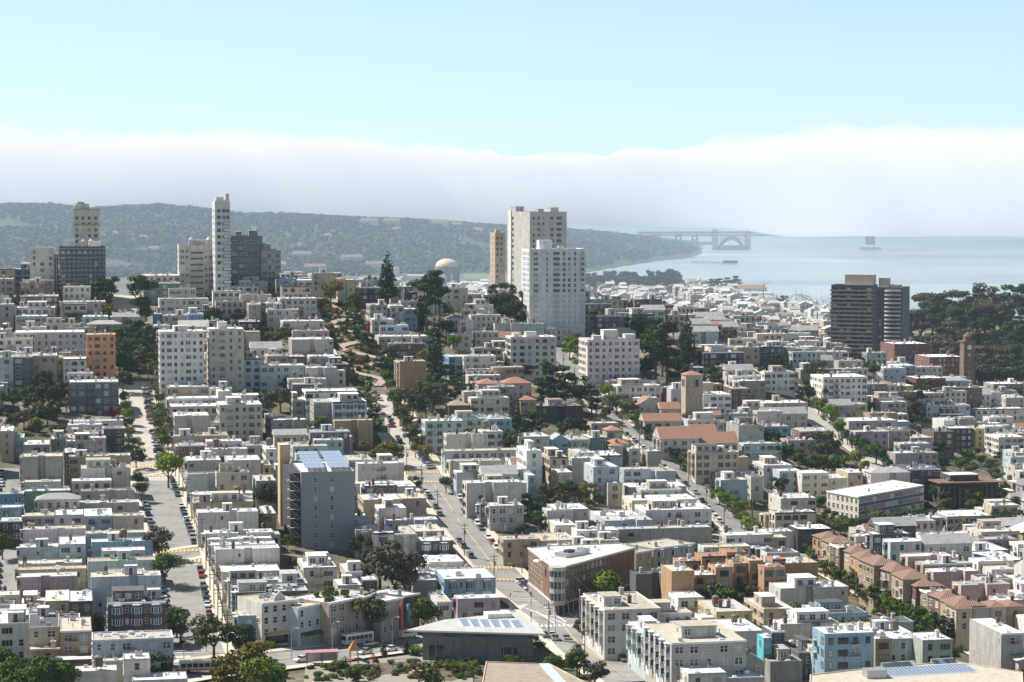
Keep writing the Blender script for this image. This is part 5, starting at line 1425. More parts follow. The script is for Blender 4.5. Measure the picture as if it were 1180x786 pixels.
TABLE = """
T 0 100 80 16 11 LB g f
T 103 245 72 16 11 DG t f
T 247 428 65 15 11 BG g f
T 430 474 82 13 10 YL t f
T 476 650 92 14 10 LG s a
T 523 895 262 13 13 DG w f
M 510 768 58 8 8 W w p
M 520 930 28 8 7 W w p n
M 775 940 82 10 8 DG k f D
M 635 783 122 11 9 BK k f
M 500 634 158 8 9 PK t f
M 382 498 168 8 9 GN t f
M 178 375 205 9 10 G s f
M 104 180 160 9 9 SB t f
M 0 102 108 12 12 BG w f
M 168 474 302 14 13 G t p
M 482 580 272 12 9 DG w f
M 178 460 492 7 7 W t p
M 185 532 566 9 7 GN s p n
M 0 180 588 9 7 BL g f
M 0 180 692 9 8 SB w f
M 606 985 290 9 9 BG s p
M 612 985 392 11 8 LG t p
M 612 1015 562 7 7 LG k p
M 600 1050 655 7 7 LG s p
M 187 408 755 8 8 BG t f
M 412 632 748 8 8 LG w f
M 637 848 757 8 8 LB s f
M 852 1085 752 8 8 BG t f
I 105 388 104 8 7 PW t p
I 388 660 122 7 7 LB t p
I 415 692 162 8 7 SB s p
I 88 264 184 7 8 LB w p
I 266 388 168 9 9 LB w f
I 82 372 262 7 8 BW s p
I 90 350 318 10 8 PL s p
I 82 392 292 7 6 BG t p n
I 398 705 250 9 8 MT t p
I 412 730 316 12 9 LB t p
I 487 750 432 13 11 DG d b
I 206 312 422 9 8 YL s f
I 314 420 422 9 8 DG s f
I 90 203 452 5 7 BG w k
I 0 127 522 16 13 LG w f
I 128 268 540 10 9 BW d f
I 272 415 555 10 9 TN t f
I 418 785 596 10 11 LB t f
I 127 310 642 5 5 PK t f
I 150 440 695 4 6 BR s k x
I 440 556 690 6 7 BW w f
I 560 680 682 9 8 BW w f
I 340 530 738 6 7 LG s k
I 600 850 778 5 9 BW w k
N 106 398 36 9 9 TN w f
N 400 572 48 9 9 OW s f
N 97 462 122 8 7 W w f
N 466 555 70 11 8 W w k
N 557 780 100 9 8 W w f
N 112 470 184 9 8 OW w f
N 476 800 172 16 12 OW w a
N 138 400 258 11 9 LG s p
N 405 510 308 8 8 W w f
N 135 362 408 8 6 BG t p
N 366 545 408 8 8 BG k f
N 166 370 482 7 6 BR g f
N 515 572 445 7 6 W w k
N 374 690 508 8 7 LG w p
N 672 843 482 8 9 MT k f
N 977 1172 474 8 9 BW k f
N 866 1135 288 9 9 G w p
N 836 888 258 9 7 PL g f
N 892 1135 396 9 6 OW g f V
N 828 908 508 11 9 W w f
N 537 790 588 13 9 LG w p
N 236 490 592 9 7 LG w p
N 800 870 625 10 8 YL t f
N 236 665 694 9 7 LB k p
O 132 600 188 9 8 LG w p
O 152 600 220 9 7 BW g p
O 172 600 248 9 7 BG t p
O 182 640 322 12 9 LG w p
O 240 750 484 9 8 LG s p
O 262 742 525 9 7 BW w p
O 290 770 572 9 7 PW w p
O 316 800 608 12 8 LG s p
O 365 740 692 8 8 BG t p
O 622 776 88 11 10 G s k
O 682 776 338 9 9 TN w f
S 366 805 118 9 8 OW w p
S 412 800 192 8 7 BW w p
S 440 940 238 10 7 DG g p
S 470 1012 268 10 8 DG g p
S 486 660 452 8 10 SB t f
J 235 385 264 10 9 BW w f
J 426 500 284 10 6 PW w f
J 502 570 322 9 7 BR w f
J 130 255 340 9 10 G g p
J 390 500 345 9 7 OW w p
J 872 1105 314 9 9 SB w b
J 932 1125 408 8 7 PL w f
J 732 840 322 7 8 G s k
J 728 1020 290 5 9 BW w k
J 740 960 232 6 9 W w k
J 752 912 138 9 9 DG w b
J 646 748 112 10 9 SG t b
J 546 644 104 10 9 OW w b
J 472 544 92 10 9 TN t b
J 742 872 96 9 7 G t p
J 612 845 44 7 8 LB s p
J 840 905 420 6 8 LB t f
R 385 670 92 9 9 BG w p
R 676 860 92 9 9 BG t p n
R 500 708 160 9 7 PW w p
R 330 440 258 7 8 BW w p
F 40 240 122 13 11 MT w f
F 70 168 78 9 9 BG t f
F 172 245 82 9 9 BR t f
F 0 38 92 14 11 LB w f
F 247 325 130 9 9 BK t f
F 352 445 116 9 9 BK s f
F 262 380 80 8 9 BW w f
F 245 480 242 12 9 W w f
F 366 522 286 15 11 LB w b
F 282 364 288 14 9 G t f
F 186 240 280 8 8 SG w f
F 440 550 545 8 10 MT t f
F 556 690 560 9 9 W w p
F 512 745 668 7 9 W w p
F 670 790 102 17 13 OC t p
F 786 960 372 13 11 MT w f
F 892 958 78 11 10 SB s f
F 962 1105 68 14 11 OW w a
F 1028 1122 198 9 10 PK r f H
F 892 985 302 6 9 BR k k H
F 1076 1180 352 10 9 G d f
P 540 720 12 11 10 SB t f
P 472 655 108 9 9 W w f
P 212 780 258 9 9 LB t f
P 252 640 334 9 8 OW t p
P 302 636 414 10 8 LB w p
P 640 805 398 10 8 LB w f
P 378 790 494 13 9 BW w p
P 484 548 664 8 8 DG d f
P 552 810 672 9 10 LG s f
P 830 945 252 17 12 W w a
P 772 1005 144 9 9 BW w f
P 1016 1150 176 8 9 SB g f V
P 1006 1145 298 13 10 BG w f
P 1072 1179 414 10 9 OW w f
P 842 900 442 10 9 LB w f
P 986 1179 704 7 9 LG w p
Q 166 290 132 13 10 LG t f
Q 300 500 148 11 10 LB w f
Q 112 258 34 9 9 SG t f
Q 262 390 24 9 9 GN s f
Q 416 510 84 8 9 BW r f H
Q 556 640 104 8 9 BW w f
Q 696 795 126 9 9 G w p
Q 286 475 234 14 9 LB w f
Q 396 505 364 9 7 OW w f
Q 556 910 256 8 8 LB t p
Q 552 990 358 9 8 LG s p
Q 577 1065 454 9 8 OW w p
Q 682 1180 538 9 9 W w f
Q 372 738 644 7 8 LB s p
Q 162 475 732 8 9 W w f
Q 0 250 566 7 8 LG w p
Q 330 640 606 5 7 W w k
Q 0 160 690 7 7 BW w p
Q 745 1179 674 5 6 BR d k
Q 480 1179 706 7 7 G g p n
G 476 710 182 9 10 G d f
G 516 715 208 10 9 BW w f
G 722 790 218 8 9 RD w f
G 905 1032 252 12 10 W w f D
G 1032 1110 222 11 10 BR t f
G 906 1088 58 11 10 BK d f
G 850 905 40 10 9 BG t f
G 1058 1160 32 9 9 TN t f
G 152 362 286 8 8 BK k p
G 872 1065 504 14 12 BG d f
G 1066 1180 390 14 12 G d p
G 965 1140 596 8 8 G s p
G 985 1106 632 10 8 MT s p
G 1122 1178 622 10 8 BW d f
G 600 700 265 7 9 PK w f
H 270 470 138 16 13 W w a
H 482 565 220 8 9 MT w f
H 566 680 212 9 10 YL w f
H 506 600 190 9 9 OW r f H
H 0 200 280 9 9 BG s f
H 0 195 335 9 8 OW g f V
H 0 116 394 10 9 SB t f
H 165 318 414 9 10 BR g f
H 110 240 455 8 8 PK k f
H 386 605 342 9 9 LG w f
H 416 565 408 10 9 PL t f
H 567 663 404 11 9 G d f
H 666 768 434 9 9 LG s f
H 771 864 408 12 9 BR d f
H 842 945 388 13 10 BK w f
H 817 868 362 14 8 W w k
H 596 790 504 12 11 G s f
H 640 800 584 12 12 DG d f
H 737 935 290 8 9 LB t f
H 802 902 326 8 8 BK g f
H 962 1180 294 9 9 BW w f
H 1064 1180 434 13 11 W w f
H 1002 1088 390 12 9 W w f
H 960 1000 404 11 9 YL t f
H 772 990 190 10 11 BR d p
H 692 825 154 9 11 RD w p
H 542 645 120 8 10 LB w f
H 946 1030 240 10 9 W g f V
H 1142 1180 514 10 9 MT w f
H 890 1000 370 9 9 PL s f
H 0 128 566 10 9 W w f
H 72 172 594 11 9 LB w f
H 174 295 604 13 10 OW w f
H 297 380 628 11 8 OW w f
H 382 450 604 10 8 BG w f
H 452 640 602 10 10 OW w f
H 78 238 718 9 9 BW s f
H 1070 1180 655 7 12 BW w p
H 1120 1180 720 8 9 YL w f
H 700 820 262 8 9 LG w f
H 1040 1180 205 8 9 SG w f
H 560 690 100 8 10 SB w f
H 390 470 285 8 8 YL g f
H 310 400 290 8 8 G g f V
A 0 62 346 15 11 BR t f
A 0 64 432 13 10 BG t f
A 66 178 432 12 10 SB w o
A 180 264 364 21 12 BR t a
A 0 58 478 12 9 G t f
A 136 245 338 24 12 BW w f
A 90 265 548 9 9 BR w f
A 272 478 572 9 9 BW w f
A 292 392 588 10 7 LG w f
A 70 250 604 9 9 LG w f
A 0 62 594 12 10 G t f
A 70 214 644 9 9 LB w f
A 376 490 646 10 9 MT w f
A 66 384 718 13 11 PW w f
A 0 50 708 9 9 LG w f
A 646 816 460 13 11 BG w f
A 650 815 494 11 5 GN w f
A 692 734 636 10 9 BL t f
A 736 850 646 9 8 PK w f
A 851 922 636 11 9 BL w f
A 700 770 690 9 7 PW w f
A 722 945 578 10 9 BW t f
A 1126 1180 592 13 10 G t f
A 1086 1180 674 9 9 BK t f
E 1106 1180 92 15 11 LB w f
A 750 805 398 12 9 BW g f
B 0 68 592 9 9 G d f
B 70 126 588 10 9 BG w f
B 128 295 568 10 9 BW w f
B 142 330 668 9 8 BW w f
B 186 352 712 8 7 PK k f
B 182 370 748 12 10 G s p
B 392 428 476 13 10 OW r f H
B 430 468 480 13 9 YL w f
B 472 580 506 10 10 BK d f
B 696 750 534 9 9 BK d f
B 536 615 588 10 8 G w f
B 626 690 594 10 8 W w f
B 692 750 610 10 8 SB w f
B 546 645 656 9 8 G w f
B 580 710 678 8 8 LB w f
B 576 800 726 8 9 LG s f
B 622 780 760 7 7 BR k f
B 888 975 646 8 9 W g f H
B 942 1005 656 10 9 W w f
B 907 995 720 8 8 BW w f
B 1122 1180 670 9 9 W w f
B 997 1085 596 8 9 DG d f
B 136 204 478 13 9 SB d f
B 206 275 484 12 9 LB w f
C 0 68 676 9 9 LG s f
C 204 262 640 12 9 BG t f
C 264 420 640 11 9 G t f
C 422 550 646 12 9 BR t f
C 456 600 720 8 9 SG g f H
C 0 28 760 9 9 OW w f
I 0 100 60 9 9 BK s f
J 0 130 115 8 8 LG t p
J 0 110 165 9 8 PW w p
K 0 165 138 9 10 BG t f
K 168 330 145 8 9 OW t f
K 458 712 456 14 27 LG t f B
K 762 1100 606 15 27 BW t f B
K 655 790 578 12 22 MT w p B
K 965 1128 464 9 9 YL s f
K 792 908 404 8 9 W w f
K 900 1030 494 7 8 W w f
K 1045 1180 700 8 9 SG g f V
K 838 1010 748 9 9 BW w f
K 1010 1180 768 7 9 PW w f
K 790 930 452 5 8 BG k k
K 830 1180 560 7 10 W w p
L 76 385 362 9 8 LG w p
L 0 136 455 9 9 BG w f
L 140 250 478 9 9 LG w b
L 246 470 474 10 9 SB d f
L 276 500 564 15 10 SB w f
L 246 364 640 9 9 W w f
L 160 246 654 7 8 DG d f
L 506 580 588 10 8 TN w f
L 546 718 586 10 9 LB w f
L 720 855 594 11 11 SG s f
L 1076 1180 562 15 11 G w f
L 36 95 556 11 9 DG w f F
L 0 36 586 11 6 TQ w f F
L 30 175 690 6 9 G g k
L 155 312 86 9 12 BK w k
L 0 150 100 7 9 W w k
L 830 1035 30 9 10 LG w f
L 945 1110 185 9 9 PL w k
L 1035 1180 232 9 10 SB w f
L 540 660 75 8 8 BW g f V
"""
ROWS = []
for line in TABLE.strip().splitlines():
    t, x0, x1, yt, Hh, Dd, wc, rc, st, *op = line.split()
    u0, vt = px(t, float(x0), float(yt)); u1, _ = px(t, float(x1), float(yt))
    x, y, W = place(u0, u1, vt, float(Hh))
    ROWS.append([x, y, float(Hh), W, float(Dd), wc, rc, st, ' '.join(op).replace(' ', '')])
# attached houses reach back to the next front up the slope
SOLID = [b['poly'] for b in BLD] + [corners(r[0], r[1], GA, r[3], r[4]) for r in ROWS]
for i, r in enumerate(ROWS):
    own = len(BLD) + i
    if r[4] > 20 or 'H' in r[8] or 'V' in r[8] or 'F' in r[8]: continue
    step = 0
    while step < (14 if r[1] < 800 else 10):
        trial = corners(r[0] + .4 * math.cos(GA) - (r[4] + .3) * math.sin(GA), r[1] + .4 * math.sin(GA) + (r[4] + .3) * math.cos(GA), GA, r[3] - .8, step + .8)
        if any(abs(p[0][0] - r[0]) + abs(p[0][1] - r[1]) < 90 and overlap(trial, p) for j, p in enumerate(SOLID) if j != own): break
        if any(street_dist(*c) < .5 for c in trial[2:]): break
        step += .8
    r[4] += max(0, step - .8) * (.95 if step < 9 else .8)
    SOLID[own] = corners(r[0], r[1], GA, r[3], r[4])
for r in ROWS: building(*r)
SHOWN = {
    0, 3, 4, 5, 6, 8, 9, 11, 14, 17, 18, 20, 21, 22, 25, 26, 28, 29, 30, 32, 36, 37, 39, 40, 41, 43, 46, 47, 48, 49,
    50, 51, 52, 53, 54, 56, 59, 60, 61, 64, 65, 66, 67, 69, 71, 76, 77, 78, 79, 81, 82, 83, 84, 85, 86, 87, 89, 90, 95, 98,
    99, 100, 102, 103, 105, 106, 107, 109, 112, 114, 117, 120, 122, 123, 126, 129, 130, 131, 132, 135, 137, 138, 139, 143, 145, 146, 150, 151, 153, 154,
    155, 159, 160, 162, 163, 165, 166, 168, 169, 170, 171, 172, 173, 175, 176, 177, 178, 179, 180, 182, 184, 185, 186, 187, 188, 189, 190, 191, 192, 193,
    195, 197, 198, 199, 200, 205, 206, 207, 208, 210, 212, 213, 214, 215, 216, 217, 218, 220, 221, 222, 223, 224, 225, 227, 228, 229, 230, 231, 232, 233,
    234, 235, 237, 240, 242, 243, 245, 248, 249, 250, 252, 253, 254, 256, 257, 258, 261, 263, 264, 265, 266, 269, 270, 271, 272, 273, 274, 275, 277, 278,
    279, 280, 282, 285, 286, 287, 288, 289, 292, 294, 295, 297, 298, 299, 300, 305, 311, 312, 313, 316, 318, 319, 320, 323, 324, 329, 330, 331, 332, 334,
    335, 336, 337, 338, 339, 340, 341, 344, 347, 350, 351, 353, 357, 358, 360, 361, 365, 367, 369, 370, 371, 372, 373, 375, 377, 378, 379, 380, 381, 382,
    383, 384, 385, 386, 387, 388, 389, 390, 392, 393, 395, 396, 397, 400, 402, 405, 406, 407, 409, 410, 411, 413, 414, 416, 417, 419, 420, 421, 422, 424,
    425, 426, 428, 429, 431, 432, 433, 434, 438, 439, 440, 441, 442, 443, 445, 446, 447, 449, 450, 451, 452, 453, 454, 455, 456, 457, 459, 460, 461, 462,
    463, 464, 466, 468, 469, 471, 472, 473, 475, 477, 478, 479, 481, 483, 485, 488, 489, 490, 491, 492, 493, 494, 495, 496, 497, 498, 499, 500, 502, 503,
    504, 505, 506, 508, 509, 510, 511, 512, 513, 514, 516, 518, 523, 525, 530, 531, 532, 533, 534, 536, 538, 539, 540, 541, 542, 543, 545, 547, 549, 554,
    555, 557, 559, 560, 564, 566, 568, 569, 570, 571, 572, 573, 574, 575, 577, 578, 579, 581, 583, 584, 587, 589, 594, 597, 598, 599, 600, 602, 603, 606,
    607, 609, 617, 619, 620, 621, 624, 625, 626, 628, 633, 635, 636, 638, 644, 646, 650, 655, 657, 658, 666, 667, 668, 678, 679, 686, 689, 692, 694, 707,
    710, 717, 729, 750, 770, 790, 943, 996, 1426, 1429, 1433, 1434, 1438, 1454, 1459, 1462, 1467, 1474, 1477, 1481, 1492, 1496, 1509, 1510, 1514, 1521, 1526, 1540, 1543, 1546,
    1553, 1572, 1579, 1587, 1588, 1593, 1597, 1608, 1609, 1611, 1615, 1626, 1627, 1630, 1644, 1647, 1652, 1671, 1675, 1678, 1683, 1686, 1699, 1703, 1706, 1724, 1725, 1744,
}      # running numbers of the filled-in lots that the picture shows
# ---------------------------------------------------------------- plants
def leaf_cloud(mb, rng, blobs, n, size, mi=0, up=.25):
    """leaf sprays spread through a set of clumps (x, y, z, rx, rz)"""
    w = [b[3] ** 2 * b[4] for b in blobs]
    for b in rng.choices(blobs, w, k=n):
        d = Vector((rng.gauss(0, 1), rng.gauss(0, 1), rng.gauss(0, 1))).normalized()
        q = rng.uniform(.55, 1.03)
        c = Vector((b[0] + d.x * b[3] * q, b[1] + d.y * b[3] * q, b[2] + d.z * b[4] * q))
        nrm = (d * 1.1 + Vector((rng.gauss(0, .5), rng.gauss(0, .5), rng.gauss(up + .1, .5)))).normalized()
        a = nrm.orthogonal().normalized(); a.rotate(__import__('mathutils').Quaternion(nrm, rng.uniform(0, 6.28))); e = nrm.cross(a)
        s = size * rng.uniform(.6, 1.3)
        mb.quad(tuple(c + a * s), tuple(c + e * s * .6), tuple(c - a * s), tuple(c - e * s * .6), mi)
def limb_trunk(rng, h, r, spread, name='trunk', n=4):
    mb = MB(); mb.tube((0, 0, -1.2), (0, 0, h * .55), r * 1.25, r * .85, 8); 
    for k in range(n):
        a = 6.28 * k / n + rng.uniform(-.5, .5); t = spread * rng.uniform(.5, .9)
        p = (0, 0, h * rng.uniform(.4, .55)); q = (t * math.cos(a), t * math.sin(a), h * rng.uniform(.8, 1.05))
        m = ((p[0] + q[0]) * .4, (p[1] + q[1]) * .4, p[2] + (q[2] - p[2]) * .55)
        mb.tube(p, m, r * .6, r * .45, 6); mb.tube(m, q, r * .45, r * .15, 6)
    return mb.mesh(name, ['bark'], True)
# every kind is modelled about 10 m tall and scaled: (height fraction of the crown centre)
def k_round(rng):
    b = [(rng.uniform(-2.2, 2.2), rng.uniform(-2.2, 2.2), 6.3 + rng.uniform(-.9, 1.7), rng.uniform(1.5, 2.3), rng.uniform(1.2, 1.7)) for _ in range(11)] + [(0, 0, 6.3, 3.2, 2.4)]
    return b, 1500, .36, (5.2, .26, 2.8)
def k_oak(rng):
    b = [(rng.uniform(-3.6, 3.6), rng.uniform(-3.6, 3.6), 5.6 + rng.uniform(-1.6, 2.8), rng.uniform(1.2, 2.2), rng.uniform(.9, 1.6)) for _ in range(14)]
    return b, 1600, .38, (5.6, .3, 3.6)
def k_conifer(rng):
    b = []
    for k in range(16):
        t = k / 15; r = 2.0 * (1 - t) ** .8 + .15
        for _ in range(3 if t < .7 else 1):
            a = rng.uniform(0, 6.28); b.append((r * .55 * math.cos(a), r * .55 * math.sin(a), 1.2 + 8.6 * t, r * .62 + .1, .55))
    return b, 1900, .27, (8.5, .2, .4)
def k_cypress(rng):
    b = [(rng.uniform(-.3, .3), rng.uniform(-.3, .3), .8 + 9 * k / 13, 1.55 * (1 - (k / 13) ** 2.2) + .35, .9) for k in range(14)]
    return b, 1900, .26, (6, .2, .3)
def k_pine(rng):
    b = []
    for k in range(13):
        t = rng.random(); a = rng.uniform(0, 6.28); r = (1 - abs(t - .45)) * rng.uniform(.7, 2.7)
        b.append((r * math.cos(a), r * math.sin(a), 3.6 + 6 * t, rng.uniform(.9, 1.6), rng.uniform(.5, .85)))
    return b, 1500, .28, (8, .24, 2.2)
def k_euc(rng):
    b = []
    for k in range(15):
        t = rng.random(); a = rng.uniform(0, 6.28); r = rng.uniform(.4, 2.3)
        b.append((r * math.cos(a), r * math.sin(a), 3.2 + 6.3 * t, rng.uniform(.7, 1.3), rng.uniform(.6, 1.0)))
    return b, 1500, .25, (8.4, .2, 2.0)
def k_shrub(rng):
    b = [(rng.uniform(-3, 3), rng.uniform(-3, 3), 3.2 + rng.uniform(-1.5, 2.5), rng.uniform(1.8, 3), rng.uniform(1.5, 2.8)) for _ in range(8)]
    return b, 800, .6, None
KINDS_ = dict(round=k_round, oak=k_oak, conifer=k_conifer, cypress=k_cypress, pine=k_pine, euc=k_euc, shrub=k_shrub)
CROWNC = dict(round=.64, oak=.58, conifer=.45, cypress=.5, pine=.62, euc=.6, shrub=.4, palm=.9)
LEAFN = dict(green='green', bright='bright green', dark='dark green', olive='olive', gold='yellowish green', rust='rusty', brown='brownish', pink='magenta')
def crown_mesh(kind, leaf, v):
    def mk():
        rng = random.Random(hash((kind, v)) % 9999 if False else sum(map(ord, kind)) * 7 + v)
        b, n, s, _t = KINDS_[kind](rng); mb = MB(); leaf_cloud(mb, rng, b, n, s)
        return mb.mesh('crown', ['leaf_' + leaf])
    return shared(('crown', kind, leaf, v), mk)
def trunk_mesh(kind, v):
    def mk():
        rng = random.Random(v + 5); _b, _n, _s, t = KINDS_[kind](rng); return limb_trunk(rng, t[0], t[1], t[2])
    return shared(('trunk', kind, v), mk)
def palm_parts():
    tr = MB(); tr.tube((0, 0, -1), (.2, 0, 4.5), .26, .2, 8); tr.tube((.2, 0, 4.5), (.1, .1, 8.6), .2, .17, 8)
    cr = MB(); rng = random.Random(11)
    for k in range(34):
        a = rng.uniform(0, 6.28); e = rng.uniform(-.5, 1.1); L = rng.uniform(1.5, 2.2); pr = Vector((.1, .1, 8.6)); w0 = .1
        d = Vector((math.cos(a), math.sin(a), 0)); s = Vector((-math.sin(a), math.cos(a), 0))
        for j in range(4):
            t = (j + 1) / 4; c = Vector((.1, .1, 8.6)) + d * (L * t) + Vector((0, 0, L * (e * t - 1.1 * t * t))); w1 = (.32, .36, .26, .05)[j]
            cr.quad(tuple(pr - s * w0), tuple(pr + s * w0), tuple(c + s * w1), tuple(c - s * w1)); pr, w0 = c, w1
    return tr.mesh('trunk', ['bark'], True), cr.mesh('crown', ['leaf_olive'])
PLANTS = []
NAME_ = dict(round='broadleaf_tree', oak='broadleaf_tree', conifer='conifer_tree', cypress='cypress_tree', pine='pine_tree', euc='eucalyptus_tree', shrub='shrub', palm='palm_tree')
FI = [0]
def keep():
    FI[0] += 1
    return SHOWN is None or FI[0] - 1 in SHOWN
trng = random.Random(99)
def plant(x, y, h, kind, leaf='green', z=None, wide=1.0):
    z = hz(x, y) if z is None else z
    trng = random.Random(int(x * 31 + y * 17)); v = trng.randrange(3); h *= 1.22 if kind in ('pine', 'conifer', 'cypress') and y < 1500 else 1; sc = h / 10.0 * trng.uniform(.93, 1.08); rz = trng.uniform(0, 6.28)
    if kind == 'shrub':
        o = link('shrub', crown_mesh(kind, leaf, v), None, (x, y, z - .1), rz, (sc * wide * .9, sc * wide * .9, sc)); top = o
    else:
        o = link(NAME_[kind] if kind not in ('oak', 'round') or street_dist(x, y) > 3.5 or h > 12 else 'street_tree', None, None, (x, y, z), rz, (sc * wide, sc * wide, sc))
        if kind == 'palm':
            if ('palm',) not in MESH: MESH[('palm',)] = palm_parts()
            a, b = MESH[('palm',)]; link('trunk', a, o); link('crown', b, o)
        else:
            link('trunk', trunk_mesh(kind, v), o); link('crown', crown_mesh(kind, leaf, v), o)
    u, w = uv_of(x, y, z + h * .6)
    PLANTS.append(dict(o=o, x=x, y=y, u=u, v=w, h=h, kind=kind, leaf=leaf))
    return o
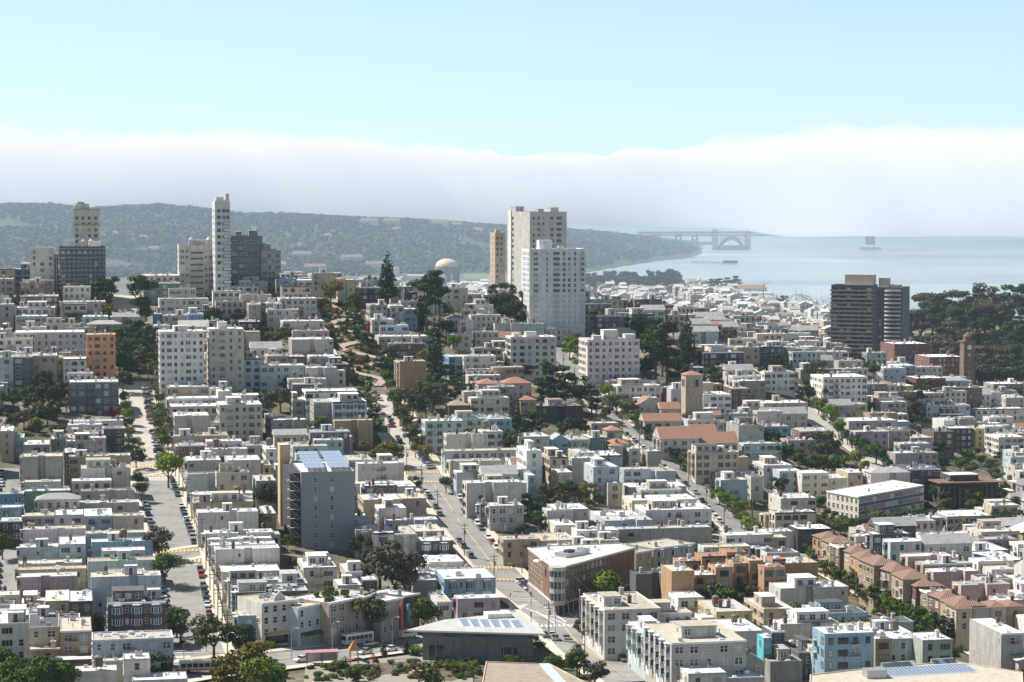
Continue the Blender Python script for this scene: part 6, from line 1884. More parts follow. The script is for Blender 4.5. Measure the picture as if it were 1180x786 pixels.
TREES = """
E 45 370 9 oak olive|E 140 345 8 oak olive|E 108 365 7 oak rust|E 182 312 7 oak gold|E 60 270 10 oak green|E 160 275 9 oak green|E 232 255 13 oak dark|E 190 190 11 oak brown|E 280 235 10 oak dark|E 255 310 10 oak dark|E 300 290 7 oak gold|E 215 340 9 oak dark|E 180 404 5 shrub rust|E 237 404 4 shrub gold|E 275 408 4 shrub green|E 150 400 5 shrub rust|E 130 290 8 oak brown
E 556 185 10 oak dark|E 565 262 8 round bright|E 572 303 7 round bright|E 580 338 8 round bright|E 576 376 7 oak dark|E 582 420 7 round gold|E 600 482 9 oak olive|E 616 536 8 oak dark|E 622 622 5 shrub green|E 640 678 8 round green|E 515 333 6 shrub rust
E 702 188 5 shrub olive|E 705 212 5 shrub olive|E 706 236 5 shrub olive|E 722 268 7 round green|E 722 312 7 round green|E 732 350 10 round green|E 736 386 9 oak olive|E 736 425 10 round bright|E 752 460 9 round green|E 762 568 14 round bright
E 560 60 13 oak dark|E 542 100 13 oak dark|E 600 40 13 oak green|E 645 40 12 oak dark|E 620 82 11 oak olive|E 580 122 11 oak dark|E 662 92 11 oak green|E 700 60 9 oak green|E 592 20 13 oak dark|E 632 132 8 oak gold|E 670 140 8 oak green|E 690 20 11 oak dark
A 640 585 26 pine dark|A 500 510 16 oak dark|A 484 560 10 oak dark|A 606 492 10 pine dark|A 632 492 11 oak dark|A 505 622 10 oak gold|A 255 682 7 round olive|A 340 682 8 round gold|A 390 548 9 oak green|A 330 655 8 oak dark|A 1070 682 8 round olive|A 960 645 10 oak dark|A 606 692 12 oak dark|A 565 722 12 oak green|A 650 742 12 oak dark|A 950 745 8 oak dark|A 1130 742 8 oak olive|A 90 572 9 oak dark|A 690 720 9 oak green|A 620 650 10 oak dark|A 1075 640 9 oak brown
B 180 425 16 pine olive|B 225 610 11 palm olive|B 358 522 14 oak gold|B 615 500 24 conifer dark|B 680 502 9 round gold|B 722 505 9 oak green|B 790 600 24 pine dark|B 850 580 22 pine dark|B 830 545 18 pine dark|B 765 640 16 conifer dark|B 1030 545 14 conifer dark|B 1120 585 19 pine dark|B 1155 565 19 pine dark|B 500 592 6 shrub gold|B 458 572 9 oak green|B 470 640 9 oak olive|B 440 605 8 oak green|B 422 690 8 oak olive|B 545 690 7 shrub pink|B 480 712 9 oak green|B 520 745 9 oak dark|B 150 722 8 oak gold|B 880 702 10 oak dark|B 915 752 9 oak bright|B 1060 662 8 oak green|B 1090 692 8 oak dark|B 100 742 11 oak olive|B 40 752 9 oak dark|B 60 722 8 oak dark|B 1010 560 9 oak dark|B 1055 640 7 oak olive|B 960 700 7 oak green|B 690 560 7 oak dark
F 830 70 24 cypress dark|F 605 80 12 oak olive|F 615 168 10 round green|F 630 206 8 round green|F 590 112 10 oak dark|F 640 118 9 oak green|F 742 182 11 oak olive|F 762 222 11 oak olive|F 820 262 12 oak brown|F 850 228 11 oak olive|F 730 300 10 oak brown|F 682 322 9 oak green|F 642 262 9 oak green|F 672 342 9 oak olive|F 715 425 9 oak olive|F 742 492 7 round gold|F 545 292 9 oak olive|F 520 252 9 oak green|F 562 400 10 oak green|F 610 512 10 oak gold|F 650 520 9 oak olive|F 575 520 8 oak gold|F 460 482 6 oak gold|F 515 485 6 oak gold|F 400 490 6 oak gold|F 450 418 9 oak dark|F 290 402 11 oak green|F 335 422 9 oak olive|F 80 290 12 oak olive|F 130 262 12 oak olive|F 160 205 9 oak dark|F 742 652 6 oak dark|F 880 648 7 round olive|F 950 442 7 oak green|F 985 452 8 oak gold|F 1000 312 7 oak gold|F 930 202 6 oak green|F 950 232 7 oak green|F 985 222 6 oak dark|F 60 702 12 oak dark|F 1162 468 8 round green|F 920 250 8 oak dark|F 700 372 7 oak olive|F 792 502 8 round gold|F 762 462 8 oak olive|F 690 250 9 oak olive|F 790 310 9 oak green|F 240 480 6 oak olive|F 560 345 8 oak dark|F 500 420 7 oak dark|F 380 445 7 oak green|F 960 140 6 oak dark|F 880 150 9 oak dark|F 1120 130 7 oak green|F 1160 130 7 oak dark
G 210 205 15 pine dark|G 280 215 15 pine dark|G 350 245 14 pine dark|G 400 275 12 pine dark|G 170 245 13 pine dark|G 250 250 12 oak dark|G 130 375 13 oak dark|G 60 395 11 oak dark|G 270 402 10 oak dark|G 110 425 9 oak dark|G 320 380 9 oak dark|G 300 42 10 oak bright|G 340 30 9 oak bright|G 360 102 11 oak bright|G 460 232 9 round bright|G 482 272 9 round green|G 512 292 10 oak olive|G 562 312 11 oak olive|G 690 85 26 pine dark|G 650 105 20 pine dark|G 742 115 20 pine dark|G 720 60 20 pine dark|G 830 45 22 conifer dark|G 780 102 9 oak bright|G 622 152 9 oak green|G 940 162 11 oak dark|G 850 372 11 oak olive|G 600 352 8 oak green|G 980 702 8 oak green|G 1012 722 8 oak bright|G 1042 742 8 oak green|G 1065 772 8 oak bright|G 1130 735 10 palm olive|G 200 692 9 oak olive|G 250 692 9 oak green|G 110 735 8 oak dark|G 340 702 8 oak gold|G 390 692 8 oak gold|G 290 690 9 oak dark|G 150 772 7 oak dark|G 40 462 10 oak green|G 460 332 8 oak green|G 440 390 7 oak gold|G 120 140 9 oak dark|G 60 130 7 oak green|G 420 300 10 oak dark|G 920 200 10 oak dark|G 960 190 9 oak dark|G 790 160 12 oak dark|G 800 210 11 oak dark|G 1000 130 8 oak dark
G 625 392 7 oak olive|G 652 420 7 oak dark|G 682 446 7 oak olive|G 712 472 7 oak dark|G 742 496 7 oak olive|G 772 516 7 oak dark|G 802 540 8 oak dark|G 832 562 8 oak olive|G 700 440 6 oak dark|G 760 480 6 oak dark
H 235 138 15 oak olive|H 90 142 10 round green|H 125 152 9 round green|H 55 92 9 oak dark|H 400 92 11 oak dark|H 500 138 10 round green|H 280 222 12 palm olive|H 205 242 11 oak dark|H 250 292 10 oak bright|H 300 332 10 oak bright|H 340 382 9 round bright|H 380 432 8 round green|H 410 452 8 round green|H 436 476 8 oak green|H 352 402 8 oak green|H 460 308 6 oak bright|H 500 308 6 oak bright|H 640 262 9 oak green|H 690 310 16 pine dark|H 745 252 12 pine dark|H 662 332 9 oak green|H 290 472 14 oak olive|H 60 502 12 oak green|H 30 452 11 oak dark|H 100 515 10 oak dark|H 160 545 9 oak green|H 240 560 10 oak green|H 290 562 9 oak olive|H 340 562 10 oak green|H 420 532 10 round bright|H 460 568 7 round bright|H 510 512 10 oak green|H 542 532 10 oak dark|H 572 567 7 round dark|H 800 502 10 oak dark|H 812 542 10 oak dark|H 780 692 8 round dark|H 822 722 8 round dark|H 832 752 8 round green|H 950 722 9 oak bright|H 1000 712 9 oak bright|H 1042 702 9 oak green|H 1090 692 11 oak green|H 1130 775 14 oak dark|H 692 645 11 palm olive|H 250 735 8 oak dark|H 65 655 10 oak dark|H 200 560 9 oak dark|H 822 562 9 oak dark|H 930 232 10 oak brown|H 732 412 7 round bright|H 800 260 8 oak dark|H 470 620 7 oak green|H 780 460 8 oak olive|H 1010 480 6 oak dark|H 520 460 6 oak gold|H 1150 240 9 oak green|H 10 140 9 oak dark
I 720 152 11 oak brown|I 745 242 12 round green|I 818 532 9 oak olive|I 800 502 9 oak green|I 968 552 13 oak olive|I 1080 582 10 oak dark|I 470 508 6 shrub gold|I 720 702 9 oak dark|I 10 152 9 round green|I 60 735 14 round green|I 200 742 12 round green|I 110 775 12 round green|I 285 760 10 round green|I 1110 690 13 oak gold|I 1155 745 13 round bright|I 1050 745 11 oak gold|I 0 700 11 round green|I 445 600 5 shrub green
J 640 262 19 oak brown|J 580 245 15 oak dark|J 690 270 14 oak brown|J 540 470 14 oak olive|J 775 452 12 round green|J 800 470 10 round green|J 345 382 5 shrub olive|J 20 655 10 oak gold|J 62 725 11 round bright|J 105 765 10 round green|J 490 160 9 oak dark|J 20 60 11 oak dark
K 475 345 13 round bright|K 430 360 11 round bright|K 515 365 11 round green|K 470 278 8 oak dark|K 360 532 6 oak olive|K 400 562 6 oak dark|K 335 692 7 oak green|K 415 748 7 oak brown|K 345 700 6 oak green|K 700 362 5 shrub green|K 760 232 6 oak green|K 810 215 6 oak green|K 860 200 6 oak bright|K 910 190 7 oak bright|K 950 186 6 oak green|K 990 182 6 oak green|K 940 355 9 palm olive|K 985 345 9 palm olive|K 915 370 7 palm olive|K 1012 402 8 oak green|K 1060 402 8 oak olive|K 1112 377 9 oak brown|K 1015 705 4 shrub green|K 90 160 6 shrub rust|K 150 40 6 oak green|K 160 70 7 oak dark|K 1080 30 8 round bright|K 1110 60 8 round bright|K 1140 85 8 round bright|K 1160 110 8 round green
L 215 192 7 oak green|L 248 225 7 oak olive|L 278 256 7 oak green|L 312 278 7 oak olive|L 348 298 7 oak green|L 388 322 8 oak olive|L 428 352 8 oak green|L 468 372 8 oak olive|L 512 392 8 oak green|L 552 412 8 oak olive|L 592 432 8 oak green|L 632 452 8 oak green|L 672 472 8 oak olive|L 712 492 8 oak green|L 752 512 8 oak green|L 820 545 9 oak dark|L 600 470 7 oak green|L 650 500 7 oak green|L 360 68 12 round olive|L 320 75 10 round olive|L 400 78 10 round green|L 525 45 12 round olive|L 565 62 10 oak green|L 622 62 10 oak dark|L 662 42 11 oak dark|L 722 42 13 oak dark|L 805 45 13 palm olive|L 905 55 13 palm olive|L 945 55 13 palm olive|L 1110 55 16 oak dark|L 1030 565 8 oak dark|L 1162 522 8 oak green|L 1000 742 4 shrub green|L 1140 150 7 oak green|L 560 340 4 shrub rust
C 330 668 10 oak dark|C 390 655 12 oak dark|C 615 695 14 conifer dark|C 700 692 13 oak dark|C 770 702 11 oak dark|C 825 742 14 conifer dark|C 1010 735 13 oak olive|C 160 682 10 oak green|C 300 755 9 oak bright|C 650 742 9 oak bright|C 20 610 18 pine dark|C 60 590 19 pine dark|C 90 640 14 pine dark|C 680 740 12 oak dark|C 560 680 10 oak dark|C 740 760 9 oak olive
"""
for line in TREES.strip().splitlines():
    for it in line.split('|'):
        t, x, y, h, kd, lf = it.split(); h = float(h)
        p = hit(*px(t, float(x), float(y)), h * CROWNC[kd])
        plant(*p, h, kd, lf)

# the crooked brick block: hairpin bends between hedges and flower beds
mat_plain('brick_paving', (.38, .29, .24), .9); mat_plain('soil', (.20, .13, .08), .95)
lo, hi_ = hit(436, 446), hit(387, 347)
ax = (hi_[0] - lo[0], hi_[1] - lo[1]); AL = math.hypot(*ax); ax = (ax[0] / AL, ax[1] / AL); nx = (ax[1], -ax[0])
pts = []
for k in range(140):
    t = k / 139; w = 8.5 * math.sin(t * 8 * math.pi) * min(1, 6 * t, 6 * (1 - t))
    pts.append((lo[0] + ax[0] * AL * t + nx[0] * w, lo[1] + ax[1] * AL * t + nx[1] * w))
CROOK = pts
mb = MB(); strip(mb, pts, 2.0, -2.0, .55); tag(mb.build('street', 'brick_paving'), kind='structure')
mb = MB(); strip(mb, resample([lo, hi_], 3), 13, 11.5, .5); strip(mb, resample([lo, hi_], 3), -11.5, -13, .5); tag(mb.build('sidewalk', 'sidewalk'), kind='structure')
for k in range(185):
    t = trng.uniform(.02, .98); w = trng.uniform(-11, 11); x, y = lo[0] + ax[0] * AL * t + nx[0] * w, lo[1] + ax[1] * AL * t + nx[1] * w
    if min(math.hypot(p[0] - x, p[1] - y) for p in pts) > 2.4: plant(x, y, trng.uniform(1.8, 4.2), 'shrub', trng.choice(('green', 'gold', 'gold', 'olive', 'rust', 'bright')), wide=1.2)

# ---------------------------------------------------------------- fill the remaining lots of the blocks
GREEN = [(45, 465, 60), (150, 410, 45), (425, 395, 45), (500, 395, 55), (480, 455, 40), (520, 440, 30), (640, 450, 60), (610, 480, 40), (760, 400, 40), (660, 420, 30), (680, 395, 25), (300, 450, 40), (345, 470, 30), (640, 560, 40), (930, 530, 45), (1130, 535, 48), (1100, 545, 60), (950, 470, 45), (1060, 470, 30),
         (470, 740, 130), (20, 770, 60), (300, 770, 60), (445, 640, 30), (720, 670, 30), (860, 690, 30), (960, 600, 40), (480, 490, 40)]
GREEN += [(u, v, 45) for u, v in ((640, 760), (590, 770), (1100, 760))]
frng = random.Random(21)
def free_of_all(cs, cx, cy, slack=0.0):
    for b in BLD:
        if abs(b['x'] - cx) + abs(b['y'] - cy) < 60 and overlap(cs, b['poly']): return False
    return True
filled = 0
FW = ['W', 'LG', 'BW', 'OW', 'BG', 'LG', 'BW', 'PW', 'G', 'LB', 'TN', 'MT', 'DG', 'OW', 'PK', 'G', 'BR', 'SG']; FR = ['w', 'w', 's', 't', 's', 'w', 'g', 'd', 't']
for s in np.arange(560, 1560, 8.6):
    for t in np.arange(-420, 560, 10.5):
        x, y = GN_ * t + GW_ * s + np.array((frng.uniform(-2, 2), frng.uniform(-.5, .5)))
        if not (585 < y < 1560): continue
        far = y > 1290
        W, D = frng.uniform(10.5, 17), frng.uniform(7.2, 8.4); H = frng.choice((7, 8.5, 9.5, 9.5, 11, 12.5)) if y > 700 else frng.choice((7, 8, 9))
        cs = corners(x, y, GA, W, D); cx, cy = sum(c[0] for c in cs) / 4, sum(c[1] for c in cs) / 4
        u, v = uv_of(cx, cy, hz(cx, cy) + H)
        if not (-25 < u < 1210 and v < 800): continue
        if any(street_dist(*c) < .6 for c in cs + [(cx, cy)]): continue
        if min(math.hypot(p[0] - cx, p[1] - cy) for p in CROOK[::6]) < 17: continue
        if not free_of_all(cs, cx, cy): continue
        g = any(math.hypot(u - a, v - b) < r for a, b, r in GREEN)
        if g:
            if frng.random() < .30:
                a = (cx, cy, frng.uniform(4.5, 8.5), frng.choice(('oak', 'round', 'shrub')), frng.choice(('green', 'olive', 'dark', 'gold')))
                if keep(): plant(*a); PLANTS[-1]['fi'] = FI[0] - 1
            continue
        if frng.random() < (.30 if not far else .35):
            if frng.random() < .8:
                a = (cx + frng.uniform(-3, 3), cy, frng.uniform(4, 7.5), frng.choice(('oak', 'round', 'oak')), frng.choice(('green', 'olive', 'dark', 'olive', 'gold', 'bright')))
                if keep(): plant(*a); PLANTS[-1]['fi'] = FI[0] - 1
            continue
        if any(abs(p['x'] - cx) < 6 and abs(p['y'] - cy) < 6 for p in PLANTS if p['h'] > 9 and 'fi' not in p): continue
        wc = frng.choice(FW[:14] if not far else FW); pr = frng.random() + (.11 if u < 560 else 0)
        white_block = 985 < u < 1200 and 628 < v < 716 and u - 935 > (v - 640) * 1.9
        if white_block: wc, pr, H = ('W', 'PW', 'W', 'PK', 'W', 'BW', 'PW', 'TN')[filled % 8], .9, 9 + filled % 3
        near_leafy = math.hypot(u - 372, v - 632) < 42 or (street_dist(cx - 4, cy - 4) < 9 or -4 < v - (634 + (u - 935) * .56) < 30) and 915 < u < 1110 and 630 < v < 745 and not white_block
        a = (x, y, H, W, D, wc, frng.choice(FR) if pr > .16 else frng.choice('rgg' if u > 560 else 'gggks'), frng.choice('ffpfs'), '' if pr > .16 else frng.choice('HV'))
        if keep() and not near_leafy: building(*a); BLD[-1]['fi'] = FI[0] - 1
        else: BLD.append(dict(o=None, x=cx, y=cy, poly=cs, u=0, v=0))
        filled += 1
print('filled', filled, 'buildings', len(BLD), 'plants', len(PLANTS))
# low growth in the back yards and on the bare slope
for k in range(900):
    u, v = frng.uniform(0, 1180), 405 + frng.random() * 375
    x, y = hit(u, v)
    if y > 1350 or street_dist(x, y) < .8: continue
    if any(abs(b['x'] - x) + abs(b['y'] - y) < 50 and overlap([(x - 1.2, y - 1.2), (x + 1.2, y - 1.2), (x + 1.2, y + 1.2), (x - 1.2, y + 1.2)], b['poly']) for b in BLD): continue
    on_slope = math.hypot((u - 1115) / 1.9, v - 538) < 26
    h = frng.uniform(1.2, 2.4) if on_slope else frng.uniform(1.6, 4.2)
    a = (x, y, h, 'shrub', frng.choice(('green', 'olive', 'dark', 'dark', 'gold', 'bright', 'brown')))
    if keep(): plant(*a, wide=1.3); PLANTS[-1]['fi'] = FI[0] - 1
print('plants', len(PLANTS))
# ---------------------------------------------------------------- the flat district by the bay and what stands on the far hills
drng = random.Random(41)
WC_ = ['W', 'BW', 'OW', 'PW', 'LG', 'PK', 'BG', 'LB', 'TN']
def far_house_mesh(k):
    def mk():
        rng = random.Random(k); mb = MB(); h = 1.0
        pit = k % 3 != 0
        mb.box(-.5, .5, -.5, .5, -.2, 1.0, 0)
        if pit:
            mb.quad((-.52, -.54, .98), (.52, -.54, .98), (.52, 0, 1.22), (-.52, 0, 1.22), 1); mb.quad((.52, .54, .98), (-.52, .54, .98), (-.52, 0, 1.22), (.52, 0, 1.22), 1)
            mb.tri((-.5, .5, 1), (-.5, -.5, 1), (-.5, 0, 1.2), 0); mb.tri((.5, -.5, 1), (.5, .5, 1), (.5, 0, 1.2), 0)
        else:
            mb.box(-.47, .47, -.47, .47, 1.0, 1.012, 1); mb.box(-.2, .1, -.1, .2, 1.0, 1.2, 0)
        for z in (.3, .68):
            for x in (-.3, 0, .3): mb.quad((x - .09, -.505, z - .1), (x + .09, -.505, z - .1), (x + .09, -.505, z + .1), (x - .09, -.505, z + .1), 2)
            for y in (-.2, .2): mb.quad((-.505, y + .08, z - .1), (-.505, y - .08, z - .1), (-.505, y - .08, z + .1), (-.505, y + .08, z + .1), 2)
        return mb.mesh('house', ['wall_' + WC_[k % len(WC_)], ('roof_s', 'roof_g', 'roof_s', 'roof_w', 'roof_s', 'roof_k', 'roof_r', 'roof_s', 'roof_w')[k * 5 % 9], 'glass'])
    return shared(('fh', k), mk)
def far_zone():
    """lots of the flat district in view"""
    out = []
    for y in np.arange(1740, 3680, 26):
        for x in np.arange(-320, 640, 15.5):
            u = CU + FPX * x / y
            if not (325 < u < 1190): continue
            if y > shore(x) - 120: continue
            if u > 960 and y > 1720: continue           # wooded point
            if u < 470 and y < 2600: continue
            if (y // 26) % 3 == 2 and drng.random() < .75: continue
            if (x // 15.5) % 7 == 0: continue
            if drng.random() < .16: continue
            out.append((x + drng.uniform(-3, 3), y + drng.uniform(-6, 6)))
    return out
FAR = far_zone()
FAR.sort(key=lambda p: p[1])
near_out = []      # the same town goes on to both sides of the view
for y in np.arange(610, 1640, 17):
    for x in np.arange(-620, 640, 13.5):
        u = CU + FPX * x / y
        if (1203 < u < 1480 or -300 < u < -32) and drng.random() < .8 and all(street_dist(x + a, y + b) > 5 for a, b in ((0, 0),)): near_out.append((x + drng.uniform(-2, 2), y + drng.uniform(-2, 2)))
FAR = near_out + FAR
V, F, MI = [], [], []
mats = []
def mslot(m):
    if m not in mats: mats.append(m)
    return mats.index(m)
for x, y in FAR:
    k = drng.randrange(36); me = far_house_mesh(k); w, d, h = drng.uniform(8, 15), drng.uniform(10, 17), drng.choice((7, 9, 10, 10, 13)); rz = R(drng.choice((9, 9, 9, 99)))
    z = hz(x, y) if y < 1690 else gh(x, y); c, s = math.cos(rz), math.sin(rz); i = len(V)
    for v in me.vertices: a, b = v.co.x * w, v.co.y * d; V.append((x + c * a - s * b, y + s * a + c * b, z + v.co.z * h))
    for p in me.polygons: F.append(tuple(i + q for q in p.vertices)); MI.append(mslot(me.materials[p.material_index].name))
me = bpy.data.meshes.new('distant_houses'); me.from_pydata(V, [], F)
for m in mats: me.materials.append(MATS[m])
me.polygons.foreach_set('material_index', MI); me.update()
tag(link('distant_houses', me), 'pale low houses of the flat district by the bay, reading as one mass', 'houses', 'houses of the flat bay district', 'stuff')

def far_at(u, v, Y):
    x, y, z = at(u, v, Y); return x, y
# shore groves, the pines by the yacht club, trees among the flat district, the wooded point on the right
for i in range(46):
    u = 672 + i * 2.45 + drng.uniform(-2, 2); Y = 3540 + drng.uniform(-70, 70); x = (u - CU) / FPX * Y
    plant(x, Y, drng.uniform(20, 31), drng.choice(('euc', 'pine', 'euc')), 'dark', gh(x, Y), 1.25); PLANTS[-1]['far'] = 'shore'
for i in range(7):
    u = 820 + i * 4.6; Y = 3480; x = (u - CU) / FPX * Y
    plant(x, Y, drng.uniform(17, 23), 'pine', 'dark', gh(x, Y), 1.3); PLANTS[-1]['far'] = 'club'
for i in range(46):
    u = drng.uniform(560, 955); Y = drng.uniform(1760, 3300); x = (u - CU) / FPX * Y
    plant(x, Y, drng.uniform(8, 15), drng.choice(('oak', 'round', 'euc')), drng.choice(('dark', 'green', 'dark', 'olive')), gh(x, Y), 1.2); PLANTS[-1]['far'] = 'flat'
for i in range(110):
    u = 1042 + (i * 37 % 110) * 2.0 + drng.uniform(-3, 3); Y = (1660, 1760, 1870, 2000, 2150)[i % 5] + drng.uniform(-40, 40); x = (u - CU) / FPX * Y
    h = np.interp(u, [1036, 1060, 1085, 1110, 1140, 1180], [20, 25, 31, 27, 32, 30]) * drng.uniform(.68, 1.2) * (.66 if i % 5 == 0 else .85 if i % 5 == 1 else 1)
    plant(x, Y, h, drng.choice(('euc', 'euc', 'oak', 'pine')), drng.choice(('brown', 'dark', 'dark', 'brown')), gh(x, Y) - 3, 1.4); PLANTS[-1]['far'] = 'point'
for u, v, h, kd in ((1075, 395, 13, 'oak'), (1100, 398, 12, 'oak'), (1130, 396, 14, 'oak'), (1155, 400, 15, 'oak'), (1172, 405, 14, 'oak'), (1140, 410, 12, 'oak'), (1060, 388, 12, 'oak'), (950, 395, 11, 'oak'), (930, 388, 12, 'oak'), (905, 372, 11, 'oak'), (840, 385, 12, 'oak'), (862, 366, 11, 'oak'), (812, 372, 11, 'oak'), (790, 370, 12, 'oak'), (765, 372, 12, 'oak'), (745, 368, 12, 'oak')):
    Y = 1640; x = (u - CU) / FPX * Y; plant(x, Y, h, kd, 'dark', gh(x, Y), 1.3); PLANTS[-1]['far'] = 'flat'

# domed hall, arcaded white hall, red roofed club, barracks on the hill
x, y = far_at(515, 320, 3900); z = gh(x, y)
r = link('domed_rotunda', None, None, (x, y, z)); tag(r, 'round rotunda with a pale golden dome beside the white arcaded hall', 'rotunda')
mat_plain('dome_gold', (.62, .50, .32)); mat_plain('rotunda_stone', (.17, .14, .125))
m = MB(); m.cyl(0, 0, -3, 17, 21, 21, 16); m.cyl(0, 0, 17, 19, 23, 23, 16); m.cyl(0, 0, 19, 25, 19, 19, 16); m.build('drum', 'rotunda_stone', r)
for k in range(8): a = k * .785 + .39; m = MB(); m.box(-2.2, 2.2, -21.6, -20.6, 0, 14); m.build('arch_opening', 'glass', r, (0, 0, 0), a)
m = MB()
for j in range(6):
    a, b = j * math.pi / 12, (j + 1) * math.pi / 12; m.cyl(0, 0, 25 + 13 * math.sin(a), 25 + 13 * math.sin(b), 19 * math.cos(a), max(.2, 19 * math.cos(b)), 20, cap=j == 5)
m.build('dome', 'dome_gold', r, smooth=True)
x, y = far_at(461, 322, 3680); z = gh(x, y); W = 53 / FPX * 3680
r = link('arcaded_hall', None, None, (x, y, z)); tag(r, 'long white hall with a row of arches below the golden dome', 'hall')
m = MB(); m.box(0, W, 0, 40, -3, 15, 0); m.box(3, W - 3, 3, 37, 15, 18, 0); m.box(2, 10, 2, 8, 18, 21, 0); m.build('wall', 'wall_W', r)
for k in range(6): m = MB(); m.box(0, 5, -.3, 0, 2, 8); m.cyl(2.5, -.15, 8, 9.5, 2.5, 1.2, 8); m.build('arch_opening', 'glass', r, (6 + k * (W - 15) / 5, 0, 0))
x, y = far_at(848, 330, 3560); z = gh(x, y)
m = MB(); q0, q1 = far_at(838, 0, 3500), far_at(892, 0, 3500); m.prism([q0, q1, (q1[0] + 3, q1[1] + 110), (q0[0] + 3, q0[1] + 110)], -4, 2.0); tag(m.build('ground', 'concrete'), kind='structure'); z = 2.0
r = link('club_house', None, None, (x, y, z)); tag(r, 'long low club house with a broad red tiled roof by the harbour', 'club house')
m = MB(); m.box(0, 46, 0, 16, -.5, 5); m.build('wall', 'wall_BW', r)
m = MB(); m.quad((-2, -2, 5), (48, -2, 5), (42, 8, 10), (4, 8, 10)); m.quad((48, 18, 5), (-2, 18, 5), (4, 8, 10), (42, 8, 10)); m.tri((-2, 18, 5), (-2, -2, 5), (4, 8, 10)); m.tri((48, -2, 5), (48, 18, 5), (42, 8, 10)); m.build('roof', 'roof_r', r)
def hill_Y(u, v):
    for Y in range(4000, 5600, 20):
        x, y, z = at(u, v, Y)
        if z <= float(hill_h(np.array([x]), np.array([y]))[0]) + 3: return Y
    return 5200
for u, v, w, fl in ((414, 261, 22, 2), (441, 261, 20, 2), (497, 262, 20, 2), (335, 286, 16, 1), (336, 300, 24, 2), (376, 297, 10, 1), (392, 304, 26, 2), (160, 277, 10, 1), (128, 272, 8, 1), (300, 312, 30, 2), (350, 315, 26, 2), (420, 312, 24, 2), (450, 268, 12, 1), (520, 262, 12, 1), (545, 268, 12, 1), (372, 275, 10, 1), (170, 290, 14, 1), (440, 318, 20, 2)):
    Y = hill_Y(u, v); x, y, z = at(u, v, Y); W = w / FPX * Y
    r = link('barracks_building', None, None, (x, y, z - 5)); note_building(r, [(x, y), (x + W, y), (x + W, y + 14), (x, y + 14)], 14, 'white', 'terracotta tile', [], 'barracks_building')
    BLD[-1]['fixed'] = 'long pale barracks with a brownish roof among the trees of the far hill'
    m = MB(); m.box(0, W, 0, 13, 0, 5 + 6 * fl); m.build('wall', 'wall_W', r)
    m = MB(); e = 5 + 6 * fl; m.quad((-1, -1, e), (W + 1, -1, e), (W - 3, 6.5, e + 5), (3, 6.5, e + 5)); m.quad((W + 1, 14, e), (-1, 14, e), (3, 6.5, e + 5), (W - 3, 6.5, e + 5)); m.tri((-1, 14, e), (-1, -1, e), (3, 6.5, e + 5)); m.tri((W + 1, -1, e), (W + 1, 14, e), (W - 3, 6.5, e + 5)); m.build('roof', 'roof_q', r)
mat_plain('pale_road', (.55, .50, .42))
for a, b, w in (((487, 284), (531, 275), 9), ((428, 297), (448, 291), 9)):
    Ya, Yb = hill_Y(*a), hill_Y(*b); p, q = at(*a, Ya), at(*b, Yb); m = MB(); m.quad((p[0], p[1], p[2] - 1), (q[0], q[1], q[2] - 1), (q[0], q[1] + 40, q[2] + 8), (p[0], p[1] + 40, p[2] + 8)); m.quad((p[0], p[1], p[2] - 9), (q[0], q[1], q[2] - 9), (q[0], q[1], q[2] - 1), (p[0], p[1], p[2] - 1))
    tag(m.build('road', 'pale_road'), kind='structure')
mat_plain('lawn', (.11, .17, .05), .95)
def lawn(quad, dz=.4):
    p = [hit(*q, 0, 520, 3600) if False else far_at(q[0], q[1], q[2]) for q in quad]; m = MB(); m.poly([(*a, gh(*a) + dz) for a in p]); tag(m.build('lawn', 'lawn'), kind='structure')
lawn([(900, 0, 2750), (932, 0, 2750), (928, 0, 3020), (902, 0, 3020)]); lawn([(1100, 0, 1560), (1125, 0, 1560), (1122, 0, 1620), (1102, 0, 1620)]); lawn([(536, 0, 3950), (572, 0, 3950), (566, 0, 4250), (532, 0, 4250)], 1.5); lawn([(835, 0, 2600), (880, 0, 2560), (890, 0, 2640), (850, 0, 2680)])
# harbour: breakwater, moored boats, piers
m = MB()
p0, p1 = far_at(880, 0, 3300), far_at(960, 0, 3020); m.prism([(p0[0], p0[1]), (p1[0], p1[1]), (p1[0] + 4, p1[1] + 8), (p0[0] + 4, p0[1] + 8)], -3, 1.6); tag(m.build('breakwater', 'concrete'), 'low stone breakwater along the outer edge of the boat harbour', 'breakwater')
def boat_mesh():
    m = MB(); o = [(-1.4, -5), (1.4, -5), (1.6, 0), (.9, 3.5), (0, 5.5), (-.9, 3.5), (-1.6, 0)]; m.prism(o, -.4, 1.1, 0); m.box(-.9, .9, -2.5, 1.8, 1.1, 2.0, 0); m.box(-.92, .92, -2, 1.2, 1.4, 1.8, 1); m.tube((0, .8, 1), (0, .8, 14), .12, .08, 5, 2); m.tube((0, .8, 2.6), (0, -4, 2.6), .14, n=5, mi=0)
    return m.mesh('moored_boat', ['wall_W', 'glass', 'metal'])
bm = boat_mesh()
for i in range(120):
    Y = 2960 + (i * 7 % 12) * 46 + drng.uniform(-5, 5); x = max(353, 405 - (Y - 2900) * .25) + drng.uniform(0, 75)
    o = link('moored_boat', bm, None, (x, Y, max(0.1, gh(x, Y))), R(drng.choice((0, 90, 8)))); tag(o, 'small white sailboat with a bare mast moored in the harbour rows', 'boat', 'sailboats moored in the harbour')
m = MB(); m.tube((0, 0, 0), (0, 0, 24), .5, .3, 6); m.tube((0, 0, 20), (9, 0, 26), .3, .2, 5); m.tube((0, 0, 20), (-6, 0, 17), .3, .2, 5)
x, y = far_at(882, 0, 3330); tag(m.build('harbour_crane', 'metal_dark', None, (x, y, 0)), 'thin dark boat hoist standing at the harbour mouth', 'crane')
